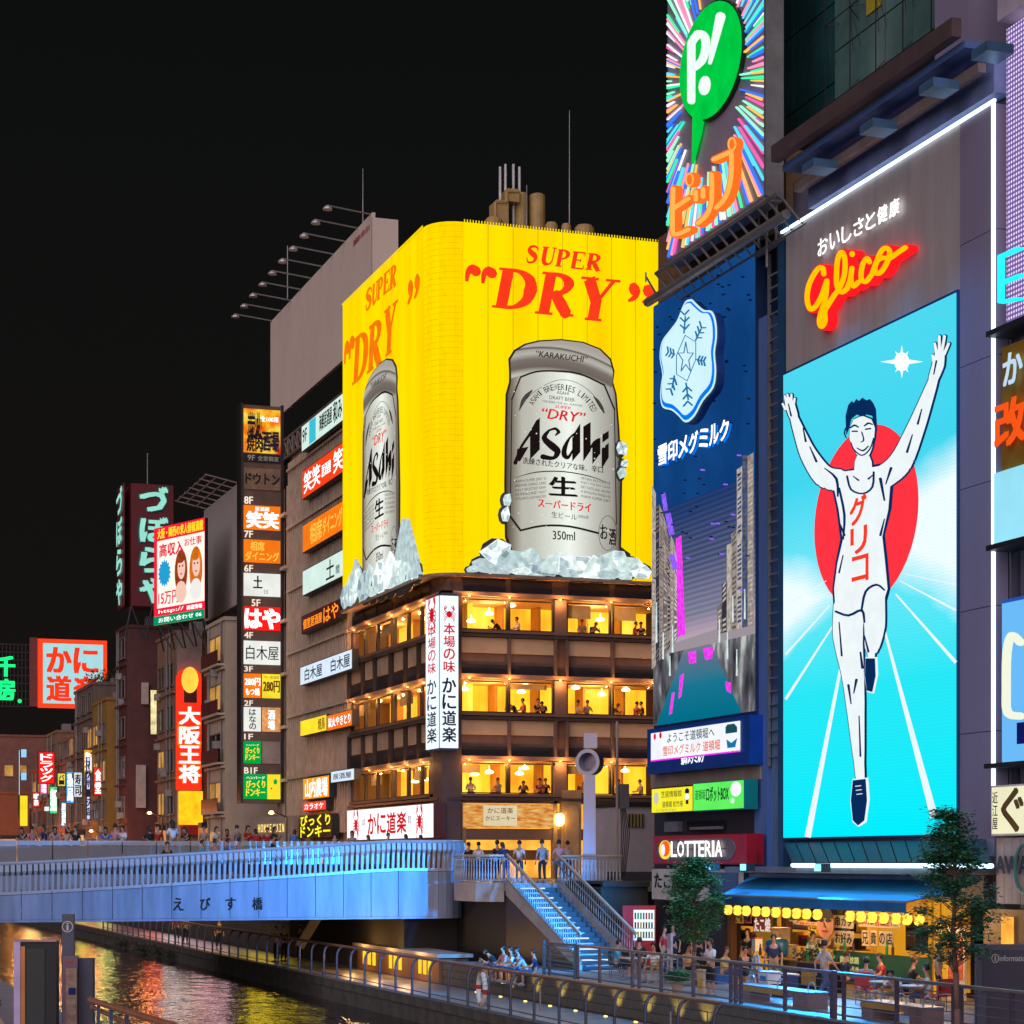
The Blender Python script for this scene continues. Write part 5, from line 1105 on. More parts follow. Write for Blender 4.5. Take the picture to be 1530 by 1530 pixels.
MB().fb(FX(31.1), FX(31.1).u(1245), FX(31.1).u(1388), .25, 1.1, -.1, .0).build('green_counter', M('green_counter', (.01,.09,.06), .5), rs)
MB().fb(RF, RF.u(1306), RF.u(1350), zpx(RF,1306,1428), zpx(RF,1306,1368), -.16, -.1).build('orange_partition', E('orange_part', (1,.42,.02), .7, .15), rs)
lettering(rs, FX(31.1), '飲み放題', FX(31.1).u(1256), FX(31.1).u(1284), .74, .95, .02, E('menu_yellow', (.9,.8,.3), .7, 0, light=False), .03)
lettering(rs, FX(31.1), '鉄板焼き', FX(31.1).u(1256), FX(31.1).u(1284), .45, .66, .02, MATS['menu_yellow'], .03)
def notice(x0_, x1_, yt, yb, txt, bgm, ink, label, X=31.05, vert=False, name='paper_notice'):
    f_ = FX(X); a, b, lo, hi = f_.u(x0_), f_.u(x1_), zpx(f_, x0_, yb), zpx(f_, x0_, yt)
    t_ = thing(name, label, 'notice', f_.P((a+b)/2, lo, 0)); MB().fb(f_, a, b, lo, hi, 0, .03).build('sheet', bgm, t_)
    if txt: lettering(t_, f_, txt, a+(b-a)*.06, b-(b-a)*.06, lo+(hi-lo)*.12, hi-(hi-lo)*.12, .035, ink, .04, vert=vert)
    return t_
CRM = M('cream_paper', (.75,.55,.38), .7, var=.06); YLP = M('yellow_paper', (.8,.5,.03), .7, var=.06); RDI = M('red_ink', (.5,.01,.01), .6, var=0)
notice(1248,1276,1367,1386,'串カツ', CRM, INK, 'cream notice with black lettering, above its twin and right of the face poster')
notice(1248,1276,1390,1412,'お好み', CRM, INK, 'cream notice with three black characters, lower of the pair right of the face poster')
notice(1289,1299,1390,1413,'兄', CRM, INK, 'first of four cream one-character notices hanging in the eatery')
notice(1302,1311,1390,1413,'貴', CRM, INK, 'second of four cream one-character notices hanging in the eatery')
notice(1315,1324,1391,1413,'の', CRM, INK, 'third of four cream one-character notices hanging in the eatery')
notice(1325,1335,1391,1414,'店', CRM, INK, 'last of four cream one-character notices hanging in the eatery')
notice(1284,1344,1364,1384,'串カツ居酒屋TV', CRM, RDI, 'long cream banner notice just under the right-hand lanterns')
notice(1127,1154,1367,1396,'たこ焼', M('red_poster', (.6,.12,.08), .6), E('poster_white', (1,.85,.7), .8, 0, light=False), 'red bordered poster under the sixth lantern', 31.2)
notice(1131,1155,1391,1412,'', YLP, INK, 'plain yellow paper sheet under the red bordered poster', 31.0)
notice(1209,1221,1378,1393,'生中', YLP, INK, 'small yellow price card left of the face poster')
notice(1187,1222,1376,1381,'大阪名物', CRM, RDI, 'narrow cream strip notice left of the face poster', 30.95)
notice(1220,1242,1402,1410,'営業中', CRM, INK, 'narrow cream strip below the face poster')
# face poster: a plain invented face
fpz = FX(30.9); a, b, lo, hi = fpz.u(1222), fpz.u(1247), zpx(fpz,1222,1403), zpx(fpz,1222,1358)
t_ = thing('face_poster', 'cut-out poster of a reddish face with dark glasses hanging in the eatery', 'poster', fpz.P((a+b)/2, lo, 0))
W_ = b-a; H_ = hi-lo
MB().prism(fpz, [(a+W_*(.5+.5*cos(q)), lo+H_*(.52+.5*sin(q))) for q in [2*pi*i/20 for i in range(20)]], 0, .04).build('face', M('poster_skin', (.62,.25,.16), .6), t_)
MB().prism(fpz, [(a+W_*.03, lo+H_*.7), (a+W_*.97, lo+H_*.7), (a+W_*.9, lo+H_*.95), (a+W_*.5, lo+H_*1.04), (a+W_*.1, lo+H_*.95)], .04, .05).build('hair', INK, t_)
MB().ell(fpz, a+W_*.3, lo+H_*.64, W_*.15, H_*.07, .05, .06, 12).build('lens', INK, t_); MB().ell(fpz, a+W_*.7, lo+H_*.64, W_*.15, H_*.07, .05, .06, 12).build('lens', INK, t_)
MB().prism(fpz, [(a+W_*.45, lo+H_*.58), (a+W_*.58, lo+H_*.4), (a+W_*.4, lo+H_*.4)], .05, .07).build('nose', M('poster_shade', (.45,.15,.1), .6), t_); MB().ell(fpz, a+W_*.5, lo+H_*.28, W_*.2, H_*.035, .05, .06, 12).build('mouth', RDI, t_)
# awning
aw = thing('blue_awning', 'long blue fabric awning over the lanterns of the eatery', 'awning', (29.5, 57, 2.6))
BLUF = M('blue_canvas', (.02, .40, .85), .75, var=.1)
F6 = FX(30.9); F7 = FX(28.6)
A0 = onX(1137, 1310, 30.9); A1 = onX(1466, 1309, 30.9); B0 = onX(1077, 1341, 28.6); B1 = onX(1440, 1345, 28.6)
zB = (B0.z+B1.z)/2
A0 = Vector((30.9, A0.y+.9, A0.z)); A1 = Vector((30.9, A1.y, A0.z)); B0 = Vector((28.6, B0.y, zB)); B1 = Vector((28.6, A1.y, zB))
n = 9
for i in range(n):
    p = [A0.lerp(A1, i/n), A0.lerp(A1, (i+1)/n), B0.lerp(B1, (i+1)/n), B0.lerp(B1, i/n)]
    mid = [p[0].lerp(p[3], .5)-Vector((0,0,.06)), p[1].lerp(p[2], .5)-Vector((0,0,.06))]
    d = Vector((0, 0, .03)); vs = [p[0], p[1], mid[1], mid[0], p[2], p[3]]
    MB().add([*vs, *[q-d for q in vs]], [(0,1,2,3),(3,2,4,5),(9,8,7,6),(11,10,8,9),(5,4,10,11),(0,6,7,1)]).build('canvas_strip', BLUF, aw)
MB().fb(F7, -B0.y, -B1.y, zB-.3, zB-.03, 0, .03).build('valance', M('blue_valance', (.01,.14,.33), .8), aw)
MB().tube(B0+Vector((0,0,-.02)), B1+Vector((0,0,-.02)), .04, 8).build('front_rail', STEEL, aw)
MB().fb(F6, -A0.y, -A1.y, A0.z-.02, A0.z+.1, 0, .12).build('wall_box', STEEL, aw)
# paper lanterns, lit
LG = E('paper_lantern_glow', (1, .62, .06), 1.7, .12, 6)
ln0 = None; FL_ = FX(28.75)
xs_ = [1088,1102,1115,1130,1144,1159,1175,1190,1205,1221,1270,1286,1303,1320,1339,1355,1373]
for i, x_ in enumerate(xs_):
    p = onX(x_, 1361, 28.78); p.z = zB-.33-.15
    if ln0 is None:
        ln0 = thing('paper_lantern', 'x', 'lantern', p, 'round paper lanterns strung under the blue awning')
        ln_b = MB().lathe(p, [(.05,-.155),(.1,-.13),(.14,-.06),(.15,0),(.14,.06),(.1,.13),(.05,.155)], 14).build('lantern_shade', LG, ln0, smooth=True)
        MB().lathe(p+Vector((0,0,.15)), [(.06,0),(.06,.04)], 8).build('cap', BLACK, ln0); MB().lathe(p-Vector((0,0,.19)), [(.055,0),(.06,.03)], 8).build('ring', BLACK, ln0)
        tx(MB(), FX(p.x-.155), '串', -p.y-.07, -p.y+.07, p.z-.07, p.z+.07, 0, .03).build('lettering', M('lantern_ink', (.35,.08,.01), var=0), ln0); c = ln0
    else: c = tree_copy(ln0, p)
    nth = ['first','second','third','fourth','fifth','sixth','seventh','eighth','ninth','tenth','eleventh','twelfth','thirteenth','fourteenth','fifteenth','sixteenth','seventeenth']
    c['label'] = 'round glowing paper lantern under the blue awning, %s from the left end' % nth[i]
for y in (-FL_.u(1120), -FL_.u(1200), -FL_.u(1290), -FL_.u(1350)):     # light of the lantern row on tables and people
    ld = bpy.data.lights.new('lantern_light', 'POINT'); ld.energy = 120; ld.color = (1, .55, .2); ld.shadow_soft_size = .3
    o_ = bpy.data.objects.new('lantern_light', ld); C.objects.link(o_); o_.location = (29.6, y, zB-.6)
pc_ = thing('poster_column', 'narrow food poster stand right of the orange door', 'poster', (30.8, -FX(30.8).u(1430), 0))
f_ = FX(30.8); MB().fb(f_, f_.u(1418), f_.u(1444), .05, zpx(f_,1418,1385), 0, .06).build('board', CRM, pc_)
for yt, yb in ((1396,1428),(1432,1462)): MB().fb(f_, f_.u(1420), f_.u(1442), zpx(f_,1420,yb), zpx(f_,1420,yt), .06, .08).build('food_photo', M('food_photo', (.5,.1,.03), .5, var=.8, scale=6), pc_)
# ---------------------------------------------------------------- right edge neighbours
nb_ = thing('neighbour_building', 'building at the right edge stacked with neon, painted and lightbox signs', 'building', (XG, 48, 0))
N = FX(30.9); nl0, nr0 = N.u(1491), N.u(1545)
MB().fb(N, nl0, nr0+2, 0, 36, -3, -.7).build('wall', M('neighbour_wall', (.08,.075,.1), .7), nb_)
MB().fb(N, N.u(1485), nr0+1, zpx(N,1490,823), zpx(N,1490,815), -.6, .25).fb(N, N.u(1482), nr0+1, zpx(N,1490,1148), zpx(N,1490,1141), -.6, .25).fb(N, N.u(1485), nr0+1, zpx(N,1490,503), zpx(N,1490,495), -.6, .25).build('floor_beam', DARK, nb_)
MB().fb(N, N.u(1500), nr0+1, zpx(N,1500,34), zpx(N,1500,-70), -.4, .2).build('pink_fascia', M('pink_fascia', (.5,.42,.5), .5), nb_)
def _dots():
    m, t, o = _new('led_dot_matrix'); uv, x, y = uvnodes(t)
    mp = t.nodes.new('ShaderNodeMapping'); mp.inputs['Scale'].default_value = (11, 62, 1); t.links.new(uv, mp.inputs[0])
    vo = t.nodes.new('ShaderNodeTexVoronoi'); vo.inputs['Randomness'].default_value = 0; vo.inputs['Scale'].default_value = 1; t.links.new(mp.outputs[0], vo.inputs['Vector'])
    c = ramp(t, vo.outputs['Distance'], [(.2, (.95,.8,1)), (.36, (.28,.15,.5)), (.5, (.14,.1,.3))]); emitc(t, o, c, 1.0); return m
a, b, lo, hi = N.u(1504), N.u(1545), zpx(N,1504,492), zpx(N,1504,44)
ds = thing('led_dot_sign', 'violet LED dot board with cyan neon frame at the upper right edge', 'sign', N.P(a, lo, 0))
MB().fb(N, a, b, lo, hi, -.4, 0).build('dot_board', _dots(), ds, uv=(N, a, b, lo, hi))
CYN = E('cyan_neon', (.02,.75,1), 1.4, 0)
n1 = lambda x, y: N.px(x, y)
for pts in ([(1530,372),(1502,384),(1502,452),(1530,447)], [(1502,424),(1532,412)]): MB().ribbon(N, pts, [4.5]*len(pts), .05, .2, mp=n1, smooth=1).build('neon_tube', CYN, ds)
a, b, lo, hi = N.u(1497), N.u(1545), zpx(N,1497,705), zpx(N,1497,520)
os_ = thing('ochre_sign', 'ochre sign with white and orange raised characters at the right edge', 'sign', N.P(a, lo, 0))
MB().fb(N, a, b, lo, hi, -.3, 0).build('sign_board', M('ochre_board', (.3,.17,.012), .6), os_)
tx(MB(), N, 'か', N.u(1505), N.u(1533), zpx(N,1505,578), zpx(N,1505,532), .12, .05).build('sign_letter', E('pale_blue_letter', (.6,.8,1), .9, 0, light=False), os_)
tx(MB(), N, '改', N.u(1494), N.u(1540), zpx(N,1494,672), zpx(N,1494,605), .15, .06).build('sign_letter', E('orange_letter', (1,.1,.01), .95, 0, light=False), os_)
a, b, lo, hi = N.u(1490), N.u(1545), zpx(N,1490,813), zpx(N,1490,708)
cs_ = thing('blank_lightbox', 'blank pale cyan lightbox between the ochre sign and blue striped sign', 'sign', N.P(a, lo, 0))
MB().fb(N, a, b, lo, hi, -.5, .1).build('light_panel', E('pale_cyan_box', (.32,.78,.95), 1.0), cs_)
a, b, lo, hi = N.u(1497), N.u(1545), zpx(N,1497,1139), zpx(N,1497,897)
st = thing('striped_sign', 'blue striped sign with large cream numeral at the right edge', 'sign', N.P(a, lo, 0))
MB().fb(N, a, b, lo, hi, -.4, 0).build('sign_board', E('blue_stripe_board', (.02,.12,.5), .8), st)
for i in range(14): u_ = a+.08+i*(b-a)/14; MB().fb(N, u_, u_+.04, lo, hi-.1, 0, .05).build('stripe', E('blue_tube', (.15,.5,.95), 1, 0, light=False), st)
MB().ribbon(N, [(1530,960),(1517,950),(1510,975),(1509,1030),(1511,1065),(1530,1070)], [11]*6, .08, .14, mp=n1).build('numeral', E('cream_numeral', (.9,.95,.75), 1, 0, light=False), st)
MB().fb(N, N.u(1524), N.u(1545), zpx(N,1524,1112), zpx(N,1524,1080), .06, .1).build('blue_panel', M('panel_blue', (.005,.02,.3), .5), st)
a, b, lo, hi = N.u(1481), N.u(1545), zpx(N,1481,1250), zpx(N,1481,1175)
F8 = FX(30.5); a, b, lo, hi = F8.u(1481), F8.u(1545), zpx(F8,1481,1249), zpx(F8,1481,1174)
gs = thing('noodle_sign', 'cream lightbox with brown brush characters at the right edge', 'sign', F8.P(a, lo, 0))
lightbox(gs, F8, a, b, lo, hi, -.5, 0, E('cream_box', (.93,.9,.6), .95), WHITE)
lettering(gs, F8, '近江屋', F8.u(1484), F8.u(1492), lo+.15, hi-.15, .03, INK, .02, vert=True); tx(MB(), F8, 'ぐ', F8.u(1498), F8.u(1530), lo+.1, hi-.1, .03, .04).build('lettering', M('gold_brown', (.2,.12,.03), var=0), gs)
a, b, lo, hi = F8.u(1484), F8.u(1545), zpx(F8,1484,1350), zpx(F8,1484,1252)
cw_ = thing('plank_wall_sign', 'weathered pale plank wall with dark block lettering and a green ring below the cream sign', 'sign', F8.P(a, lo, 0))
for i in range(5): MB().fb(F8, a+(b-a)*i/5, a+(b-a)*(i+1)/5-.02, lo, hi, -.5, -.1).build('plank', M('pale_planks', (.33,.27,.26), .8, streak=True, var=.3), cw_)
lettering(cw_, F8, 'AWAJI', F8.u(1488), F8.u(1545), lo+1.0-.35, lo+1.35-.1, .0, M('blue_black', (.01,.02,.05), var=0), .05)
m = MB(); c0 = F8.px(1533, 1298)
for k in range(20): a0_, a1_ = 2*pi*k/20, 2*pi*(k+1)/20; m.tube(F8.P(c0[0]+.42*cos(a0_), c0[1]+.62*sin(a0_), .05), F8.P(c0[0]+.42*cos(a1_), c0[1]+.62*sin(a1_), .05), .05, 6)
m.build('green_ring', M('green_ring', (.05,.15,.13), .5), cw_)
MB().fb(F8, F8.u(1455), F8.u(1545), 0, 2.6, -.6, -.3).build('shop_front', M('brown_shop', (.14,.07,.03), .6), nb_)
MB().fb(F8, F8.u(1486), F8.u(1500), 1.5, 2.4, -.3, -.2).build('lit_window', SHOP, nb_)
# ================================================================== BRIDGE
BLUEP = M('bridge_panel_grey', (.27, .33, .47), .42, .1, var=.3, streak=True, scale=1.6)
ALU = M('brushed_aluminium', (.5, .54, .62), .35, .25, var=.1)
SHADE = M('bridge_underside', (.03,.03,.035), .7)
br = thing('canal_bridge', 'curved pedestrian bridge with grey panel face, fin balustrade and the name in black characters', 'bridge', (15, 83, 1.5))
YB = 82.0; BF = FY(YB)
# plan of the near face: straight, then a quarter bend into the landing; (x, y, deck z at that x)
def deck(x): return 2.55+.9*max(0, min(1, (x-8)/15.5))**1.15 if x < 40 else 3.4
plan = [(x, YB) for x in [-6+1.15*i for i in range(27)]]
plan = [p for p in plan if p[0] < 25.2]+[(25.6+1.4*sin(radians(a)), YB+1.4-1.4*cos(radians(a))) for a in (0, 14, 28, 42, 56, 70, 90)]+[(27.0, 85.5)]
def seg(mb, a, b, z0a, z0b, z1a, z1b, t=.12):
    d = Vector((b[0]-a[0], b[1]-a[1], 0)).normalized(); n = Vector((-d.y, d.x, 0))*t
    A, B = Vector((a[0], a[1], 0)), Vector((b[0], b[1], 0)); Z = Vector((0,0,1))
    return mb.add([A+Z*z0a, B+Z*z0b, B+n+Z*z0b, A+n+Z*z0a, A+Z*z1a, B+Z*z1b, B+n+Z*z1b, A+n+Z*z1a], [(0,3,2,1),(4,5,6,7),(0,1,5,4),(1,2,6,5),(2,3,7,6),(3,0,4,7)])
zbot = 1.52
def zdk(x): return deck(x)
for i, (a, b) in enumerate(zip(plan, plan[1:])):
    g = .012/max(.2, math.hypot(b[0]-a[0], b[1]-a[1])); A = (a[0]+(b[0]-a[0])*g, a[1]+(b[1]-a[1])*g); B = (b[0]-(b[0]-a[0])*g, b[1]-(b[1]-a[1])*g)
    seg(MB(), A, B, zbot+.1, zbot+.1, zdk(a[0])-.02, zdk(b[0])-.02).build('face_panel', BLUEP, br)
    seg(MB(), A, B, zdk(a[0])+.0, zdk(b[0])+.0, zdk(a[0])+.12, zdk(b[0])+.12, .14).build('edge_beam', ALU, br)
m = MB()
for a, b in zip(plan, plan[1:]): seg(m, a, b, zbot, zbot, zbot+.09, zbot+.09, .3)
m.build('bottom_edge', BLUEP, br)
MB().add([(-6,YB+.15,zbot+.05),(24.2,YB+.15,zbot+.05),(26.1,84,zbot+.05),(26.1,92,zbot+.05),(-6,92,zbot+.05)], [(4,3,2,1,0)]).box(-6, 26.1, 92, 103, 2.2, 2.6).box(-6, 26.3, 90.2, 103, 3.3, 3.72).build('underside', SHADE, br)
m = MB()
for a, b in zip(plan, plan[1:]):
    m.add([(a[0],a[1]+.1,zdk(a[0])),(b[0],b[1]+.1,zdk(b[0])),(b[0],90.2,zdk(b[0])),(a[0],90.2,zdk(a[0]))], [(0,1,2,3)])
m.build('lower_deck', PAVE, br)
# fins of the near balustrade: broad top, narrow foot, each a piece
L_ = []; tot = 0
for a, b in zip(plan, plan[1:]): L_.append((tot, a, b)); tot += math.hypot(b[0]-a[0], b[1]-a[1])
fin = None; s_ = 0
while s_ < tot-.1 and s_ < 37:
    t0, a, b = [q for q in L_ if q[0] <= s_][-1]; l = math.hypot(b[0]-a[0], b[1]-a[1]); k = (s_-t0)/l; x, y = a[0]+(b[0]-a[0])*k, a[1]+(b[1]-a[1])*k
    an = math.atan2(b[1]-a[1], b[0]-a[0]); zd = zdk(x)+.12
    if x > 7.2:
        if fin is None:
            f_ = MB().add([(-.05,0,0),(.05,0,0),(.05,.1,0),(-.05,.1,0),(-.05,-.06,.62),(.05,-.06,.62),(.05,.04,.62),(-.05,.04,.62),(-.075,-.13,.76),(.075,-.13,.76),(.075,-.03,.76),(-.075,-.03,.76),(-.075,-.1,1.02),(.075,-.1,1.02),(.075,0,1.02),(-.075,0,1.02)],
              [(0,3,2,1)]+[(i+k*4, (i+1)%4+k*4, (i+1)%4+4+k*4, i+4+k*4) for k in range(3) for i in range(4)]+[(12,13,14,15)])
            fin = f_.build('balustrade_fin', ALU, br); fin.location = Vector((x, y, zd))-OFF[br.name]; fin.rotation_euler = (0, 0, an)
            # mesh was offset by the parent position: put it back
            for v in fin.data.vertices: v.co += OFF[br.name]
        else:
            c = fin.copy(); C.objects.link(c); c.parent = br; c.location = Vector((x, y, zd))-OFF[br.name]; c.rotation_euler = (0, 0, an)
    s_ += .215
m = MB(); m2 = MB()
for a, b in zip(plan, plan[1:]):
    if b[0] < 5: continue
    m.tube((a[0],a[1]+.03,zdk(a[0])+1.2), (b[0],b[1]+.03,zdk(b[0])+1.2), .07, 8)
    m2.tube((a[0],a[1]+.12,zdk(a[0])+.75), (b[0],b[1]+.12,zdk(b[0])+.75), .025, 6)
m.build('hand_rail', ALU, br); m2.build('inner_rail', STEEL, br)
for ch, x_ in zip('えびす橋', (266,306,344,384)):
    tx(MB(), BF, ch, BF.u(x_-7), BF.u(x_+8), 1.93, 2.42, .012, .03).build('lettering', INK, br)
# upper parapet of the main deck: satin panels, thin top rail
YP = 90.2; PF = FY(YP); x = -2.0; zt_ = 4.72
while x < 25.6:
    MB().fb(PF, x+.02, x+1.43, 3.72, 4.5, -.06, 0).build('parapet_panel', M('satin_parapet', (.42,.43,.5), .22, .45, var=.06), br)
    MB().fb(PF, x+.02, x+1.43, 4.52, zt_, -.08, .0).build('parapet_cap', ALU, br); x += 1.46
MB().fb(PF, -2, 25.6, 1.9, 3.7, -.1, -.02).build('parapet_foot', BLUEP, br)
MB().box(-6, 26.3, YP+.1, 103, 3.7, 3.74).build('main_deck', PAVE, br)
# added blue fill lamps, for the screen's wash over bridge, stairs and deck
bf = thing('blue_fill_lamp', 'x', 'floodlight', (28.9, 62.6, 3.75), 'blue floodlights under the glass canopy')
MB().box(28.75,29.05,62.4,62.8,3.55,3.8).build('lamp_body', DARK, bf); MB().box(28.7,28.749,62.45,62.75,3.58,3.77).build('lamp_glass', E('fill_lamp_blue', (.1,.5,1), 5, 0, light=False), bf)
for i, (y, tgt, e) in enumerate(((62.6, (21, 82, 2.4), 24000), (60.0, (26.7, 75, 1.6), 900), (55.0, (25.8, 51, 0), 6000))):
    if i: c = tree_copy(bf, (28.9, y, 3.75))
    else: c = bf
    c['label'] = ('small added blue fill lamp at the far end of the glass canopy', 'small added blue fill lamp second from the far end of the glass canopy', 'small added blue fill lamp at the middle of the glass canopy')[i]
    ld = bpy.data.lights.new('blue_fill_beam', 'SPOT'); ld.energy = e; ld.color = (.0, .33, 1); ld.spot_size = radians(66 if i == 0 else 80); ld.spot_blend = 1; ld.shadow_soft_size = .15
    o_ = bpy.data.objects.new('blue_fill_beam', ld); C.objects.link(o_); o_.location = (28.6, y, 3.68); o_.rotation_euler = (Vector(tgt)-o_.location).to_track_quat('-Z', 'Y').to_euler()
# ================================================================== LANDING AND STAIRS
CRMC = M('pale_concrete', (.36,.33,.31), .75, bump=.15); PALEM = M('pale_balustrade', (.40,.42,.44), .45, .35)
ldg = thing('stair_landing', 'curved concrete landing with pale baluster railing between the bridge and the stairs', 'landing', (25.6, 77.3, 2.2))
lp = [(26.0, 81.2), (25.75, 79.3), (25.85, 78.0), (26.2, 77.3), (26.72, 77.1)]
m = MB()
for a, b in zip(lp, lp[1:]): seg(m, a, b, 2.28, 2.28, 3.02, 3.02, .3)
m.build('landing_edge', CRMC, ldg)
MB().add([(26.0,81.2,2.3),(25.8,79.3,2.3),(25.9,78.05,2.3),(26.25,77.35,2.3),(26.72,77.2,2.3),(26.72,81.2,2.3)], [(5,4,3,2,1,0)]).add([(26.0,81.2,3.0),(25.8,79.3,3.0),(25.9,78.05,3.0),(26.25,77.35,3.0),(26.72,77.2,3.0),(26.72,81.2,3.0)], [(0,1,2,3,4,5)]).build('landing_soffit', CRMC, ldg)
def balus(parent, a, b, za, zb_, n, h=1.05, mat=PALEM, r=.028, panel=None):
    """rail between plan points a and b with n balusters and a bellied profile"""
    a3 = Vector((a[0], a[1], za)); b3 = Vector((b[0], b[1], zb_)); up = Vector((0,0,h))
    MB().tube(a3+up, b3+up, .05, 8).build('hand_rail', M('cream_rail', (.55,.45,.33), .4, .2), parent); MB().tube(a3+Vector((0,0,.08)), b3+Vector((0,0,.08)), .03, 6).build('foot_rail', mat, parent)
    MB().tube(a3+up*.9, b3+up*.9, .02, 6).build('upper_bar', mat, parent)
    p0 = None
    for i in range(n):
        p = a3.lerp(b3, (i+.5)/n)
        if p0 is None: p0 = p; o = MB().lathe(p, [(r*.5,.08),(r*.7,.15),(r*1.3,.3),(r*.8,.45),(r*.5,.6),(r*.9,.66),(r*.5,.72),(r*.5,h*.9)], 6).build('baluster', mat, parent)
        else: c = o.copy(); C.objects.link(c); c.parent = parent; c.location = o.location+(p-p0)
for a, b in zip(lp[1:], lp[2:]): balus(ldg, a, b, 3.02, 3.02, 5)
balus(ldg, lp[0], lp[1], 3.02, 3.02, 8)
seg(MB(), (26.06,81.1), (25.82,79.4), 3.15, 3.15, 3.9, 3.9, .05).build('glass_screen', M('blue_glass_screen', (.1,.3,.42), .15, .2), ldg)
# street edge railing right of the stairs
er = thing('street_railing', 'pale baluster railing along the street edge right of the stairs', 'railing', (30.2, 77.05, 3.0))
balus(er, (29.0, 77.0), (31.6, 77.0), 3.0, 3.0, 18); MB().box(28.95, 31.8, 76.95, 77.25, 2.55, 3.02).build('street_edge', CRMC, er)
# stairs
stp = thing('stone_stairs', 'steep stairs with white lit nosings from the street down to the riverside deck', 'stairs', (27.9, 72, 0))
NS = 17; yt, yb2 = 77.0, 69.1; X0, X1 = 26.75, 28.95
TREAD = M('dark_tread', (.04,.05,.065), .45); NOSE = E('nosing_glow', (.8,.9,1), 1.1, 0)
for i in range(NS):
    z = 3.0-(i+1)*3.0/NS; y = yt-i*(yt-yb2)/NS; y2 = yt-(i+1)*(yt-yb2)/NS
    MB().box(X0+.1, X1-.1, y2, y, max(-.0, z-.2), z+.0).build('step', TREAD, stp)
    MB().box(X0+.45, X1-.75, y2-.004, y2+.05, z-.045, z+.004).build('nosing', NOSE if i % 2 == 0 else M('pale_nosing', (.4,.45,.5), .5), stp)
for x in (X0, X1-.1):
    MB().add([(x,yt,2.55),(x+.1,yt,2.55),(x+.1,yt,3.12),(x,yt,3.12),(x,yb2,-.02),(x+.1,yb2,-.02),(x+.1,yb2,.3),(x,yb2,.3)], [(0,1,2,3),(7,6,5,4),(0,4,5,1),(1,5,6,2),(2,6,7,3),(3,7,4,0)]).build('stringer', CRMC, stp)
    balus(stp, (x+.05, yt), (x+.05, yb2), 3.1, .28, 34, 1.02, r=.02)
MB().tube((X1-.3,yt,3.1+.85), (X1-.3,yb2,.3+.85), .03, 6).build('hand_rail', STEEL, stp)
MB().add([(X0+.02,yt,.1),(X0+.02,yt,2.6),(X0+.02,yb2+.2,.0)], [(0,1,2)]).build('side_wall', BLACK, stp)
# low kiosk with yellow slit windows, under the bridge end
ki = thing('riverside_kiosk', 'low brick kiosk with three groups of glowing yellow slit windows under the bridge end', 'kiosk', (24.3, 88, ZL))
KI = FX(24.35); a, b = KI.u(534), KI.u(656)
BRK = M('orange_brick', (.26,.12,.06), .8, bump=.3)
MB().fb(KI, a, b, ZL, .12, -1.2, 0).build('wall', BRK, ki); MB().fb(KI, a-.3, b+.3, .12, .26, -1.3, .15).build('capstone', CRMC, ki)
for x0 in (541,580,624):
    for k in range(3):
        u_ = KI.u(x0+2+k*7.2); z_ = zpx(KI, x0, 1447); MB().fb(KI, u_, u_+(KI.u(x0+3.8)-KI.u(x0)), -.62, -.02, .0, .03).build('lit_slit', E('slit_yellow', (1,.66,.03), 1.1, 0), ki)
for k in range(3):  # bare point lights added to carry the slit glow onto the walkway
    u_ = KI.u((550, 590, 634)[k]); ld = bpy.data.lights.new('kiosk_fill_light', 'POINT'); ld.energy = 85; ld.color = (1, .5, .15); ld.shadow_soft_size = .15
    o_ = bpy.data.objects.new('kiosk_fill_light', ld); C.objects.link(o_); o_.location = KI.P(u_, .3, .8)
MB().box(24.6, 27.0, 83.6, 104, -2, 1.5).build('abutment_wall', M('abutment_black', (.02,.02,.022), .8), ki)
# uplights washing the quay wall yellow
up = None
for i, px_ in enumerate((712, 748, 785, 822, 860, 905, 950, 995, 1035)):
    p = onX(px_, 1500, XE-.45); p.z = ZL
    if up is None:
        up = thing('ground_uplight', 'x', 'uplight', p, 'yellow uplights along the quay wall'); MB().lathe(p, [(.06,0),(.06,.04),(.05,.05)], 10).build('lamp_glass', E('uplight_yellow', (1,.75,.15), 2.2, 0, light=False), up); c = up
    else: c = tree_copy(up, p)
    c['label'] = 'small yellow uplight at the foot of the quay wall, %s from the stairs end' % ('first','second','third','fourth','fifth','sixth','seventh','eighth','ninth')[i]
    ld = bpy.data.lights.new('uplight_beam', 'SPOT'); ld.energy = 60; ld.color = (1, .72, .12); ld.spot_size = radians(95); ld.spot_blend = .8; ld.shadow_soft_size = .05
    o_ = bpy.data.objects.new('uplight_beam', ld); C.objects.link(o_); o_.location = p+Vector((0,0,.14)); o_.rotation_euler = Vector((-.35,0,-1)).to_track_quat('Z','Y').to_euler(); o_.rotation_euler = (Vector((.45,0,1))*-1).to_track_quat('Z','Y').to_euler()
# ================================================================== RAILINGS
RAILB = M('rail_blue_grey', (.10,.11,.16), .4, .5); RAILW = M('rail_wood', (.34,.17,.10), .4, .1)
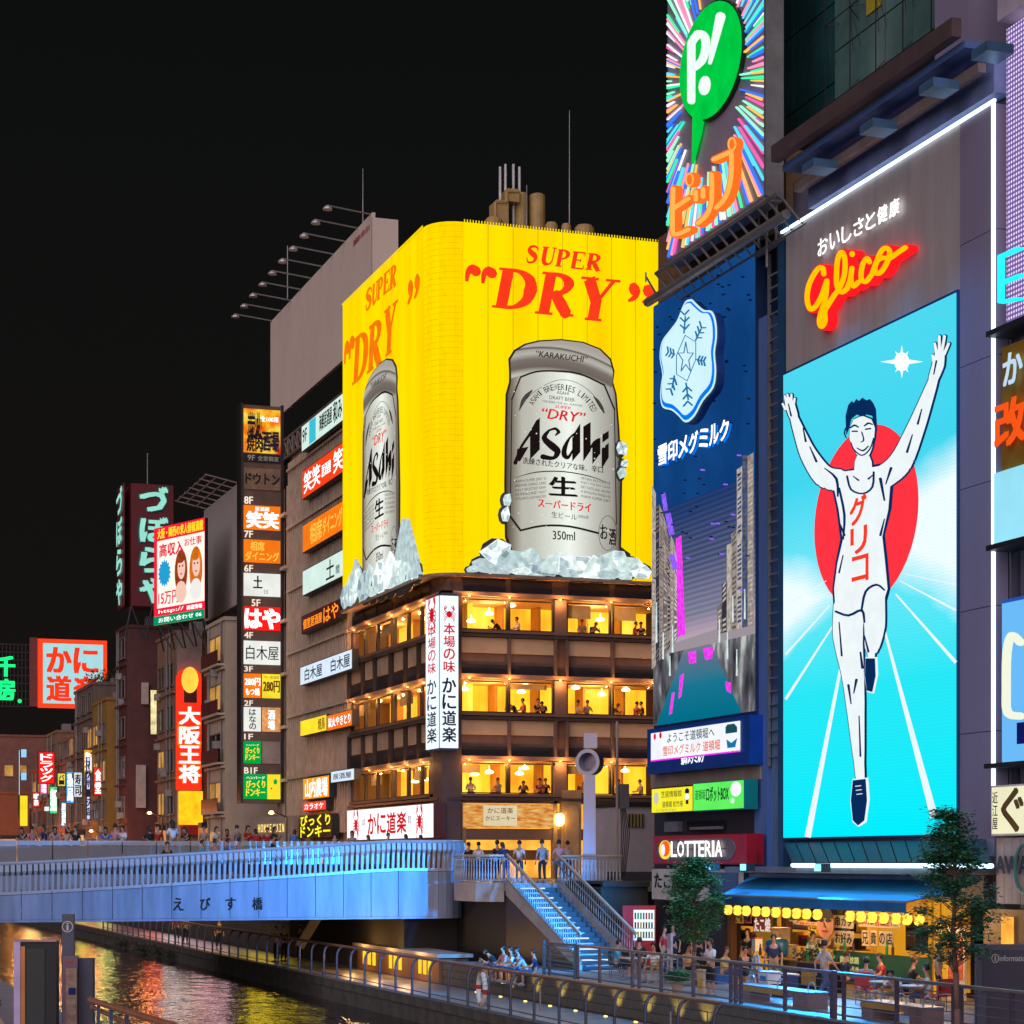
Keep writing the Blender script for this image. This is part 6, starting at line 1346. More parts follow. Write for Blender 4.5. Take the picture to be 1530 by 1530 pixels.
# glowing panels added out of view beyond the bridge to colour the canal reflections
for i, (x0, x1, z0, z1, c, s) in enumerate(((372,440,.9,2.9,(1,.72,.03),4),(452,480,.9,2.6,(1,.75,.1),3),(292,345,1.2,2.9,(1,.55,.62),5),(248,285,.9,2.9,(1,.85,.85),5),(222,242,.9,2.6,(1,.05,.04),5),(150,168,.6,2.9,(.9,1,.25),5),(118,132,.6,2.9,(1,.8,.1),5),(40,60,.6,2.9,(.8,.9,.3),4),(5,18,.6,2.9,(1,.35,.03),5))):
    f_ = FX(24.75); a, b = f_.u(x0), f_.u(x1); t_ = thing('hidden_glow_panel', '%s lit riverside shopfront beyond the bridge, %s along the walkway' % (('golden','pale yellow','pink','white','red','lime','amber','olive','orange')[i], ('first','second','third','fourth','fifth','sixth','seventh','eighth','last')[i]), 'shopfront', (24.75, -(a+b)/2, ZL))
    MB().fb(f_, a-.15, b+.15, z0-.15, z1+.15, -.1, .05).build('frame', DARK, t_); MB().fb(f_, a, b, z0, z1, .05, .12).build('lit_window', E('shopfront_%d' % i, c, s*.72, .25, .8), t_)
lr = thing('walkway_railing', 'long dark railing with curved posts and brown handrail along the lower walkway', 'railing', (XC+.15, 80, ZL))
ya3, yb3 = 46.0, 145.0; XR = XC+.1
def post_mesh(H=1.33):
    m = MB(); pts = [(0,0,0),(0,0,.95),(.03,0,1.12),(.1,0,1.25),(.22,0,H)]
    for (a, b) in zip(pts, pts[1:]): m.tube(a, b, .045, 6)
    return m
po = post_mesh().build('post', RAILB, lr)
for v in po.data.vertices: v.co += OFF[lr.name]
po.location = Vector((XR, ya3, ZL))-OFF[lr.name]
y = ya3+2.1
while y < yb3: c = po.copy(); C.objects.link(c); c.parent = lr; c.location = Vector((XR, y, ZL))-OFF[lr.name]; y += 2.1
MB().tube((XR+.22,ya3,ZL+1.36), (XR+.22,yb3,ZL+1.36), .055, 8).build('hand_rail', RAILW, lr)
for h in (.22, .62): MB().tube((XR,ya3,ZL+h), (XR,yb3,ZL+h), .018, 5).build('lower_rail', RAILB, lr)
# reflector bands on some posts
for px_ in (642, 808, 1003): p = onX(px_, 1500, XR); MB().tube((p.x-.02,p.y,ZL+.35), (p.x-.02,p.y,ZL+1.0), .03).build('side_bar', STEEL, lr)
buoy = thing('life_buoy', 'white and red life buoy hung on the lower walkway railing', 'life buoy', (XR-.1, onX(732,1477,XR).y, ZL+.3))
bc = onX(720, 1476, XR-.12); bc.z = ZL+.72; m = MB(); mr = MB()
for k in range(24):
    a0_, a1_ = 2*pi*k/24, 2*pi*(k+1)/24; q0 = Vector((bc.x, bc.y+.37*cos(a0_)*.9, bc.z+.5*sin(a0_))); q1 = Vector((bc.x, bc.y+.37*cos(a1_)*.9, bc.z+.5*sin(a1_)))
    (mr if k % 6 == 0 else m).tube(q0, q1, .085 if k % 6 else .09, 8)
m.build('ring', WHITE, buoy); mr.build('red_band', M('buoy_red', (.55,.03,.01), .5), buoy)
# upper deck railing
ur = thing('deck_railing', 'steel cable railing with violet grey posts along the edge of the upper deck', 'railing', (XE+.1, 60, 0))
POSTV = M('violet_grey_post', (.17,.14,.2), .4, .5)
XU = XE+.12; posts = [818, 872, 925, 951, 963, 1005, 1038, 1100, 1106, 1176, 1245, 1263, 1344, 1428, 1437, 1512]
xp = None
for px_ in (821, 863, 896, 945, 955, 988, 1036, 1092, 1099, 1107, 1173, 1243, 1261, 1340, 1425, 1436, 1512):
    p = onX(px_, 1450, XU)
    wd = .07 if px_ == 1099 else .045
    if xp is None: xp = MB().box(p.x-.04, p.x+.04, p.y-wd, p.y+wd, 0, 1.12).build('post', POSTV, ur); xo = p
    else: c = xp.copy(); C.objects.link(c); c.parent = ur; c.location = Vector((0, p.y-xo.y, 0))
ye_ = onX(821,1450,XU).y; ys_ = 34.0
MB().tube((XU,ys_,1.13), (XU,ye_,1.13), .045, 8).build('hand_rail', RAILW if 0 else M('rail_steel_warm', (.34,.26,.24), .35, .5), ur)
for h in (.12, .33, .54, .75, .95): MB().tube((XU,ys_,h), (XU,ye_,h), .014 if h > .2 else .03, 5).build('cable', STEEL, ur)
MB().fb(FX(XU-.1), FX(XU).u(1252)-.06, FX(XU).u(1252)+.06, 0, 1.2, -.05, .05).build('gate_post', POSTV, ur)
# blue gate panel at stair foot
sg = thing('stair_gate', 'blue steel rail gate at the foot of the stairs', 'gate', (XU, 71, 0))
g0, g1 = onX(815,1450,XU).y, onX(862,1450,XU).y
for k in range(7): MB().tube((XU-.05,g1,.1+k*.16), (XU-.05,g0,.1+k*.16), .02, 5).build('bar', M('gate_blue', (.08,.2,.34), .4, .4), sg)
MB().box(XU-.1,XU,g0-.04,g0+.04,0,1.2).box(XU-.1,XU,g1-.04,g1+.04,0,1.2).build('gate_frame', MATS['gate_blue'], sg)
# left bank rail, orange light mixed into the wood colour
lb_ = thing('left_bank_railing', 'brown wooden handrails with blue grey posts on the near left bank', 'railing', (6.6, 35, 0))
for (pa, pb, z) in (((135,1494),(262,1534),.75),): 
    A = onX(*pa, 6.5); B = onX(*pb, 6.5); MB().tube(A, B+(B-A), .07, 8).build('hand_rail', M('light_tinted_wood', (.5,.2,.1), .35), lb_)
    A = onX(pa[0]+2, pa[1]+10, 6.62); B = onX(200, 1534, 6.62); MB().tube(A, B+(B-A), .05, 8).build('lower_rail', MATS['light_tinted_wood'], lb_)
for px_ in (147, 166, 190): p = onX(px_, 1500, 6.5); zt3 = onX(px_, 1494+(px_-135)*.315, 6.5).z; MB().box(p.x-.03,p.x+.03,p.y-.05,p.y+.05,0,zt3).build('post', M('post_blue', (.08,.13,.25), .4), lb_)
# ================================================================== LEFT FOREGROUND PYLONS
def slab(name, label, cat, x0, x1, yt_, D, face, body, depth=.25, side=None):
    A, B = atD(x0, 1400, D), atD(x1, 1400, D); fr = FAB((A.x, A.y), (B.x, B.y)); W = (B-A).length; W = math.hypot(B.x-A.x, B.y-A.y)
    z = CAMZ+(HOR-yt_)/FOC*D; t_ = thing(name, label, cat, (A.x, A.y, 0)); MB().fb(fr, 0, W, 0, z, -depth, 0).build('body', body, t_); return t_, fr, W, z
t_, fr_, W, z = slab('info_screen', 'black switched-off display pylon with lavender edge at the lower left', 'display', 31, 84, 1407, 46, None, BLACK, .3)
MB().fb(fr_, W*.16, W*.68, 0, z-.15, 0, .02).build('screen_glass', M('grey_green_glass', (.022,.028,.024), .25), t_)
MB().fb(fr_, -.14, 0, 0, z+.03, -.3, .05).build('edge_trim', M('lavender_trim', (.5,.4,.62), .3, .5), t_); MB().fb(fr_, 0, .1, 0, z-.1, .0, .03).build('amber_edge', M('amber_trim', (.5,.2,.06), .3, .6), t_)
MB().fb(fr_, -.14, W, z, z+.04, -.3, .05).build('top_trim', M('pink_trim', (.45,.25,.28), .3, .4), t_)
PYG = M('pylon_grey', (.105,.105,.15), .5)
t_, fr_, W, z = slab('info_post', 'tall grey post with round white information symbol at the lower left', 'sign post', 92.5, 110, 1366, 50.5, None, PYG, .15)
m = MB(); cc_ = fr_.px(101, 1384.5)
for k in range(20): a0_, a1_ = 2*pi*k/20, 2*pi*(k+1)/20; m.ribbon(fr_, [(cc_[0]+.125*cos(a0_), cc_[1]+.125*sin(a0_)), (cc_[0]+.125*cos(a1_), cc_[1]+.125*sin(a1_))], .022, .0, .01, cap=False)
m.build('symbol_ring', WHITE, t_); tx(MB(), fr_, 'i', cc_[0]-.022, cc_[0]+.022, cc_[1]-.085, cc_[1]+.085, .01, .05).build('symbol_letter', WHITE, t_)
t_, fr_, W, z = slab('map_pylon', 'grey map pylon with cream map panel and blue plate beside the round symbol post', 'sign post', 95, 138, 1432, 48, None, PYG, .3)
MB().fb(fr_, W*.02, W*.52, 0, z+.06, 0, .12).build('map_frame', M('map_frame_mauve', (.3,.18,.24), .5), t_)
MB().fb(fr_, W*.12, W*.5, 0, z-.22, .12, .14).build('map_sheet', M('map_cream', (.5,.33,.24), .6, var=.5, scale=5), t_); MB().fb(fr_, W*.22, W*.46, z-.82, z-.66, .14, .15).build('blue_plate', M('blue_plate', (.005,.03,.25), .5), t_)
MB().fb(fr_, W*.14, W*.36, z-.08, z-.02, .12, .13).build('red_text_line', M('faded_red_line', (.5,.15,.12), .6), t_)
# right foreground information board
t_, fr_, W, z = slab('information_board', 'dark grey board reading information with a white circled letter at the lower right corner', 'sign', 1459, 1545, 1411, 47.5, None, PYG, .2)
MB().fb(fr_, W*.1, W*1.0, 0, z-.13, 0, .02).build('board_panel', M('board_slate', (.06,.055,.09), .5), t_)
c0 = fr_.px(1486.5, 1432); m = MB()
for k in range(16): a0_, a1_ = 2*pi*k/16, 2*pi*(k+1)/16; m.ribbon(fr_, [(c0[0]+.075*cos(a0_), c0[1]+.095*sin(a0_)), (c0[0]+.075*cos(a1_), c0[1]+.095*sin(a1_))], .016, .02, .03, cap=False)
m.build('symbol_ring', WHITE, t_); tx(MB(), fr_, 'i', c0[0]-.014, c0[0]+.014, c0[1]-.055, c0[1]+.055, .03, .04).build('lettering', WHITE, t_)
tx(MB(), fr_, 'information', fr_.u(1493), fr_.u(1536), c0[1]-.06, c0[1]+.07, .03, .012).build('lettering', WHITE, t_)
MB().fb(fr_, W*.0, W*.16, -.01, .9, -.05, .06).build('support_leg', PYG, t_)
# ================================================================== PLAZA THINGS
mon = thing('ring_monument', 'polished steel column with a large ring and small box on top beside the stairs', 'monument', (30.2, 82, 3.0))
MN = FAB(atD(860,1200,84).xy[:], atD(900,1200,84).xy[:]); PST = M('polished_steel', (.30,.28,.33), .3, .8, var=.05)
def mx_(px, py): return MN.px(px, py)
u0, v0_ = mx_(870.5, 1262); u1, v1_ = mx_(890, 1158)
m = MB(); P = [(u0,3.0),(u1+.0,3.0),(u1-.02,v1_),(u0+.05,v1_)]; m.prism(MN, P, -.25, .25); m.build('column', PST, mon)
cu, cv = mx_(881, 1139); ax = MN.n
R1 = .53; R0 = .38; m = MB()
fw = MN.n*.9+MN.x*-.45; fw.normalize(); c3 = MN.P(cu, cv, 0); m.lathe(c3-fw*.22, [(R0,0),(R1,0),(R1,.44),(R0,.44),(R0,0)], 28, axis=fw); m.build('ring', PST, mon)
u0, va = mx_(872, 1116); u1, vb = mx_(892, 1096); MB().fb(MN, u0, u1, va-.05, vb, -.25, .25).build('top_box', PST, mon)
pole = thing('utility_pole', 'slim pale utility pole with junction box and cables right of the ring monument', 'pole', atD(922,1285,86))
p = atD(922, 1285, 86); zt4 = CAMZ+(HOR-1078)/FOC*86
MB().tube((p.x,p.y,2.9), (p.x,p.y,zt4), .06, 8).build('mast', M('pole_tan', (.42,.33,.27), .5), pole); MB().box(p.x+.1,p.x+.45,p.y-.2,p.y+.1,6.0,7.0).build('junction_box', STEEL, pole)
for k in range(5): MB().path([(p.x+.12+.05*k, p.y-.1, 6.0), (p.x+.15+.09*k, p.y-.12, 5.0), (p.x+.1+.05*k, p.y-.1, 3.2)], .02, 5).build('cable', DARK, pole)
hut = thing('white_hut', 'small white service building with barred window between the crab restaurant and the green sign', 'hut', (33, 84, 3)); HF = FY(83.5)
MB().fb(HF, HF.u(927), HF.u(990), 2.6, zpx(HF,927,1205), -3, 0).build('wall', M('pale_render', (.42,.37,.38), .8, var=.12), hut)
MB().fb(HF, HF.u(925), HF.u(992), zpx(HF,927,1205), zpx(HF,927,1199), -3.1, .12).build('roof_edge', DARK, hut)
wf = MB().fb(HF, HF.u(937), HF.u(961), zpx(HF,937,1236), zpx(HF,937,1216), 0, .06).build('window', M('window_amber', (.4,.3,.12), .4), hut)
for k in range(5): MB().fb(HF, HF.u(939+k*5)-.02, HF.u(939+k*5)+.02, zpx(HF,937,1236), zpx(HF,937,1216), .06, .1).build('bar', DARK, wf)
MB().fb(HF, HF.u(905), HF.u(1010), 2.0, 3.4, .02, .3).build('dark_base', M('dark_base', (.05,.05,.06), .7), hut)
MB().box(29.2, 31.1, 73.2, 76.9, 0, 3.0).box(29.2,31.1,73.0,77,2.9,3.1).build('under_wall', M('dark_green_wall', (.03,.035,.03), .7), er)
# ================================================================== ROOF OF THE YELLOW SIGN BUILDING
rt = thing('rooftop_plant', 'cream water tanks, pipes and whip antennas on the roof behind the yellow sign', 'rooftop plant', (36, 104, 34))
RY = FY(104); TK = M('tank_cream', (.5,.33,.12), .6, bump=.1)
def rp(px, py): return RY.px(px, py)
def zc(px, x0, y0, x1, y1, nm, mat, w0=-1.2, w1=0): a, b = rp(x0, y1); c, d = rp(x1, y0); MB().fb(RY, a, c, b, d, w0, w1).build(nm, mat, rt)
MB().box(31.5, 43, 99.5, 118, 33.6, 34.0).build('roof_deck', M('roof_grey', (.1,.08,.05), .8), rt)
for x0, x1, yt3, n_ in ((775,794,288,16),(797,820,290,16)):
    a, b = rp(x0, 336); c, d = rp(x1, yt3); MB().lathe(RY.P((a+c)/2, 33.9, -.6), [((c-a)/2,0),((c-a)/2,d-33.9),((c-a)/2*.8,d-33.8)], 16).build('water_tank', TK, rt)
zc(0, 742, 300, 760, 336, 'equipment_box', TK); zc(0, 758, 283, 776, 300, 'equipment_box', TK)
for x0, y0 in ((752,245),(760,241),(772,241),(781,245)): a, b = rp(x0, y0); MB().tube(RY.P(a,34,-.5), RY.P(a,b,-.5), .07, 6).build('vent_pipe', WHITE, rt)
for x0, y0 in ((853,163),(789,275)): a, b = rp(x0, y0); MB().tube(RY.P(a,34,-.2), RY.P(a,b,-.2), .05, 5, .02).build('antenna', STEEL, rt)
for x0, x1, y0 in ((722,748,326),(836,850,335),(856,884,337),(812,830,333)): a, b = rp(x0, y0); c, d = rp(x1, y0); MB().lathe(RY.P((a+c)/2, 33.9, .3), [((c-a)/2,0),((c-a)/2,b-34.1),((c-a)/2*.75,b-33.95)], 14).build('vent_cowl', TK, rt)
MB().path([RY.P(*rp(740,335),0), RY.P(*rp(740,302),0), RY.P(*rp(757,302),0), RY.P(*rp(757,286),0), RY.P(*rp(776,286),0)], .09, 6).build('pipe_run', TK, rt)
MB().box(40.5, 47, 99.8, 112, 30, 34.9).build('roof_wall', M('ochre_wall', (.35,.2,.05), .7), rt)
# ================================================================== LEFT PART OF THE RIGHT BANK: sign clad block, floor directory, far buildings
XL = 31.3; LF = FX(XL)
bw = thing('sign_clad_building', 'ribbed brown building hung with stacked lightboxes left of the yellow billboard', 'building', (XL, 126, 3))
RIBW = M('ribbed_brown_wall', (.36,.24,.16), .75, var=.2, streak=True); RIB = M('pale_brown_fin', (.55,.41,.29), .65)
yb4, yt4 = 116.6, 131.6
MB().box(XL, XL+8, yb4, yt4, 3, 29.6).build('wall', RIBW, bw)
for i in range(27): y = yb4+.3+i*.56; MB().box(XL-.28, XL, y, y+.16, 5.5, 29.2).build('facade_fin', RIB, bw)
for z in (9.0, 12.9, 16.9, 20.9, 24.9, 28.6): MB().box(XL-.4, XL, yb4, yt4, z, z+.16).build('floor_ledge', RIB, bw)
GL = M('gallery_dark', (.035,.025,.02), .7)
MB().box(XL+.4, XL+3, yt4, 134.6, 3, 27.5).build('gallery_recess', GL, bw)
for z in range(6): MB().box(XL-.5, XL+.4, yt4, 134.4, 8.9+z*3.4, 9.1+z*3.4).build('gallery_slab', RIB, bw)
for y in (131.8, 133.0, 134.3): MB().box(XL-.3, XL-.15, y, y+.14, 5, 27.8).build('gallery_post', RIB, bw)
LFs = FX(XL-.75)
def side_sign(name, label, x0, yt_, yb_, x1, face, txt, ink, case=None, parts=None, bold=.03, cat='sign'):
    a, b, lo, hi = pxbox(LFs, x0, yt_, x1, yb_)
    t_ = thing(name, label, cat, LFs.P((a+b)/2, lo, 0)); lightbox(t_, LFs, a, b, lo, hi, -.4, 0, face, case)
    W = b-a
    for (s, f0, f1, g0, g1) in txt: lettering(t_, LFs, s, a+W*f0, a+W*f1, lo+(hi-lo)*g0, lo+(hi-lo)*g1, .03, ink, bold)
    return t_, a, b, lo, hi
PALEG = E('pale_green_box', (.72,.92,.84), .95, .06); CYB = E('cyan_band', (.05,.6,.75), .9, 0, light=False)
t_, a, b, lo, hi = side_sign('floor_sign', 'topmost pale green lightbox with a cyan band on the ribbed facade', 451, 637, 676, 513, PALEG, [('9F',.03,.14,.3,.8),('海鮮居酒屋',.45,.75,.25,.85),('和み',.78,.98,.15,.9)], INK)
MB().fb(LFs, a+(b-a)*.2, a+(b-a)*.36, lo+.1, hi-.1, .02, .028).build('cyan_band', CYB, t_)
side_sign('floor_sign', 'red lightbox with white characters under the pale green one', 452, 704, 747, 513, E('red_box', (1,.06,.01), 1.0, .1), [('笑笑',.05,.46,.15,.85),('居酒屋',.5,.72,.3,.7),('笑',.78,1,.15,.85)], EW)
side_sign('floor_sign', 'orange lightbox with golden characters, third from the top', 452.5, 785, 827, 513, E('orange_box', (1,.2,.008), 1.0, .1), [('相席',.2,.5,.15,.85),('ダイニング',.52,.98,.2,.8)], E('gold_letter', (1,.62,.08), 1, 0, light=False))
side_sign('floor_sign', 'pale lightbox with one black brush character, fourth from the top', 452.5, 853, 891, 513, PALEG, [('土',.6,.8,.15,.85),('間',.84,.92,.2,.5)], INK)
t_, a, b, lo, hi = side_sign('neon_sign', 'red framed sign with orange neon characters under the fourth lightbox', 450.5, 921, 948, 508, M('deep_red_board', (.18,.01,.005), .6), [('個室居酒屋',.06,.56,.2,.75),('はや',.6,.97,.1,.9)], E('orange_neon2', (1,.28,.02), 1.3, 0))
side_sign('floor_sign', 'pale blue lightbox twice lettered with three black characters', 449, 997, 1025, 526, E('pale_blue_box', (.72,.86,1), 1.0, .05), [('白木屋',.1,.45,.18,.82),('白木屋',.62,.97,.18,.82)], INK)
side_sign('floor_sign', 'yellow lightbox in the lower pair on the ribbed facade', 449, 1077, 1101, 488, E('yellow_box2', (1,.78,.03), 1.0, .12), [('焼鳥',.7,.95,.15,.85)], M('yellow_ink', (.6,.2,.0), var=0))
side_sign('floor_sign', 'orange lightbox with white characters right of the yellow one', 489, 1069, 1093, 526, E('orange_box2', (1,.17,.01), 1.0, .1), [('炭火やきとり',.06,.96,.2,.8)], EW)
side_sign('floor_sign', 'amber lightbox with white vertical characters above the round red sign', 453, 1163, 1196, 492, E('amber_box', (1,.36,.02), 1.0, .12), [('山内農場',.1,.95,.1,.9)], EW)
side_sign('floor_sign', 'small pale blue lightbox beside the amber one, next to the crab restaurant', 495, 1153, 1170, 529, MATS['pale_blue_box'], [('居酒屋',.1,.9,.25,.75)], NAVY)
side_sign('karaoke_sign', 'small red lightbox with white lettering below the amber one', 453, 1199, 1213, 487, E('red_box2', (1,.07,.03), 1.0, .1), [('カラオケ',.08,.92,.2,.8)], EW)
t_, a, b, lo, hi = side_sign('steakhouse_sign', 'jagged bright yellow lettering sign just above the bridge parapet', 448, 1219, 1252, 496, M('dark_sign_board', (.03,.03,.012), .6), [('びっくり',.04,.96,.52,.98),('ドンキー',.04,.96,.02,.5)], E('yellow_letter', (1,.86,.02), 1.3, 0), bold=.06)
MB().fb(LFs, LFs.u(440), LFs.u(530), 3.0, 4.2, -.6, -.5).build('shop_base', SHOP, bw)
# steel truss under the roof billboard
tr_ = thing('roof_billboard', 'huge blank white roof billboard with ten lamp arms behind the sign clad building', 'billboard', (33.6, 133, 28))
XB = 33.5; BB = FX(XB); a, b = BB.u(404), BB.u(556); lo, hi = 29.6+.8, 42.25
WB_ = M('blank_white_board', (.82,.66,.55), .55, var=.06, scale=.25)
lo_l = zpx(BB, 405, 632)
for i in range(8): MB().fb(BB, a+(b-a)*i/8+.01, a+(b-a)*(i+1)/8-.01, lo_l, hi, -.2, 0).build('board_sheet', WB_, tr_)
MB().box(XB-.0, XB+1.6, -b-.02, -b+.1, lo_l, hi-.3).build('board_return', WB_, tr_)
tx(MB(), BB, '看板募集中 お問い合わせ', BB.u(528), BB.u(553), hi-.9, hi-.5, .01, .02).build('lettering', RDI, tr_)
arm = None
for i in range(10):
    u_ = a+.4+(b-a-.8)*i/9; P0 = BB.P(u_, hi, 0); P1 = BB.P(u_, hi+.25, 2.6)
    m = MB(); m.tube(P0, P1, .05, 6)
    m.build('lamp_arm', STEEL, tr_); MB().lathe(P1-Vector((0,0,.25)), [(.3,0),(.26,.12),(.1,.26)], 8).build('lamp_head', M('lamp_alu', (.6,.55,.52), .4, .4), tr_)
MB().tube(BB.P(BB.u(436), hi, .3), BB.P(BB.u(436), hi+3.6, .3), .04).tube(BB.P(BB.u(535), hi-.5, -.3), BB.P(BB.u(535), hi+3.6, -.3), .05, 6, .02).build('antenna', STEEL, tr_)
m = MB(); TF = FX(XL-.2)
for i in range(14):
    y0 = 116.6+i*1.27; m.tube((XL-.2,y0,29.7),(XL-.2,y0+1.15,30.9),.06,5).tube((XL-.2,y0+1.15,29.7),(XL-.2,y0,30.9),.06,5).tube((XL-.2,y0,29.7),(XL-.2,y0,30.9),.07,5)
m.tube((XL-.2,116.6,29.7),(XL-.2,134.5,29.7),.1,6).tube((XL-.2,116.6,30.9),(XL-.2,134.5,30.9),.1,6); m.build('steel_truss', M('truss_brown', (.2,.15,.12), .6), tr_, kind='stuff')
MB().box(XL+.2, XB, 118.4, 134.6, 29.6, 29.9).build('roof_slab', GL, tr_)
# floor directory tower
YT = 133.0; TF = FY(YT); tw = thing('floor_directory_tower', 'tall narrow sign tower listing floors with a lit panel for each', 'sign tower', (29.5, YT, 3.6))
TB = M('tower_brown', (.16,.10,.07), .5, .2)
def tz(y): return zpx(TF, 390, y)
ta, tb2 = TF.u(362), TF.u(420)
MB().fb(TF, ta, tb2, tz(1200), tz(606), -1.0, 0).build('tower_body', TB, tw)
MB().fb(TF, ta-.12, ta, tz(1200), tz(604), -1.1, .15).fb(TF, tb2, tb2+.14, tz(1200), tz(604), -1.1, .15).build('tower_edge', M('tower_edge_dark', (.05,.045,.045), .4, .5), tw)
def panel(y0, y1, face, txts, x0=364, x1=418.5, nm='floor_panel'):
    a, b, lo, hi = TF.u(x0), TF.u(x1), tz(y1), tz(y0); p = MB().fb(TF, a, b, lo, hi, 0, .08).build(nm, face, tw)
    for (s, f0, f1, g0, g1, ink, bd) in txts: tx(MB(), TF, s, a+(b-a)*f0, a+(b-a)*f1, lo+(hi-lo)*g0, lo+(hi-lo)*g1, .09, bd).build('lettering', ink, p)
    return p
def flr(y0, y1, s, x0=365): a = TF.u(x0); tx(MB(), TF, s, a, a+.55 if len(s) < 3 else a+.85, tz(y1), tz(y0), .02, .04).build('floor_number', E('warm_white_letter', (1,.86,.7), 1, 0, light=False), tw)
def _fire():
    m, t, o = _new('fire_print'); tc = t.nodes.new('ShaderNodeTexCoord'); emitc(t, o, ramp(t, noise(t, tc.outputs['Object'], 1.1, 3), [(.3, (.75,.03,.0)), (.45, (1,.3,.01)), (.6, (1,.7,.05)), (.75, (1,.85,.3))]), .95); return m
panel(612, 677, _fire(), [('炭火',.12,.48,.3,.92,INK,.05),('焼肉',.08,.5,.02,.4,INK,.03),('酒場',.5,.95,.05,.5,NAVY,.06),('全100席',.45,.95,.72,.85,EW,.02)])
panel(679, 691, BLACK, [('9F',.1,.3,.15,.85,MATS['off_white_board'],.02),('全室個室',.38,.95,.2,.8,MATS['off_white_board'],.02)])
panel(700, 732, M('faded_wood_panel', (.28,.17,.1), .6, var=.4, scale=2), [('ドウトン',.05,.97,.25,.75,INK,.05)])
flr(743, 754, '8F'); panel(756, 792, MATS['orange_box'], [('居酒屋',.3,.7,.78,.95,EW,.02),('笑笑',.08,.94,.08,.74,EW,.06)])
flr(794, 804, '7F'); panel(807, 841, MATS['orange_box'], [('相席',.18,.56,.52,.92,MATS['gold_letter'],.03),('ダイニング',.04,.96,.08,.48,MATS['gold_letter'],.03)])
flr(845, 855, '6F'); panel(857, 891, E('soft_white_box', (.9,.92,.86), .95, .1), [('土',.26,.5,.35,.88,INK,.04),('間土間',.55,.66,.1,.3,INK,.0)])
flr(896, 906, '5F', 376); panel(907, 942, E('pure_red_box', (1,.015,.01), 1.0), [('はや',.04,.97,.08,.92,EW,.07)])
flr(945, 954, '4F'); panel(958, 993, MATS['soft_white_box'], [('白木屋',.06,.95,.2,.8,INK,.01)])
flr(996, 1004, '3F'); panel(1007, 1043, MATS['orange_box'], [('280円',.06,.95,.5,.82,EW,.04),('もつ鍋',.1,.9,.1,.4,EW,.03)], 364, 389.5); panel(1007, 1043, MATS['yellow_box2'], [('280円',.06,.95,.25,.72,M('brown_ink',(.3,.1,.0),var=0),.04),('均一居酒屋',.1,.92,.8,.93,MATS['brown_ink'],.0)], 391.5, 418.5)
flr(1047, 1055, '2F'); panel(1057, 1093, MATS['soft_white_box'], [], 364, 389.5); tx(MB(), TF, 'はなの', TF.u(372), TF.u(382), tz(1091), tz(1059), .09, .03, vert=True).build('lettering', INK, tw)
panel(1057, 1093, E('check_brown_box', (.85,.36,.12), .9, .3, 5), [], 391.5, 418.5); tx(MB(), TF, '酒場', TF.u(400), TF.u(410), tz(1091), tz(1060), .09, .03, vert=True).build('lettering', EW, tw)
flr(1097, 1105, '1F'); GB = E('green_box3', (.0,.42,.06), .9, .08); YL = E('yellow_letter2', (1,.8,.05), 1.0, 0, light=False)
panel(1108, 1141, GB, [('びっくり',.1,.9,.45,.72,YL,.05),('ドンキー',.1,.9,.15,.42,YL,.05),('ハンバーグ',.12,.88,.78,.88,EW,.0)], 364, 389.5); panel(1108, 1141, M('blank_beige_panel', (.36,.28,.22), .6), [], 391.5, 418.5)
flr(1147, 1156, 'B1F'); panel(1157, 1194, GB, [('びっくり',.1,.9,.45,.75,YL,.05),('ドンキー',.1,.9,.12,.42,YL,.05),('ハンバーグ',.1,.9,.8,.92,EW,.0)], 364, 399); q = panel(1157, 1194, MATS['yellow_box2'], [], 399.5, 418.5)
MB().ell(TF, TF.u(411), tz(1168), .12, .18, .09, .1, 8).build('leaf_picture', GB, q); MB().ell(TF, TF.u(405), tz(1178), .06, .06, .09, .1, 8).build('red_dot', REDP, q)
# low fascia with glowing letters beside the tower
lf = thing('fascia_sign', 'long beige fascia with small glowing golden letters below the floor directory', 'sign', (30, 132, 4.5)); f_ = FAB(onY(366,1240,134).xy[:], (31.0, 126.0))
u0, u1 = f_.u(366), f_.u(440); lo = zpx(f_, 368, 1252)-.4; hi = zpx(f_, 368, 1221)
MB().fb(f_, u0, u1, lo, hi, -.3, 0).build('fascia_board', M('fascia_beige', (.33,.26,.2), .6), lf); tx(MB(), f_, 'ＨＯＮＫＥ ＭＡＩＮ', u0+(u1-u0)*.28, u0+(u1-u0)*.8, lo+(hi-lo)*.42, lo+(hi-lo)*.72, .02, .03).build('lettering', E('warm_gold_letter', (1,.75,.2), 1.3, 0), lf)
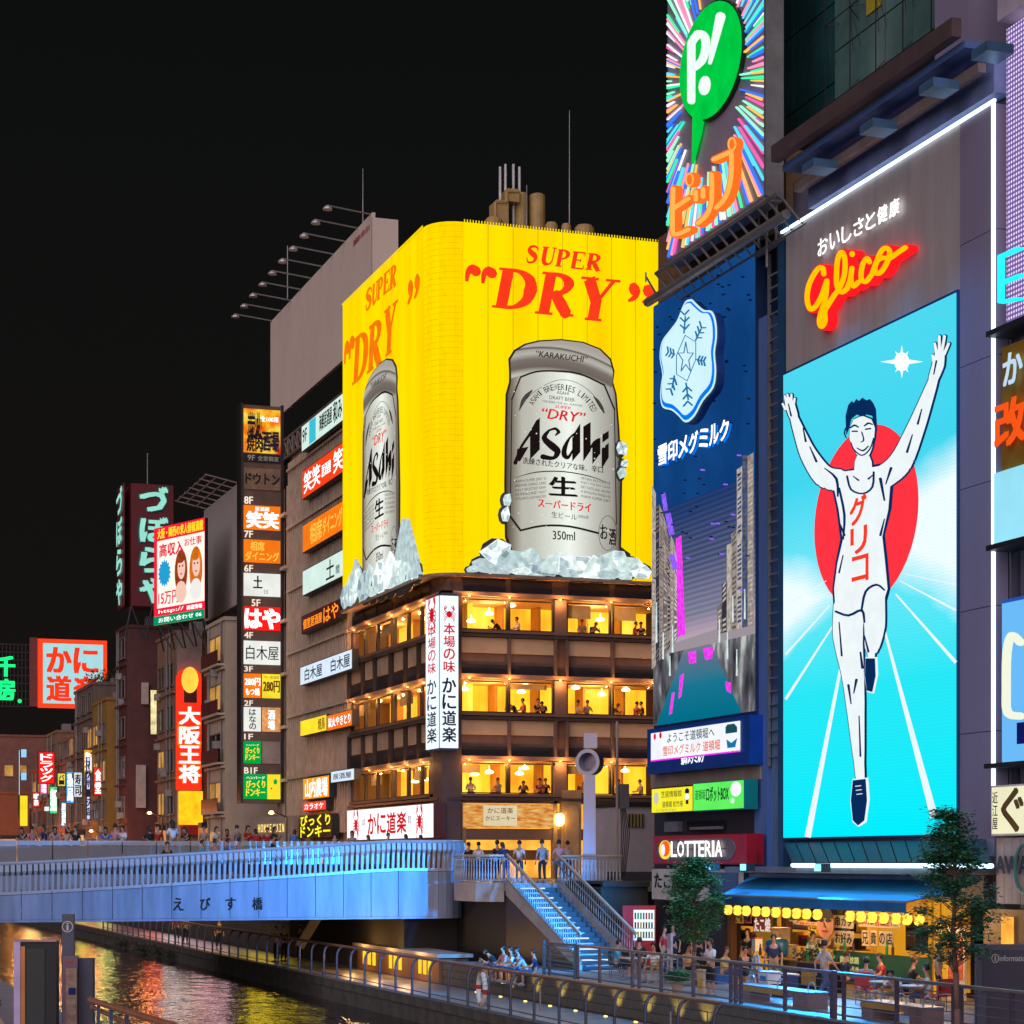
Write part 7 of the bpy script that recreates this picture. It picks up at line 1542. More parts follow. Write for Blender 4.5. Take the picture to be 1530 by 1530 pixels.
# ---------------------------------------------------------------- far buildings
TANB = M('tan_render', (.26,.15,.09), .8, var=.15); ORB = M('terracotta_render', (.3,.1,.05), .8, var=.15); MARB = M('maroon_cladding', (.11,.035,.03), .6)
GRYB = M('grey_brown_render', (.16,.11,.09), .85, var=.3, streak=True); YLB = M('ochre_render', (.3,.16,.03), .8, var=.15); PNKB = M('pink_render', (.28,.12,.09), .8); BEIGEB = M('pale_beige_render', (.52,.41,.3), .75, var=.1)
WIND = M('window_dark', (.02,.018,.02), .15, spec=.8, var=.3); WINL = E('window_lit_warm', (1,.5,.12), .55, .5, .6); FRM = M('window_frame_grey', (.22,.17,.14), .5)
rb2 = random.Random(4)
def building(label, X, Y0, Y1, ztop, mat, front=None, floors=6, cols=2, wcol=None, depth=6, zbase=3, fh=3.3, fwin=None, lit=.25, ledges=True, balcony=False):
    t_ = thing('street_building', label, 'building', (X, Y0, zbase)); F_ = FX(X)
    MB().box(X, X+depth, Y0, Y1, zbase-.6, ztop).build('wall', mat, t_)
    MB().box(X-.12, X+depth, Y0-.12, Y1+.1, ztop, ztop+.25).build('parapet', mat, t_)
    W = (Y1-Y0)/cols
    for r in range(floors):
        z = zbase+1.2+r*fh
        if z+1.5 > ztop: break
        for c in range(cols):
            y0, y1 = Y0+W*(c+.18), Y0+W*(c+.82); wn = MB().box(X-.02, X+.08, y0, y1, z, z+1.6).build('window', WINL if rb2.random() < lit else WIND, t_)
            m = MB(); m.box(X-.1, X-.021, y0-.1, y0, z-.08, z+1.68).box(X-.1, X-.021, y1, y1+.1, z-.08, z+1.68).box(X-.1, X-.021, y0, y1, z+1.6, z+1.68).box(X-.16, X-.021, y0-.1, y1+.1, z-.16, z-.081).box(X-.08, X-.021, (y0+y1)/2-.04, (y0+y1)/2+.04, z, z+1.6); m.build('window_frame', FRM, wn)
        if ledges: MB().box(X-.22, X, Y0, Y1, z-.75, z-.6).build('floor_ledge', mat, t_)
        if balcony:
            m = MB().box(X-.5, X, Y0+.3, Y1-.3, z-.5, z-.35); m.build('balcony_slab', mat, t_); MB().box(X-.5, X-.45, Y0+.3, Y1-.3, z-.35, z+.55).build('balcony_rail', M('balcony_maroon', (.14,.03,.03), .5), t_)
    if front:
        for r in range(floors):
            z = zbase+1.2+r*fh
            if z+1.5 > ztop: break
            for c in range(front):
                x0 = X+.7+c*1.6; wn = MB().box(x0, x0+1, Y0-.03, Y0+.05, z, z+1.3).build('window', WINL if rb2.random() < lit else WIND, t_); MB().box(x0-.08, x0+1.08, Y0-.1, Y0-.031, z-.1, z).box(x0-.08, x0+1.08, Y0-.1, Y0-.031, z+1.3, z+1.38).build('window_frame', FRM, wn)
    for k in range(5):
        y = Y0+.5+rb2.random()*(Y1-Y0-1.4); z = zbase+1.5+rb2.random()*(ztop-zbase-4); MB().box(X-.45, X-.02, y, y+.7, z, z+.5).build('air_unit', M('air_unit_grey', (.3,.28,.25), .6), t_)
    # rooftop clutter
    for k in range(3):
        x, y = X+.6+rb2.random()*2.5, Y0+.6+rb2.random()*(Y1-Y0-2); s = .4+rb2.random()*.6; MB().box(x, x+s, y, y+s*1.4, ztop+.25, ztop+.25+s).build('roof_unit', CONC, t_)
    for k in range(2):
        y = Y0+.5+rb2.random()*(Y1-Y0-1); MB().tube((X-.1, y, zbase), (X-.1, y, ztop), .06, 5).build('drain_pipe', CONC, t_)
    return t_
building('beige building with maroon balconies beside the floor directory tower', 28.5, 139, 145.2, 19.9, BEIGEB, floors=5, cols=1, balcony=True, depth=5)
t_ = building('beige building with a tall blank panel and the red neon column sign', 29.0, 160, 168.2, 21.2, TANB, floors=6, cols=2)
b2F = FY(159.97)
MB().fb(b2F, b2F.u(264), b2F.u(301), 3, 21.4, 0, .25).build('blank_front_panel', M('blank_panel_grey', (.36,.30,.26), .6), t_)
t_ = building('dark maroon clad building behind the blank panelled one', 27.5, 173.9, 179.4, 23.0, MARB, floors=7, cols=1, depth=9)
f_ = FY(173.8); MB().fb(f_, f_.u(203), f_.u(217), zpx(f_,203,1207), zpx(f_,203,1143), 0, .3).build('blank_hanging_sign', M('blank_sign_white', (.5,.42,.36), .6), t_); MB().fb(f_, f_.u(211), f_.u(221), zpx(f_,203,1052), zpx(f_,203,1020), 0, .3).build('small_roof_box', MATS['blank_sign_white'], t_)
t_ = building('narrow ochre building left of the maroon one', 27.0, 181.6, 190.2, 17.6, YLB, floors=5, cols=2, lit=.35)
t_ = building('weathered grey brown building with a roof garden', 27.1, 190.4, 202.6, 19.6, GRYB, floors=5, cols=3, lit=.2)
m = MB(); rq = random.Random(2)
for k in range(500):
    c = Vector((27.3+rq.random()*2.5, 191+rq.random()*8, 19.7+rq.random()*1.8*(.4+.6*rq.random()))); d = Vector((rq.uniform(-1,1), rq.uniform(-1,1), rq.uniform(-1,1)))*.22; e = Vector((rq.uniform(-1,1), rq.uniform(-1,1), rq.uniform(-1,1)))*.22; m.add([c, c+d, c+e], [(0,1,2)])
m.build('roof_plants', M('roof_foliage', (.04,.035,.012), .8), t_, kind='stuff')
t_ = building('terracotta orange building with red lightbox', 27.3, 204.5, 216, 15.6, ORB, floors=4, cols=3, lit=.3)
t_ = building('brown orange building next to the terracotta one', 27.2, 216.3, 226, 16.8, TANB, floors=4, cols=2, lit=.3)
t_ = building('small tan building with white edge lights at the far left', 27.0, 226.3, 237, 13.5, ORB, floors=4, cols=2, lit=.4)
t_ = building('broad pink rendered block closing the view at the far left', 19.5, 262, 285, 18.9, PNKB, front=6, floors=4, cols=2, depth=26, lit=.2)
t_ = building('low brick red building at the far left edge', 19, 248, 260, 11.5, ORB, front=3, floors=2, cols=2, depth=9, lit=.5)
# warm lamps added among the far buildings, in place of glow from street signs
for i, (x, y, z, e) in enumerate(((24, 150, 7, 900), (23, 172, 6, 1500), (22.5, 192, 6, 1800), (22.5, 212, 6, 2600), (20, 236, 7, 3400), (26, 120, 6.4, 900))):
    sl_ = thing('street_fill_lamp', ('warm street lamp on the far promenade, %s from the floor directory' % ('first','second','third','fourth','fifth','nearest')[i]) if i < 5 else 'warm street lamp between the bridge and the ribbed building', 'street lamp', (x+2.2, y, 3.0), 'promenade street lamps')
    MB().tube((x+2.2,y,3), (x+2.2,y,z), .06, 6).tube((x+2.2,y,z), (x+1.4,y,z+.3), .05, 6).build('pole', DARK, sl_); MB().lathe((x+1.3,y,z+.15), [(.05,0),(.18,.05),(.1,.2)], 8).build('lamp_head', E('street_fill_glow', (1,.62,.25), 6, 0, light=False), sl_)
    ld = bpy.data.lights.new('street_fill_light', 'POINT'); ld.energy = e*.42; ld.color = (1, .33, .09); ld.shadow_soft_size = .4
    o_ = bpy.data.objects.new('street_fill_light', ld); C.objects.link(o_); o_.location = (x+1.1, y, z-.1)
# blank white board on the beige building's roof
Xw = 31.3; f_ = FX(Xw); a, b = f_.u(304.5), f_.u(358); lo, hi = zpx(f_, 305, 930), zpx(f_, 305, 763)
t_ = thing('blank_billboard', 'smaller blank beige billboard with a lamp rack left of the floor directory tower', 'billboard', (Xw, -(a+b)/2, lo))
for i in range(3): MB().fb(f_, a+(b-a)*i/3+.01, a+(b-a)*(i+1)/3-.01, lo, hi, -.15, 0).build('board_sheet', M('blank_beige_board', (.42,.36,.34), .6, var=.06), t_)
m = MB()
for i in range(7): u_ = a+1+(b-a-1.5)*i/6; m.tube(f_.P(u_, hi, 0), f_.P(u_, hi+.5, 2.4), .05, 5)
for w_ in (.8, 1.6, 2.3): m.tube(f_.P(a+1, hi+w_*.2, w_), f_.P(b-.5, hi+w_*.2, w_), .05, 5)
m.build('lamp_rack', M('rack_pink', (.4,.3,.28), .5, .3), t_, kind='stuff')
m = MB()
for i in range(5): u_ = a+.5+(b-a-1)*i/4; m.tube(f_.P(u_, lo, -.1), f_.P(u_, lo-1.6, -1.4), .07, 5).tube(f_.P(u_, lo, -.1), f_.P(u_+1, lo-1.6, -.3), .06, 5)
m.build('support_frame', DARK, t_, kind='stuff')
# girls' job advert billboard (invented faces)
D1 = 156.0; D2 = D1*495/512
A = atD(230, 790, D1); B = atD(305.5, 773, D2); f_ = FAB((A.x, A.y), (B.x, B.y)); W = math.hypot(B.x-A.x, B.y-A.y); hi = A.z; lo = CAMZ+(HOR-935)/FOC*D1
t_ = thing('advert_billboard', 'glowing red and white job advert with two long-haired women and a blue starburst', 'billboard', (A.x, A.y, lo)); H = hi-lo
MB().fb(f_, 0, W, lo, hi, -.3, -.05).build('sign_case', DARK, t_); MB().fb(f_, 0, W, lo, hi, -.03, 0).build('red_ground', E('advert_red', (1,.015,.05), 1.0, .03), t_)
MB().fb(f_, W*.07, W, lo+H*.17, hi-H*.14, 0, .02).build('white_ground', E('advert_white', (1,.95,.84), 1.05, .03), t_); MB().fb(f_, 0, W, lo, lo+H*.09, 0, .02).build('green_strip', E('advert_green', (.0,.35,.14), .9, 0), t_)
AR = E('advert_red_letter', (.9,.01,.06), .95, 0, light=False)
def at(s, x0, x1, y0, y1, mt, b=.03): tx(MB(), f_, s, W*x0, W*x1, lo+H*y0, lo+H*y1, .03, b).build('lettering', mt, t_)
at('大阪・関西の求人情報満載', .08, .98, .88, .98, E('advert_yellow', (1,.8,.02), 1, 0, light=False), .04); at('高収入', .12, .6, .69, .82, AR, .05); at('お仕事', .62, .95, .75, .83, AR, .03); at('15万円', .1, .5, .2, .33, AR, .03)
at('http://', .1, .6, .105, .15, EW, .02); at('掲載情報', .66, .96, .105, .15, EW, .03); at('お問い合わせ 06', .1, .95, .02, .07, EW, .02)
star = [(W*.22+(W*.13 if i % 2 == 0 else W*.1)*cos(i*pi/16), lo+H*.52+(W*.13 if i % 2 == 0 else W*.1)*1.15*sin(i*pi/16)) for i in range(32)]
MB().prism(f_, star, .02, .035).build('starburst', E('advert_blue', (.02,.4,.75), .9, 0, light=False), t_); at('登録無料', .14, .3, .49, .55, EW, .04)
for cx, hc, nm in ((.55, (.35,.05,.01), 'brown_hair'), (.84, (.75,.18,.01), 'amber_hair')):
    e_ = lambda x, y, rx, ry, w0, w1, n_, mt: MB().ell(f_, W*x, lo+H*y, W*rx, H*ry, w0, w1, 20).build(n_, mt, t_)
    HM = E(nm, hc, .9, .3, 3, light=False); SK = E('advert_skin', (1,.62,.5), .95, 0, light=False)
    e_(cx, .5, .125, .23, .02, .03, 'hair', HM); e_(cx, .30, .11, .11, .03, .035, 'shoulders', SK if cx < .7 else E('advert_blouse', (.95,.9,.88), .95, 0, light=False)); e_(cx+.01, .54, .075, .115, .036, .045, 'face', SK); e_(cx-.005, .64, .085, .05, .046, .05, 'fringe', HM)
    for s in (-1, 1): e_(cx+.01+s*.03, .56, .013, .01, .051, .055, 'eye', INK)
    e_(cx+.01, .48, .022, .008, .051, .055, 'mouth', AR)
m = MB()
for i in range(5): u_ = W*(.05+.22*i); m.tube(f_.P(u_, lo, -.15), f_.P(u_+.6, lo-1.8, -1), .06, 5).tube(f_.P(u_, lo, -.15), f_.P(u_-.6, lo-1.8, -1), .06, 5)
m.build('support_frame', DARK, t_, kind='stuff')
# maroon sign tower with pale green letters
Yq = 172.0; f_ = FY(Yq); a, b = f_.u(196), f_.u(259); lo, hi = zpx(f_, 200, 905), zpx(f_, 200, 722)
t_ = thing('restaurant_tower_sign', 'maroon box tower with big pale aqua hiragana on two faces', 'sign tower', ((a+b)/2, Yq, lo))
MB().box(a, b, Yq, Yq+3.6, lo, hi).build('sign_box', M('maroon_board', (.16,.015,.02), .5, var=.08), t_)
AQ = E('aqua_neon', (.36,.85,.72), .9, .06); AQE = M('aqua_edge', (.02,.16,.13), .5)
H = (hi-lo)/4
for i, ch in enumerate('づぼらや'):
    z1 = hi-H*i-H*.08; z0 = hi-H*(i+1)+H*.1
    tx(MB(), f_, ch, a+(b-a)*.2, a+(b-a)*.86, z0, z1, .08, .1).build('letter_edge', AQE, t_); tx(MB(), f_, ch, a+(b-a)*.22, a+(b-a)*.84, z0+.05, z1-.05, .16, .07).build('neon_letter', AQ, t_)
    g_ = FX(a-.6); tx(MB(), g_, ch, -Yq-3.2, -Yq-.4, z0, z1, .1, .07).build('neon_letter', AQ, t_)
MB().box(a-.6, a-.5, Yq+.2, Yq+3.4, lo, hi).build('side_board', MATS['maroon_board'], t_)
m = MB()
for x in (a, (a+b)/2, b): m.tube((x, Yq, lo), (x-.5, Yq, lo-2.6), .1, 5).tube((x, Yq, lo), (x+1, Yq, lo-2.6), .08, 5)
m.build('support_frame', DARK, t_, kind='stuff'); MB().tube((a+1.5, Yq+1, hi), (a+1.5, Yq+1, hi+2.7), .05, 5).build('antenna', STEEL, t_)
# crab restaurant roof billboard, far
f_ = FY(222); a, b, lo, hi = f_.u(61), f_.u(157), zpx(f_, 60, 1054), zpx(f_, 60, 957)
t_ = thing('neon_billboard', 'pale cyan roof billboard with red neon border and four red brush characters', 'billboard', ((a+b)/2, 222, lo))
MB().fb(f_, a-.25, b+.2, lo-.2, hi+.2, -.5, 0).build('red_frame', E('far_red_neon', (1,.05,.01), 1.3, 0), t_); MB().fb(f_, a+.22, b-.22, lo+.25, hi-.25, 0, .04).build('cyan_ground', E('far_pale_cyan', (.42,.78,.82), .95, .04), t_)
W = b-a; H = hi-lo
for i, ch in enumerate('かに道楽'): x = .1+.42*(i % 2); y = .52 if i < 2 else .08; tx(MB(), f_, ch, a+W*x, a+W*(x+.36), lo+H*y, lo+H*(y+.38), .06, .06).build('neon_letter', NRED, t_)
MB().fb(f_, a-1.1, a-.3, lo-.1, hi+.3, -.5, -.1).build('lattice_side', M('lattice_red', (.25,.05,.05), .6), t_)
# green neon on dark lattice, far left
f_ = FY(240); t_ = thing('green_neon_sign', 'bright green neon characters on a dark lattice at the far left edge', 'neon sign', (24, 240, 18)); GN = E('green_neon', (.01,1,.22), 1.4, 0)
m = MB(); a, b, lo, hi = f_.u(-2), f_.u(44), zpx(f_, 0, 1055), zpx(f_, 0, 962)
for i in range(9): m.tube(f_.P(a+(b-a)*i/8, lo, 0), f_.P(a+(b-a)*i/8, hi, 0), .05, 4); m.tube(f_.P(a, lo+(hi-lo)*i/8, 0), f_.P(b, lo+(hi-lo)*i/8, 0), .05, 4)
m.build('lattice', M('lattice_dark', (.05,.045,.05), .6), t_, kind='stuff')
tx(MB(), f_, '千', f_.u(-4), f_.u(21), zpx(f_,0,1010), zpx(f_,0,981), .2, .07).build('neon_letter', GN, t_); tx(MB(), f_, '房', f_.u(-4), f_.u(21), zpx(f_,0,1045), zpx(f_,0,1015), .2, .07).build('neon_letter', GN, t_)
MB().fb(f_, f_.u(-4), f_.u(19), zpx(f_,0,1046), zpx(f_,0,1043), .2, .3).build('underline_tube', GN, t_); MB().ell(f_, f_.u(29), zpx(f_,0,1047), .22, .22, .2, .3, 8).build('neon_dot', GN, t_)
# red vertical neon on the blank panel building
f_ = FY(158.9); a, b = f_.u(266), f_.u(301)
t_ = thing('column_neon_sign', 'tall red and orange neon column sign with white characters above the bridge', 'neon sign', ((a+b)/2, 159, 5)); W = b-a
z = lambda y: zpx(f_, 283, y)
P = [(a, z(1170)), (b, z(1170)), (b, z(1010))]+[((a+b)/2+(W/2)*cos(q), z(1013)+(W*.45)*sin(q)) for q in [pi*i/10 for i in range(11)]]+[(a, z(1010))]
RGLOW = E('column_red', (1,.03,.01), 1.2, .15)
MB().prism(f_, [(a,z(1180)),(b,z(1180))]+P[2:], -.9, 0).build('column_body', RGLOW, t_)
MB().ell(f_, (a+b)/2, z(1016), W*.36, 1.0, 0, .1, 16).build('golden_crown', E('column_gold', (1,.5,.05), 1.3, .2), t_); MB().fb(f_, a+W*.25, b-W*.2, z(1050), z(1022), .0, .05).build('dark_shield', M('shield_dark', (.12,.02,.01), .6), t_)
for i, ch in enumerate('大阪王将'): tx(MB(), f_, ch, a+W*.02, b-W*.05, z(1083+29*i), z(1056+29*i), .08, .08).build('letter_glow', E('letter_glow_red', (1,.18,.02), 1.3, 0, light=False), t_); tx(MB(), f_, ch, a+W*.06, b-W*.1, z(1082+29*i), z(1057+29*i), .14, .05).build('neon_letter', EW, t_)
MB().fb(f_, a+W*.1, b+.1, z(1232), z(1182), -.9, .02).build('yellow_lightbox', E('column_yellow', (1,.52,.01), 1.2, .3, 1.5), t_)
MB().fb(f_, a+W*.2, b, z(1248), z(1233), -.9, .0).build('red_base', M('red_base', (.4,.02,.01), .5), t_)
# small signs on the far street
def fsign(label, Y, x0, x1, y0, y1, face, txt='', ink=None, vert=True, dp=.4):
    f_ = FY(Y); a, b, lo, hi = f_.u(x0), f_.u(x1), zpx(f_, x0, y1), zpx(f_, x0, y0); t_ = thing('hanging_sign', label, 'sign', ((a+b)/2, Y, lo)); lightbox(t_, f_, a, b, lo, hi, -dp, 0, face)
    if txt: tx(MB(), f_, txt, a+(b-a)*.14, b-(b-a)*.14, lo+(hi-lo)*.06, hi-(hi-lo)*.06, .03, .05, vert=vert).build('lettering', ink or EW, t_)
fsign('red hanging lightbox with white characters and an orange wave', 214, 57, 82, 1123, 1171, MATS['pure_red_box'], 'ドラッグ', EW)
fsign('slim blue and white vertical lightbox with violet edge', 185, 129, 135, 1131, 1225, E('violet_blue_box', (.55,.6,1), 1.2, .4, 3), 'マッサージ店', NAVY)
fsign('small blue lightbox with white characters near street level', 198, 91, 99, 1198, 1236, E('azure_box', (.1,.35,.9), 1.0), '居酒屋', EW)
fsign('yellow glowing vertical lightbox at street level far left', 224, 29, 42, 1188, 1235, MATS['yellow_box2'])
fsign('white glowing edge light on the far small building', 225, 27.5, 30, 1120, 1225, EWH)
fsign('tall blurred yellow and white poster lightbox beside the maroon building', 169, 224, 235, 1030, 1098, E('poster_mix', (.95,.8,.4), .95, .5, 1.5))
fsign('black and white cafe sign with a round emblem reading ZERO', 146.8, 316, 329, 1176, 1232, MATS['off_white_board'], 'ZERO', INK)
fsign('small green lightbox near the bridge parapet', 152, 303, 318, 1234, 1242, MATS['green_box'])
fsign('white strip lights over a far shop entrance', 219, 66, 84, 1205, 1212, EWH)
fsign('pair of square blue lit windows high on a far wall, upper one', 226, 31, 40, 1119, 1132, E('blue_window', (.35,.7,1), 1.0, .2)); fsign('square blue lit window on a far wall, lower one', 226, 31, 40, 1154, 1166, MATS['blue_window'])
# narrow lit shopfronts behind the bridge crowd
for i, (x0, x1, Y, c_) in enumerate(((0,26,236,(1,.45,.15)),(42,60,215,(1,.3,.06)),(100,125,196,(1,.55,.2)),(235,262,164,(1,.4,.1)),(300,330,150,(1,.35,.08)),(420,446,133,(1,.55,.12)))):
    f_ = FY(Y); t_ = thing('shop_entrance', 'glowing shop entrance behind the bridge crowd, %s from the left edge' % ('first','second','third','fourth','fifth','last')[i], 'shopfront', (f_.u(x0), Y, 3)); MB().fb(f_, f_.u(x0), f_.u(x1), 3.2, 6.2, -1, 0).build('lit_entrance', E('entrance_%d' % i, c_, .6, .5, .9), t_); MB().fb(f_, f_.u(x0), f_.u(x1), 6.2, 6.6, -1, .3).build('canopy', DARK, t_)

sgc = [((1,.05,.02),'red'),((1,.45,.03),'orange'),((.9,.95,1),'white'),((.1,.5,1),'blue'),((1,.85,.1),'yellow'),((.1,.9,.3),'green'),((1,.2,.5),'pink')]
rs_ = random.Random(12)
for i in range(8):
    Y = 184+i*6.2+rs_.random(); X = 27.2 if Y < 216 else 27.0; c, nm = sgc[i % 7]; z = 5.2+rs_.random()*6.5; h = 1.2+rs_.random()*1.9
    t_ = thing('projecting_sign', 'small %s projecting sign on the far facades, %s from the near end' % (nm, ('first','second','third','fourth','fifth','sixth','seventh','eighth','ninth','tenth','eleventh','twelfth','thirteenth','fourteenth','fifteenth','sixteenth')[i]), 'sign', (X-.4, Y, z), 'small projecting signs on the far facades')
    MB().box(X-.95, X-.15, Y, Y+.2, z, z+h).build('sign_case', DARK, t_); MB().box(X-.9, X-.2, Y-.03, Y, z+.05, z+h-.05).build('light_panel', E('mini_'+nm, c, .8, .25, 3, light=False), t_)
    f_ = FY(Y-.03); tx(MB(), f_, rs_.choice(('酒場','食堂','薬局','喫茶','寿司','麺','バー')), X-.8, X-.3, z+.15, z+h-.15, .01, .04, vert=True).build('lettering', INK if nm in ('white','yellow') else EW, t_)
# ================================================================== PEOPLE
SKIN = M('skin', (.50,.26,.17), .55, var=.05)
HAIRM = [M('black_hair', (.012,.009,.008), .5, var=0), M('brown_hair_real', (.06,.025,.012), .5, var=0)]
CL_ = {k: M('cloth_'+k, v, .8, var=.1, scale=8) for k, v in dict(white=(.7,.7,.72), black=(.015,.015,.018), navy=(.02,.03,.09), cyan=(.04,.38,.5), blue=(.06,.15,.42), red=(.45,.03,.03), grey=(.28,.26,.26), pink=(.6,.25,.28), denim=(.05,.08,.17), khaki=(.3,.22,.12), yellow=(.6,.42,.05), beige=(.5,.4,.3), green=(.05,.2,.1)).items()}
def skin(V, Eg, R, sub=1):
    me = bpy.data.meshes.new('s'); me.from_pydata([tuple(v) for v in V], Eg, []); o = bpy.data.objects.new('s', me); C.objects.link(o)
    o.modifiers.new('a', 'SKIN').use_smooth_shade = True
    for v, r in zip(me.skin_vertices[0].data, R): v.radius = (r, r)
    me.skin_vertices[0].data[0].use_root = True
    sb_ = o.modifiers.new('b', 'SUBSURF'); sb_.levels = sub; sb_.render_levels = sub
    dg = bpy.context.evaluated_depsgraph_get(); m2 = bpy.data.meshes.new_from_object(o.evaluated_get(dg)); bpy.data.objects.remove(o); return m2
def figure(name, J):
    """J: joints in local metres, facing -Y; returns the parts of one posed person"""
    V, Eg, R = [], [], []
    def ch(pts, start=None):
        i = start
        for p, r in pts:
            V.append(p); R.append(r); k = len(V)-1
            if i is not None: Eg.append((i, k))
            i = k
        return i
    g = lambda k: Vector(J[k])
    pel, chs, nk, hd = g('pelvis'), g('chest'), g('neck'), g('head')
    ch([(pel, .115)]); w_ = ch([(pel.lerp(chs, .5), .105), (chs, .12)], 0); n_ = ch([(nk, .05)], w_)
    f_ = (hd-nk).normalized(); fw = Vector(J.get('face', (0,-1,0))).normalized()
    h1 = ch([(nk.lerp(hd, .45)+fw*.02, .062)], n_); h2 = ch([(hd, .088), (hd+f_*.075-fw*.01, .062)], h1)
    ch([(hd+fw*.098-f_*.012, .012)], h2-1)
    for s in 'lr':
        sx = 1 if s == 'l' else -1
        a = ch([(chs+Vector((sx*.155, 0, .06)), .055), (g('elb_'+s), .036), (g('wri_'+s), .024)], w_)
        wr = g('wri_'+s); d = (wr-g('elb_'+s)).normalized(); sd_ = d.cross(Vector((0,1,.2))).normalized()
        pm_ = ch([(wr+d*.045, .028)], a)
        for q in range(4): ch([(wr+d*.085+sd_*(.024-.016*q), .0095), (wr+d*(.125+.012*(q in (1,2)))+sd_*(.028-.018*q)+Vector((0,-.012,-.01)), .008)], pm_)
        ch([(wr+d*.05+sd_*.045, .011), (wr+d*.085+sd_*.055, .009)], pm_)
        ch([(pel+Vector((sx*.085, 0, -.05)), .085), (g('kne_'+s), .056), (g('ank_'+s), .036), (g('toe_'+s), .034)], 0)
    body = skin(V, Eg, R)
    out = [('body', body, SKIN)]
    def garment(chains, root):
        V.clear(); Eg.clear(); R.clear(); ids = {}
        for c in chains:
            st = ids.get(c[0][2]) if len(c[0]) > 2 else None
            ch([(p, r) for p, r, *_ in (c[1:] if st is not None else c)], st)
            if st is None: ids[c[0][2]] = 0; ids['end'] = len(V)-1
        return skin(V, Eg, R)
    sh = [[(pel+Vector((0,0,-.02)), .135, 'p'), (pel.lerp(chs, .5), .128), (chs+Vector((0,0,.01)), .142)]]
    for s in 'lr':
        sx = 1 if s == 'l' else -1; sp_ = chs+Vector((sx*.155, 0, .06)); sh.append([(None, 0, 'end'), (sp_, .07), (sp_.lerp(g('elb_'+s), .75), .054)])
    out.append(('shirt', garment(sh, 'p'), None))
    tr = [[(pel+Vector((0,0,.05)), .125, 'p'), (pel, .13)]]
    for s in 'lr':
        sx = 1 if s == 'l' else -1; hp = pel+Vector((sx*.085, 0, -.05)); k = g('kne_'+s); tr.append([(None, 0, 'end'), (hp, .098), (k, .069), (k.lerp(g('ank_'+s), J.get('hem', .9)), .052)])
    out.append(('trousers', garment(tr, 'p'), None))
    # hair
    bm = bmesh.new(); bmesh.ops.create_uvsphere(bm, u_segments=14, v_segments=10, radius=1)
    for v in bm.verts: v.co = Vector((v.co.x*.094, v.co.y*.104, v.co.z*.105))
    bmesh.ops.delete(bm, geom=[f for f in bm.faces if (lambda c: c.dot(fw) > .035 and c.z < .045 or c.z < -.06)(f.calc_center_median())], context='FACES')
    if J.get('long'):
        r = bmesh.ops.create_uvsphere(bm, u_segments=10, v_segments=8, radius=1)
        for v in r['verts']: v.co = Vector((v.co.x*.085, v.co.y*.05, v.co.z*.2))-fw*.07+Vector((0,0,-.12))
    for v in bm.verts: v.co += hd+f_*.028-fw*.012
    me = bpy.data.meshes.new('hair'); bm.to_mesh(me); bm.free(); me.shade_smooth(); out.append(('hair', me, HAIRM[0]))
    bm = bmesh.new(); side = fw.cross(Vector((0,0,1))).normalized()
    for s in (-1, 1):
        r = bmesh.ops.create_icosphere(bm, subdivisions=1, radius=.011)
        for v in r['verts']: v.co += hd+fw*.081+side*s*.033+f_*.012
    me = bpy.data.meshes.new('eyes'); bm.to_mesh(me); bm.free(); out.append(('eyes', me, INK))
    bm = bmesh.new(); r = bmesh.ops.create_icosphere(bm, subdivisions=1, radius=1)
    for v in r['verts']: v.co = hd+fw*.082-f_*.045+side*v.co.x*.022+Vector((0,0,v.co.z*.006))+fw*v.co.y*.006
    me = bpy.data.meshes.new('mouth'); bm.to_mesh(me); bm.free(); out.append(('mouth', me, M('lips', (.35,.08,.07), var=0)))
    bm = bmesh.new()
    for s in 'lr':
        a, t = g('ank_'+s), g('toe_'+s); c = a.lerp(t, .5); d = (t-a); d.z = 0; an = math.atan2(d.y, d.x)
        r = bmesh.ops.create_cube(bm, size=1); bmesh.ops.scale(bm, vec=(.27,.095,.085), verts=r['verts']); bmesh.ops.rotate(bm, verts=r['verts'], cent=(0,0,0), matrix=Matrix.Rotation(an, 3, 'Z')); bmesh.ops.translate(bm, verts=r['verts'], vec=(c.x, c.y, min(a.z, t.z)-.012))
    bmesh.ops.bevel(bm, geom=bm.edges[:], offset=.02, segments=1, affect='EDGES')
    me = bpy.data.meshes.new('shoes'); bm.to_mesh(me); bm.free(); out.append(('shoes', me, M('shoe_grey', (.2,.2,.22), .6)))
    return out
BASE = dict(pelvis=(0,0,.93), chest=(0,0,1.26), neck=(0,.0,1.45), head=(0,-.015,1.585), elb_l=(.25,.03,1.06), wri_l=(.24,-.06,.84), elb_r=(-.25,.03,1.06), wri_r=(-.24,-.06,.84), kne_l=(.1,-.02,.5), ank_l=(.11,.03,.09), toe_l=(.12,-.12,.05), kne_r=(-.1,-.02,.5), ank_r=(-.11,.03,.09), toe_r=(-.12,-.12,.05))
def P_(**k): d = dict(BASE); d.update(k); return d
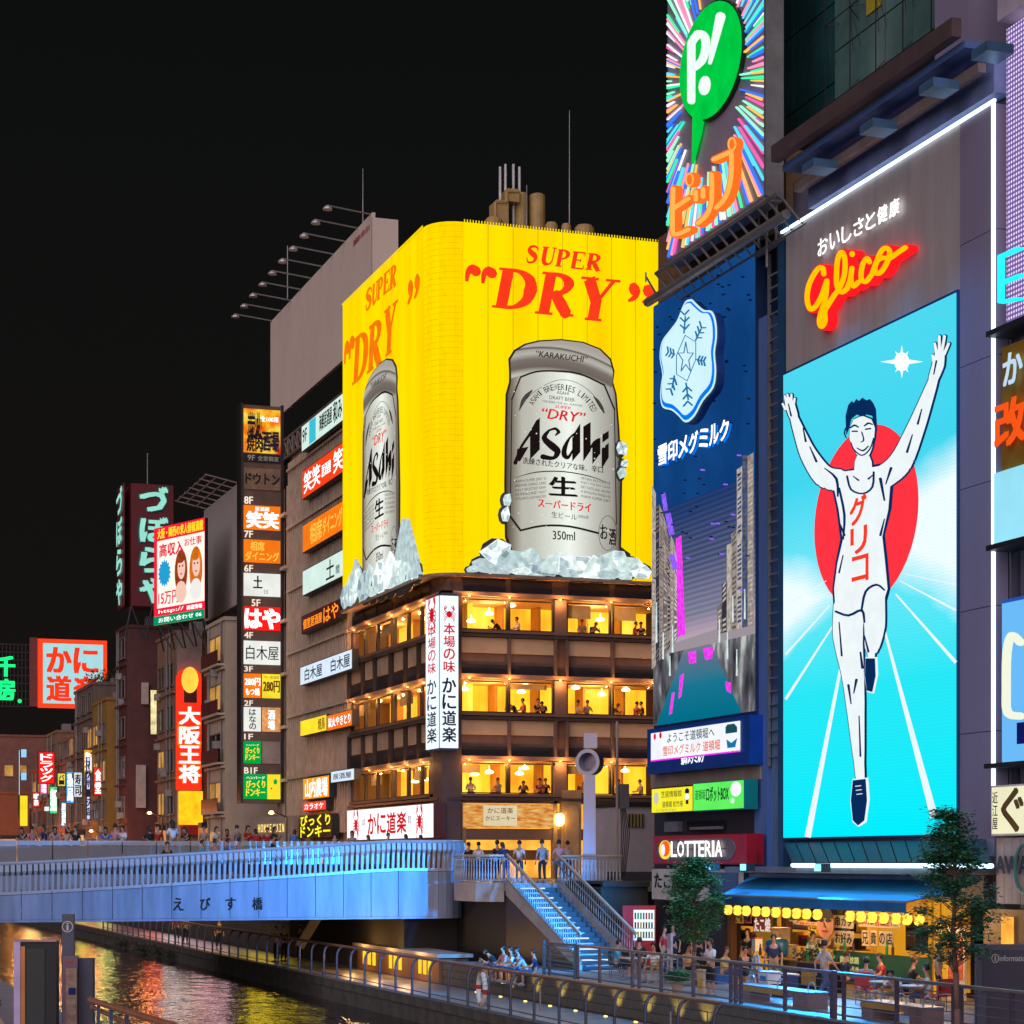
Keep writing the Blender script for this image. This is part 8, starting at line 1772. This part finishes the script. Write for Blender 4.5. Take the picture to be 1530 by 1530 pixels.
POSE = {
 'stand': P_(),
 'walk': P_(kne_l=(.1,-.2,.52), ank_l=(.1,-.24,.1), toe_l=(.1,-.4,.08), kne_r=(-.1,.08,.5), ank_r=(-.1,.34,.2), toe_r=(-.1,.24,.07), elb_l=(.25,.14,1.08), wri_l=(.24,.12,.86), elb_r=(-.25,-.1,1.08), wri_r=(-.23,-.26,.92)),
 'phone': P_(long=1, elb_l=(.24,-.08,1.06), wri_l=(.1,-.27,1.2), elb_r=(-.24,-.06,1.06), wri_r=(-.08,-.27,1.2), head=(0,-.04,1.57), hem=.3),
 'raise': P_(elb_r=(-.34,-.1,1.5), wri_r=(-.4,-.22,1.74)),
 'lean': P_(chest=(0,-.1,1.22), neck=(0,-.18,1.38), head=(0,-.24,1.5), elb_l=(.26,-.3,1.08), wri_l=(.1,-.42,1.05), elb_r=(-.26,-.3,1.08), wri_r=(-.1,-.42,1.05), long=1),
 'sit': P_(pelvis=(0,0,.5), chest=(0,-.03,.83), neck=(0,-.05,1.02), head=(0,-.08,1.15), kne_l=(.13,-.45,.5), ank_l=(.13,-.42,.1), toe_l=(.14,-.57,.05), kne_r=(-.13,-.45,.5), ank_r=(-.13,-.42,.1), toe_r=(-.14,-.57,.05), elb_l=(.24,-.14,.68), wri_l=(.14,-.36,.64), elb_r=(-.24,-.14,.68), wri_r=(-.12,-.36,.64), hem=.35),
 'bend': P_(pelvis=(0,0,.5), chest=(0,-.2,.78), neck=(0,-.33,.92), head=(0,-.42,1.0), kne_l=(.16,-.45,.5), ank_l=(.16,-.42,.1), toe_l=(.17,-.57,.05), kne_r=(-.16,-.45,.5), ank_r=(-.16,-.42,.1), toe_r=(-.17,-.57,.05), elb_l=(.26,-.42,.6), wri_l=(.1,-.56,.72), elb_r=(-.26,-.42,.6), wri_r=(-.12,-.56,.66), hem=.3),
}
PROTO = {}
def person(px, Y, zf, pose, ang, shirt, trou, label, X=None, hair=0, scale=1.0, group=None, at=None):
    p = Vector(at) if at else (onY(px, 1200, Y) if X is None else onX(px, 1200, X)); p.z = zf
    o = bpy.data.objects.new('person', None); C.objects.link(o); o.location = p; o.rotation_euler = (0, 0, radians(ang)); o.scale = (scale,)*3; o.empty_display_size = .2
    setp(o, label, 'person', group)
    if pose not in PROTO: PROTO[pose] = figure(pose, POSE[pose])
    for nm, me, mt in PROTO[pose]:
        c = bpy.data.objects.new(nm, me)
        if not me.materials: me.materials.append(mt or CL_['white'])
        C.objects.link(c); c.parent = o
        m_ = mt
        if nm == 'shirt': m_ = CL_[shirt]
        elif nm == 'trousers': m_ = CL_[trou]
        elif nm == 'hair': m_ = HAIRM[hair]
        c.material_slots[0].link = 'OBJECT'; c.material_slots[0].material = m_
    return o
# crowd on the main deck behind the parapet (heads and shoulders show)
rr = random.Random(8)
crowd = [(36,91.2,'black','dark haired person in black at the left end of the crowd behind the bridge parapet'),(48,93,'pink','person in pink looking over the bridge parapet near the left end'),(66,91.5,'navy','person in navy top third from the left behind the bridge parapet'),(82,91.4,'pink','person in pink top leaning at the bridge parapet beside the one with raised hand'),(113,91.3,'black','person in black raising one hand behind the bridge parapet'),(100,94,'beige','person in beige in the second row behind the one with raised hand'),(158,91.4,'blue','long haired person in blue behind the middle of the bridge parapet'),(172,92.5,'pink','person in pink between two people in blue and white on the bridge'),(184,91.3,'white','person in white and blue behind the bridge parapet'),(226,92,'black','person in black low behind the parapet left of the big white shirt'),(236,94,'red','person in red far back left of the big white shirt'),(258,91.0,'white','large man in white shirt standing out above the bridge parapet'),(281,91.6,'black','person in black with bag just right of the white shirted man'),(305,93,'grey','person in grey behind the group of heads near the green sign'),(323,91.4,'white','person in white leaning on the parapet right of the neon column'),(340,92.5,'pink','person in pink behind the parapet below the floor directory'),(354,91.5,'grey','person in grey behind the parapet below the floor directory'),(370,93,'red','person in red shirt left of two more in red on the bridge'),(384,91.8,'red','person in red shirt in the middle of the red group on the bridge'),(399,92.4,'red','person in red top at the right of the red group on the bridge'),(410,94,'black','person in black behind the red group on the bridge'),(438,91.3,'blue','person in bright blue shirt alone near the yellow lettering sign'),
 (500,93,'navy','person in navy at the bridge parapet left of the white crab sign'),(526,92,'grey','person in grey below the left crab of the white sign'),(553,93,'black','person in black below the lettering of the white crab sign'),(580,92,'beige','person in beige below the middle of the white crab sign'),(607,93,'black','person in black below the right crab of the white sign'),(634,92,'grey','person in grey at the right end of the bridge crowd')]
for i, (px, Y, c, lb) in enumerate(crowd):
    person(px, Y, 3.74 if px < 480 else 3.5, 'raise' if 'raising' in lb else ('lean' if i % 3 == 0 else 'stand' if i % 3 == 1 else 'phone'), rr.uniform(-60, 60)+(180 if rr.random() < .35 else 0), c, 'denim', lb, hair=i % 2 if i % 4 == 0 else 0, scale=(1.12 if 'large man' in lb else rr.uniform(.94, 1.03)))
for px, Y, c, pose, ang, lb in ((250,85.5,'black','stand',10,'person in black cap coloured hair facing out from the ramp of the bridge'),(302,86.5,'cyan','walk',80,'person in teal walking along the bridge ramp, first of four'),(321,87,'pink','walk',85,'person in pink walking along the bridge ramp, second of four'),(340,87.5,'blue','walk',80,'person in pale blue walking along the bridge ramp, third of four'),(357,87,'grey','walk',95,'person in grey walking along the bridge ramp, last of four'),(408,88,'black','stand',60,'lone dark figure at the right of the bridge ramp')):
    person(px, Y, deck(onY(px,1200,Y).x)+.02, pose, ang, c, 'denim', lb.replace(' cap coloured hair', ''))
# top of the stairs
for px, Y, c, t, pose, ang, lb in ((743,80.5,'black','black','stand',190,'person in black with back turned at the landing railing'),(756,79.8,'navy','denim','lean',200,'person in navy bending by the landing railing'),(776,81,'white','denim','stand',150,'person in white shirt behind the landing screen'),(810,77.6,'grey','black','stand',185,'man in grey shirt and black trousers standing at the top of the stairs'),(835,78.4,'pink','denim','walk',160,'person in pink walking behind the right stair rail'),(848,82,'beige','denim','stand',170,'person in beige by the glowing shop beside the wall lantern'),(715,88,'white','denim','stand',150,'person in white standing left of the shop counter'),(700,90,'black','denim','stand',120,'dark figure at the left corner of the shopfront')):
    person(px, Y, 3.0 if Y > 77.7 else 3.0, pose, ang, c, t, lb)
# people under the bridge
for px, Y, c, pose, ang, lb in ((264,122,'red','walk',170,'person in red walking on the far lower walkway under the bridge'),(277,120,'yellow','stand',150,'person in yellow under the bridge beside the one in red'),(327,112,'black','stand',10,'dark figure standing on the walkway under the bridge'),(413,97,'beige','raise',-60,'person in beige taking a picture at the walkway railing under the bridge'),(424,97.5,'black','stand',20,'person in black behind the one taking a picture'),(448,98,'navy','stand',120,'person in navy by the pale stair stringer under the bridge')):
    p = onY(px, 1400, Y); person(px, Y, ZL, pose, ang, c, 'black', lb, at=(min(max(p.x, XC+.7), XE-.4), Y, ZL))
# group seated on the edge of the upper deck
for i, (px, c, pose, ang, lb) in enumerate(((742,'black','bend',-95,'crouching person in black at the left of the group on the deck edge'),(754,'pink','sit',-80,'person in pink sitting on the deck edge, second from the left of the group'),(766,'white','sit',-95,'person in white sitting in the middle of the group on the deck edge'),(776,'blue','sit',-85,'person in blue sitting on the deck edge right of the one in white'),(787,'beige','bend',-100,'person in beige leaning forward on the deck edge'),(800,'navy','sit',-110,'person in navy at the right end of the group on the deck edge'))):
    person(px, 0, -.42, pose, ang, c, 'denim', lb, X=XE+.22)
# diners on the deck
for px, X, c, t, pose, ang, lb in ((921,26.3,'cyan','black','sit',60,'man in bright cyan shirt drinking on a chair near the stair foot'),(978,26.6,'white','khaki','sit',-50,'person in white sitting beside the yellow stool'),(1026,27.2,'beige','black','sit',20,'person in beige sitting behind the small tree trunk'),(1006,29.4,'black','black','stand',-40,'dark figure standing near the drinks machine'),(1044,30.0,'black','black','stand',-20,'waiter in black standing behind the small tree')):
    person(px, 0, 0, pose, ang, c, t, lb, X=X)
person(1062, 0, 0, 'phone', -75, 'white', 'black', 'woman in long white shirt standing at the deck railing holding up her phone', X=25.4, scale=.98)
for px, X, c, t, pose, ang, lb in ((1117,29.6,'black','black','stand',-60,'man in black clothes and dark hair standing in the open front of the eatery'),(1112,28.0,'black','black','sit',0,'person in black sitting below the standing man in black'),(1293,27.9,'grey','denim','sit',130,'man in grey shirt sitting with his back turned before the green counter'),(1343,27.3,'white','khaki','bend',-60,'man in cream shirt leaning over the low table'),(1388,27.6,'white','denim','sit',-120,'long haired diner in white and yellow reaching over the table')):
    person(px, 0, 0, pose, ang, c, t, lb, X=X)
for px, X, c, t, pose, ang, lb in ((955,27.8,'black','denim','sit',150,'person in black sitting with back turned between the stairs and the drinks machine'),(992,28.0,'red','denim','stand',40,'person in red standing by the drinks machine'),(1082,27.3,'yellow','denim','sit',30,'person in yellow sitting at the left end of the lantern row'),(1196,29.9,'black','black','bend',0,'cook in black bending over the grill cabinet'),(1214,30.3,'white','black','stand',20,'cook in white standing under the face poster'),(1262,29.4,'navy','denim','sit',90,'diner in navy at the green counter left of the grey shirted man'),(1318,29.6,'red','denim','sit',-100,'diner in red sitting at the green counter behind the low table'),(1362,29.3,'black','denim','sit',80,'diner in black at the green counter behind the man in cream shirt'),(1402,29.5,'beige','black','stand',60,'person in beige standing before the orange door'),(1156,28.1,'navy','khaki','stand',-30,'person in navy behind the first bench'),(1232,27.3,'beige','denim','walk',100,'person in beige walking behind the gate post')):
    person(px, 0, 0, pose, ang, c, t, lb, X=X, hair=len(lb) % 2)
person(0, 0, 0, 'walk', 160, 'blue', 'navy', 'person in bright blue jacket cut by the left edge of the picture', at=(4.6, 50.5, 0)); person(0, 0, 0, 'sit', 120, 'beige', 'denim', 'fair haired head of a seated person at the lower left edge', at=(3.95, 41.0, .45), hair=1)
# diners behind the restaurant windows
k = 0
for fl, Y_, pxs in ((0, YK+1.0, (703,745,782,806,815,864,925,958)), (1, YK+1.0, (772,783,803,812,862,877,912,950,960)), (2, YK+1.0, (748,774,870,883,948,958))):
    for px in pxs:
        k += 1; z = zw[fl][0]-.12
        person(px, Y_, z-.32, 'sit' if k % 3 else 'bend', rr.uniform(-110, 110), ('black','white','grey','navy','red','black')[k % 6], 'black', 'diner in %s, %s from the left behind the %s row of restaurant windows' % (('black','white','grey','navy','red','black')[k % 6], ('first','second','third','fourth','fifth','sixth','seventh','eighth','ninth')[pxs.index(px)], ('lower','middle','upper')[fl]), group='diners behind the front windows')
# ================================================================== TREES
def leafy(name, label, base, zc0, zc1, prof, n, seed, leafm, lean=0, clumps=60):
    r = random.Random(seed); t_ = thing(name, label, 'tree', base); bx, by, bz = base
    m = MB(); pts = [Vector((bx, by, bz))]; N = 7
    for i in range(1, N+1): pts.append(Vector((bx+r.uniform(-.05,.05)+lean*i/N, by+r.uniform(-.05,.05), bz+(zc1-.3-bz)*i/N)))
    for i, (a, b) in enumerate(zip(pts, pts[1:])): m.tube(a, b, .075*(1-i/N)+.018, 8, .075*(1-(i+1)/N)+.018)
    m.build('trunk', M('bark', (.22,.13,.10), .85, bump=.5, scale=5), t_, smooth=True)
    br_ = MB(); cl = []
    for k in range(clumps):
        h = r.random()**.8; z = zc0+(zc1-zc0)*h; rad = prof(h)*math.sqrt(r.random())*1.0; a = r.random()*2*pi
        c = Vector((bx+lean*(z-bz)/(zc1-bz)+rad*cos(a), by+rad*sin(a), z)); cl.append((c, r.uniform(.14, .3)))
        f = min(1, max(0, (z-.35-bz)/(zc1-.3-bz))); q = pts[min(int(f*N), N-1)].lerp(pts[min(int(f*N)+1, N)], f*N-int(f*N)); br_.tube(q, c, .016, 4, .005)
    br_.build('branches', MATS['bark'], t_, kind='stuff')
    lv = MB()
    for c, s in cl:
        for j in range(n//clumps):
            d = Vector((r.gauss(0,1), r.gauss(0,1), r.gauss(0,.45)))*s*.62; p = c+d; an = r.random()*2*pi; L = r.uniform(.06, .115); u = Vector((cos(an), sin(an), r.uniform(-.5,.3))).normalized()*L; v = Vector((-sin(an), cos(an), r.uniform(-.4,.4))).normalized()*L*.38
            lv.add([p, p+u*.5+v, p+u, p+u*.5-v], [(0,1,2,3)])
    lv.build('crown', leafm, t_, kind='stuff')
def _leaf(nm, a, b):
    m, t, o = _new(nm); bs = t.nodes.new('ShaderNodeBsdfPrincipled'); t.links.new(bs.outputs[0], o.inputs[0]); bs.inputs['Roughness'].default_value = .5
    tc = t.nodes.new('ShaderNodeTexCoord'); t.links.new(ramp(t, noise(t, tc.outputs['Object'], 3.5, 3), [(.3, a), (.7, b)]), bs.inputs['Base Color']); return m
p1 = onX(1038, 1400, 27.0); leafy('small_tree', 'small bushy green tree with dense crown beside the burger sign', (p1.x, p1.y, 0), 1.45, 3.95, lambda h: 1.05*(.45+.9*h if h < .5 else 1.35-1.0*h), 19000, 3, _leaf('leaf_blue_green', (.04,.2,.09), (.13,.42,.2)), clumps=130)
p2 = onX(1434, 1400, XE-.35); leafy('slender_tree', 'slender street tree with airy layered crown before the runner screen', (p2.x, p2.y, -.9), 1.75, 4.95, lambda h: 1.0*(.55+1.4*h if h < .3 else 1.27-1.05*h), 13500, 5, _leaf('leaf_dark_green', (.03,.16,.07), (.1,.34,.16)), lean=-.22, clumps=115)
# ================================================================== DECK FURNITURE AND CLUTTER
WDB = M('bench_wood_violet', (.30,.2,.2), .6, streak=True, var=.25); WDO = M('bench_edge_amber', (.5,.28,.06), .5)
def bench(px0, px1, X, label):
    y1 = onX(px0, 1490, X).y; y0 = onX(px1, 1490, X).y; t_ = thing('bench', label, 'bench', (X, (y0+y1)/2, 0)); L = y1-y0
    for k, (a, b) in enumerate(((y0, y0+L*.2), (y1-L*.2, y1))):
        for j in range(5): MB().box(X-.3+.0, X+.3, a+(b-a)*j/5+.008, a+(b-a)*(j+1)/5-.008, 0, .42).build('slat', WDB, t_)
    MB().box(X-.3, X+.3, y0+L*.2, y1-L*.2, .3, .38).box(X-.32, X-.3, y0+L*.2, y1-.02, .29, .42).build('seat', WDB, t_); MB().box(X-.33, X-.321, y0+L*.3, y1, .28, .41).build('amber_edge', WDO, t_)
    MB().box(X-.31, X+.31, y0-.01, y1+.01, .421, .45).build('bench_top', M('bench_top_blue', (.3,.34,.42), .35), t_)
    for f in (.08, .5, .92):
        yc = y0+L*f; m = MB(); pts = [(X, yc+.22*cos(q), .45+.24*sin(q)) for q in [pi*i/10 for i in range(11)]]; m.path(pts, .02, 6); m.build('armrest_loop', ALU, t_)
bench(1116, 1222, 25.75, 'long wood bench with three loop armrests before the dark grill clutter')
bench(1303, 1394, 25.65, 'long wood bench with three loop armrests before the seated diners')
def rtable(px, X, label, top='white', r=.35):
    p = onX(px, 1450, X); t_ = thing('cafe_table', label, 'table', (p.x, p.y, 0)); MB().lathe((p.x, p.y, .7), [(r,0),(r,.03)], 16).build('table_top', CL_[top], t_); MB().tube((p.x,p.y,0),(p.x,p.y,.7),.03).lathe((p.x,p.y,0),[(.2,0),(.18,.03)],10).build('pedestal', STEEL, t_)
    MB().lathe((p.x+.1, p.y, .73), [(.035,0),(.04,.13)], 8).build('glass_cup', M('amber_drink', (.5,.25,.03), .2), t_)
rtable(950, 26.5, 'small round white table between the cyan shirted man and the person in white'); rtable(1000, 27.2, 'small round table behind the potted plant', 'grey'); rtable(1318, 27.4, 'low round table in front of the grey shirted man', 'beige'); rtable(1366, 27.3, 'round table between the two diners in white', 'white')
def chair(px, X, ang, col, label):
    p = onX(px, 1450, X); t_ = thing('terrace_chair', label, 'chair', (p.x, p.y, 0)); t_.rotation_euler = (0, 0, radians(ang))
    q = lambda m: m
    MB().box(p.x-.22,p.x+.22,p.y-.22,p.y+.22,.43,.47).build('seat', CL_[col], t_); MB().box(p.x-.22,p.x+.22,p.y+.2,p.y+.24,.5,.88).build('backrest', CL_[col], t_)
    for a in (-1, 1):
        for b in (-1, 1): MB().tube((p.x+a*.2,p.y+b*.2,0),(p.x+a*.2,p.y+b*.2,.43 if b < 0 else .86),.014,5).build('leg', STEEL, t_)
chair(921, 26.3, 60, 'black', 'black chair under the man in the cyan shirt'); chair(978, 26.6, -50, 'yellow', 'yellow chair under the person in white'); chair(1026, 27.2, 20, 'blue', 'blue chair behind the small tree'); chair(1293, 27.9, 130, 'red', 'red chair under the grey shirted man'); chair(1343, 27.3, -60, 'navy', 'navy chair under the man leaning over the table'); chair(1388, 27.6, -120, 'red', 'red chair under the long haired diner'); chair(1410, 28.2, 180, 'red', 'empty red chair right of the diners'); chair(938, 27.4, 120, 'black', 'empty black chair behind the cyan shirted man')
def crate(name, label, cat, px, X, w_, d_, h_, mat, z=0, lid=None, extra=None):
    p = onX(px, 1450, X); t_ = thing(name, label, cat, (p.x, p.y, z)); MB().box(p.x-d_/2,p.x+d_/2,p.y-w_/2,p.y+w_/2,z,z+h_).build('body', mat, t_)
    MB().box(p.x-d_/2-.02,p.x+d_/2+.02,p.y-w_/2-.02,p.y+w_/2+.02,z+h_,z+h_+.04).build('lid', lid or mat, t_); 
    if extra: MB().box(p.x-d_/2-.012,p.x-d_/2,p.y-w_*.3,p.y+w_*.3,z+h_*.25,z+h_*.7).build('label_patch', extra, t_)
    return t_
CB_ = M('cardboard', (.42,.27,.15), .8)
crate('menu_board', 'cream standing menu board at the deck railing beside the woman in white', 'board', 1048, 25.2, .42, .06, .72, CRM, extra=YLP)
crate('standing_notice', 'tall pale grey notice stand in front of the drinks machine', 'notice', 1001, 27.6, .3, .08, 1.45, M('notice_lavender', (.42,.38,.48), .5), extra=WHITE)
crate('cooler_box', 'white cooler box on the bench beside the loop armrest', 'box', 1150, 26.3, .6, .4, .3, WHITE, .45, extra=M('cooler_blue', (.05,.2,.45)))
crate('storage_bin', 'dark blue bin with beige top behind the first bench', 'bin', 1173, 27.3, .7, .5, .62, CL_['navy'], 0, CRM)
crate('cardboard_box', 'pink-brown cardboard box stacked high in the eatery front', 'box', 1167, 29.8, .45, .4, .5, CB_, 1.25)
crate('cardboard_box', 'larger lower cardboard box under the stacked one', 'box', 1172, 29.6, .8, .5, .45, CB_, .8)
crate('wooden_crate', 'low dark wood crate under the cardboard boxes', 'crate', 1170, 29.3, .9, .6, .78, M('dark_crate', (.08,.045,.02)), 0, extra=YLP)
crate('grill_cabinet', 'black grill cabinet with amber panel left of the face poster', 'cabinet', 1224, 29.2, 1.5, .7, .85, BLACK, 0, M('worn_wood', (.3,.12,.05)), WDO)
crate('beer_crate', 'yellow beer crate at the foot of the amber front', 'crate', 1086, 29.0, .45, .4, .35, M('crate_yellow', (.7,.42,.02)), 0); crate('beer_crate', 'red beer crate beside the bottle stand', 'crate', 1139, 29.0, .45, .4, .35, M('crate_red', (.5,.03,.02)), 0)
crate('blue_tub', 'blue plastic tub under the left lanterns', 'tub', 1077, 28.2, .6, .5, .5, M('tub_blue', (.02,.12,.4), .4), 0)
crate('gas_heater', 'white box with red lid on the eatery counter', 'box', 1131, 29.6, .25, .25, .4, WHITE, 1.0, M('lid_red', (.6,.02,.02)))
p = onX(1161, 1420, 29.0); t_ = thing('blue_drum', 'round dark blue drum with a brown label on the eatery stand', 'drum', (p.x, p.y, .95)); MB().lathe((p.x,p.y,.95),[(.3,0),(.36,.1),(.36,.42),(.3,.52),(.1,.56)],18).build('drum_body', M('drum_blue', (.01,.1,.2), .35), t_, smooth=True); MB().box(p.x-.375,p.x-.36,p.y-.18,p.y+.18,1.12,1.28).build('label_patch', CB_, t_)
MB().box(p.x-.3,p.x+.3,p.y-.5,p.y+.5,.88,.94).build('shelf_plank', M('worn_wood', (.3,.12,.05)), t_)
bt = None
for i, (px, z, c) in enumerate(((1128,.45,'drink_green'),(1142,.45,'drink_green'),(1136,.95,'drink_brown'),(1153,.4,'drink_red'),(1166,.45,'drink_green'),(1200,.9,'drink_brown'),(1207,.9,'drink_green'),(1214,.9,'drink_brown'),(1243,1.12,'drink_brown'),(1252,1.12,'drink_yellow'),(1325,1.12,'drink_green'),(1334,1.12,'drink_brown'),(1275,1.12,'drink_brown'),(1262,1.12,'drink_green'))):
    X_ = 28.9 if px < 1240 else 31.0; p = onX(px, 1440, X_); t_ = thing('bottle', '%s bottle %s, number %s along the eatery front' % (c.split('_')[1], 'on the green counter' if px > 1240 else 'among the grill clutter', ('one','two','three','four','five','six','seven','eight','nine','ten','eleven','twelve','thirteen','fourteen')[i]), 'bottle', (p.x, p.y, z), 'bottles along the eatery front')
    MB().lathe(p+Vector((0,0,z-p.z)), [(.045,0),(.045,.2),(.018,.28),(.018,.36)], 8).build('bottle_glass', MATS[c], t_)
sn = thing('snow_covered_greens', 'heap of dark netting and green produce on the grill cabinet', 'produce', (29.2, onX(1215,1400,29.2).y, .9))
sn['label'] = 'heap of dark leaves and green produce on top of the grill cabinet'; sn.name = 'produce_heap'; OFF['produce_heap'] = Vector(sn.location)
m = MB(); r_ = random.Random(4); m2 = MB()
for k in range(420):
    c = Vector((29.2+r_.gauss(0,.2), sn.location.y+r_.gauss(0,.42), .95+abs(r_.gauss(0,.18)))); d = Vector([r_.uniform(-.1,.1) for _ in range(3)]); e = Vector([r_.uniform(-.1,.1) for _ in range(3)]); (m if k % 9 else m2).add([c, c+d, c+e], [(0,1,2)])
m.build('dark_leaves', M('dark_leaf', (.02,.035,.015), .6), sn, kind='stuff'); m2.build('pale_leaves', M('pale_leaf', (.2,.35,.05), .6), sn, kind='stuff')
p = onX(1012, 1478, 25.1); t_ = thing('potted_plant', 'leafy potted plant in a beige pot on the deck by the railing', 'plant', (p.x, p.y, 0)); MB().lathe((p.x,p.y,0),[(.13,0),(.2,.28),(.22,.32)],14).build('pot', M('pot_beige', (.45,.33,.26), .7), t_)
m = MB(); r_ = random.Random(6)
for k in range(700):
    a = r_.random()*2*pi; rd = r_.random()**.6*.36; c = Vector((p.x+rd*cos(a), p.y+rd*sin(a), .34+r_.random()*.35*(1.2-rd*1.6))); d = Vector((cos(a)*.1, sin(a)*.1, r_.uniform(-.03,.08))); e = Vector((-sin(a)*.03, cos(a)*.03, .01)); m.add([c-e, c+e, c+d], [(0,1,2)])
m.build('leaves', _leaf('leaf_pot', (.03,.16,.07), (.08,.3,.12)), t_, kind='stuff')
tf = onX(1130, 1460, 26.6); t_ = thing('small_conifer', 'small frosty blue potted conifer beside the first bench', 'plant', (tf.x, tf.y, 0)); m = MB()
for k in range(700):
    h = r_.random(); a = r_.random()*2*pi; rd = .3*(1-h)*math.sqrt(r_.random()); c = Vector((tf.x+rd*cos(a), tf.y+rd*sin(a), .25+h*.95)); d = Vector((cos(a)*.09, sin(a)*.09, -.04)); m.add([c, c+d, c+Vector((0,.02,.02))], [(0,1,2)])
m.build('needles', _leaf('leaf_frost', (.08,.2,.2), (.3,.45,.5)), t_, kind='stuff'); MB().lathe((tf.x,tf.y,0),[(.14,0),(.17,.26)],12).build('pot', CL_['navy'], t_)
# bushes at the water under the bridge, pale stair stringer, shrubs
t_ = thing('pale_stringer', 'pale sloping stair stringer lit yellow under the bridge', 'stairs', (24, 92, ZL)); A = onY(447,1415,96); B = onY(474,1371,96); MB().tube(A, B, .28, 4).build('stringer', M('stringer_pale', (.5,.42,.25), .6), t_)
for i, (px, py) in enumerate(((183,1405),(210,1412),(232,1418),(252,1423))):
    p = onX(px, py, XC-.3); t_ = thing('waterside_tuft', 'dark plant tuft hanging at the water line under the bridge, %s from the left' % ('first','second','third','last')[i], 'plant', (p.x, p.y, ZW+.1)); m = MB()
    for k in range(160): c = Vector((p.x+r_.gauss(0,.25), p.y+r_.gauss(0,.7), ZW+.15+abs(r_.gauss(0,.25)))); m.add([c, c+Vector((r_.uniform(-.2,.2), r_.uniform(-.2,.2), r_.uniform(0,.2))), c+Vector((r_.uniform(-.1,.1), .08, .02))], [(0,1,2)])
    m.build('leaves', MATS['dark_leaf'], t_, kind='stuff')
# tangled cables on the quay building above the awning
t_ = thing('cable_bundle', 'tangled black cables above the left end of the blue awning', 'cables', (30.8, 64.5, 4.0)); m = MB()
for k in range(9):
    y = 65.2-k*.22; m.path([(30.75, y+.6*cos(q)*.6, 3.75+.55*sin(q)*(1+.06*k)) for q in [pi*j/8 for j in range(9)]], .022, 5)
m.build('cable', BLACK, t_)

# shelves and goods at the back of the eatery
rx_ = random.Random(17); f_ = FX(33.1)
for j, (x0, x1) in enumerate(((1105,1165),(1180,1240),(1250,1300))):
    t_ = thing('back_shelf', 'loaded wooden shelf on the back wall of the eatery, %s from the left' % ('first','second','third')[j], 'shelf', f_.P((f_.u(x0)+f_.u(x1))/2, .6, .3)); a, b = f_.u(x0), f_.u(x1)
    for z in (1.0, 1.55, 2.1): MB().fb(f_, a, b, z, z+.04, 0, .4).build('shelf_plank', MATS['worn_wood'], t_)
    for z in (1.04, 1.59, 2.14):
        u_ = a+.08
        while u_ < b-.3:
            w_ = rx_.uniform(.12, .34); h_ = rx_.uniform(.15, .42); MB().fb(f_, u_, u_+w_, z, z+h_, .05, .32).build('goods_box', rx_.choice([CRM, CB_, YLP, WHITE, BLACK, CL_['red'], CL_['green'], CL_['navy']]), t_); u_ += w_+rx_.uniform(.03, .12)
for j, (px, z, c, tt) in enumerate(((1100,2.25,'yellow','ビール'),(1112,2.25,'red','特価'),(1180,2.3,'cream','枝豆'),(1196,2.3,'yellow','唐揚'),(1346,2.2,'cream','焼鳥'),(1400,1.9,'yellow','入口'))):
    notice(px, px+11, HOR-(z-CAMZ+.0)*FOC/61-9, HOR-(z-CAMZ)*FOC/61+9, tt, YLP if c == 'yellow' else CRM if c == 'cream' else MATS['red_poster'], INK, 'small %s paper slip under the lantern row, %s from the left' % (c, ('first','second','third','fourth','fifth','sixth')[j]), X=31.0, name='paper_slip')
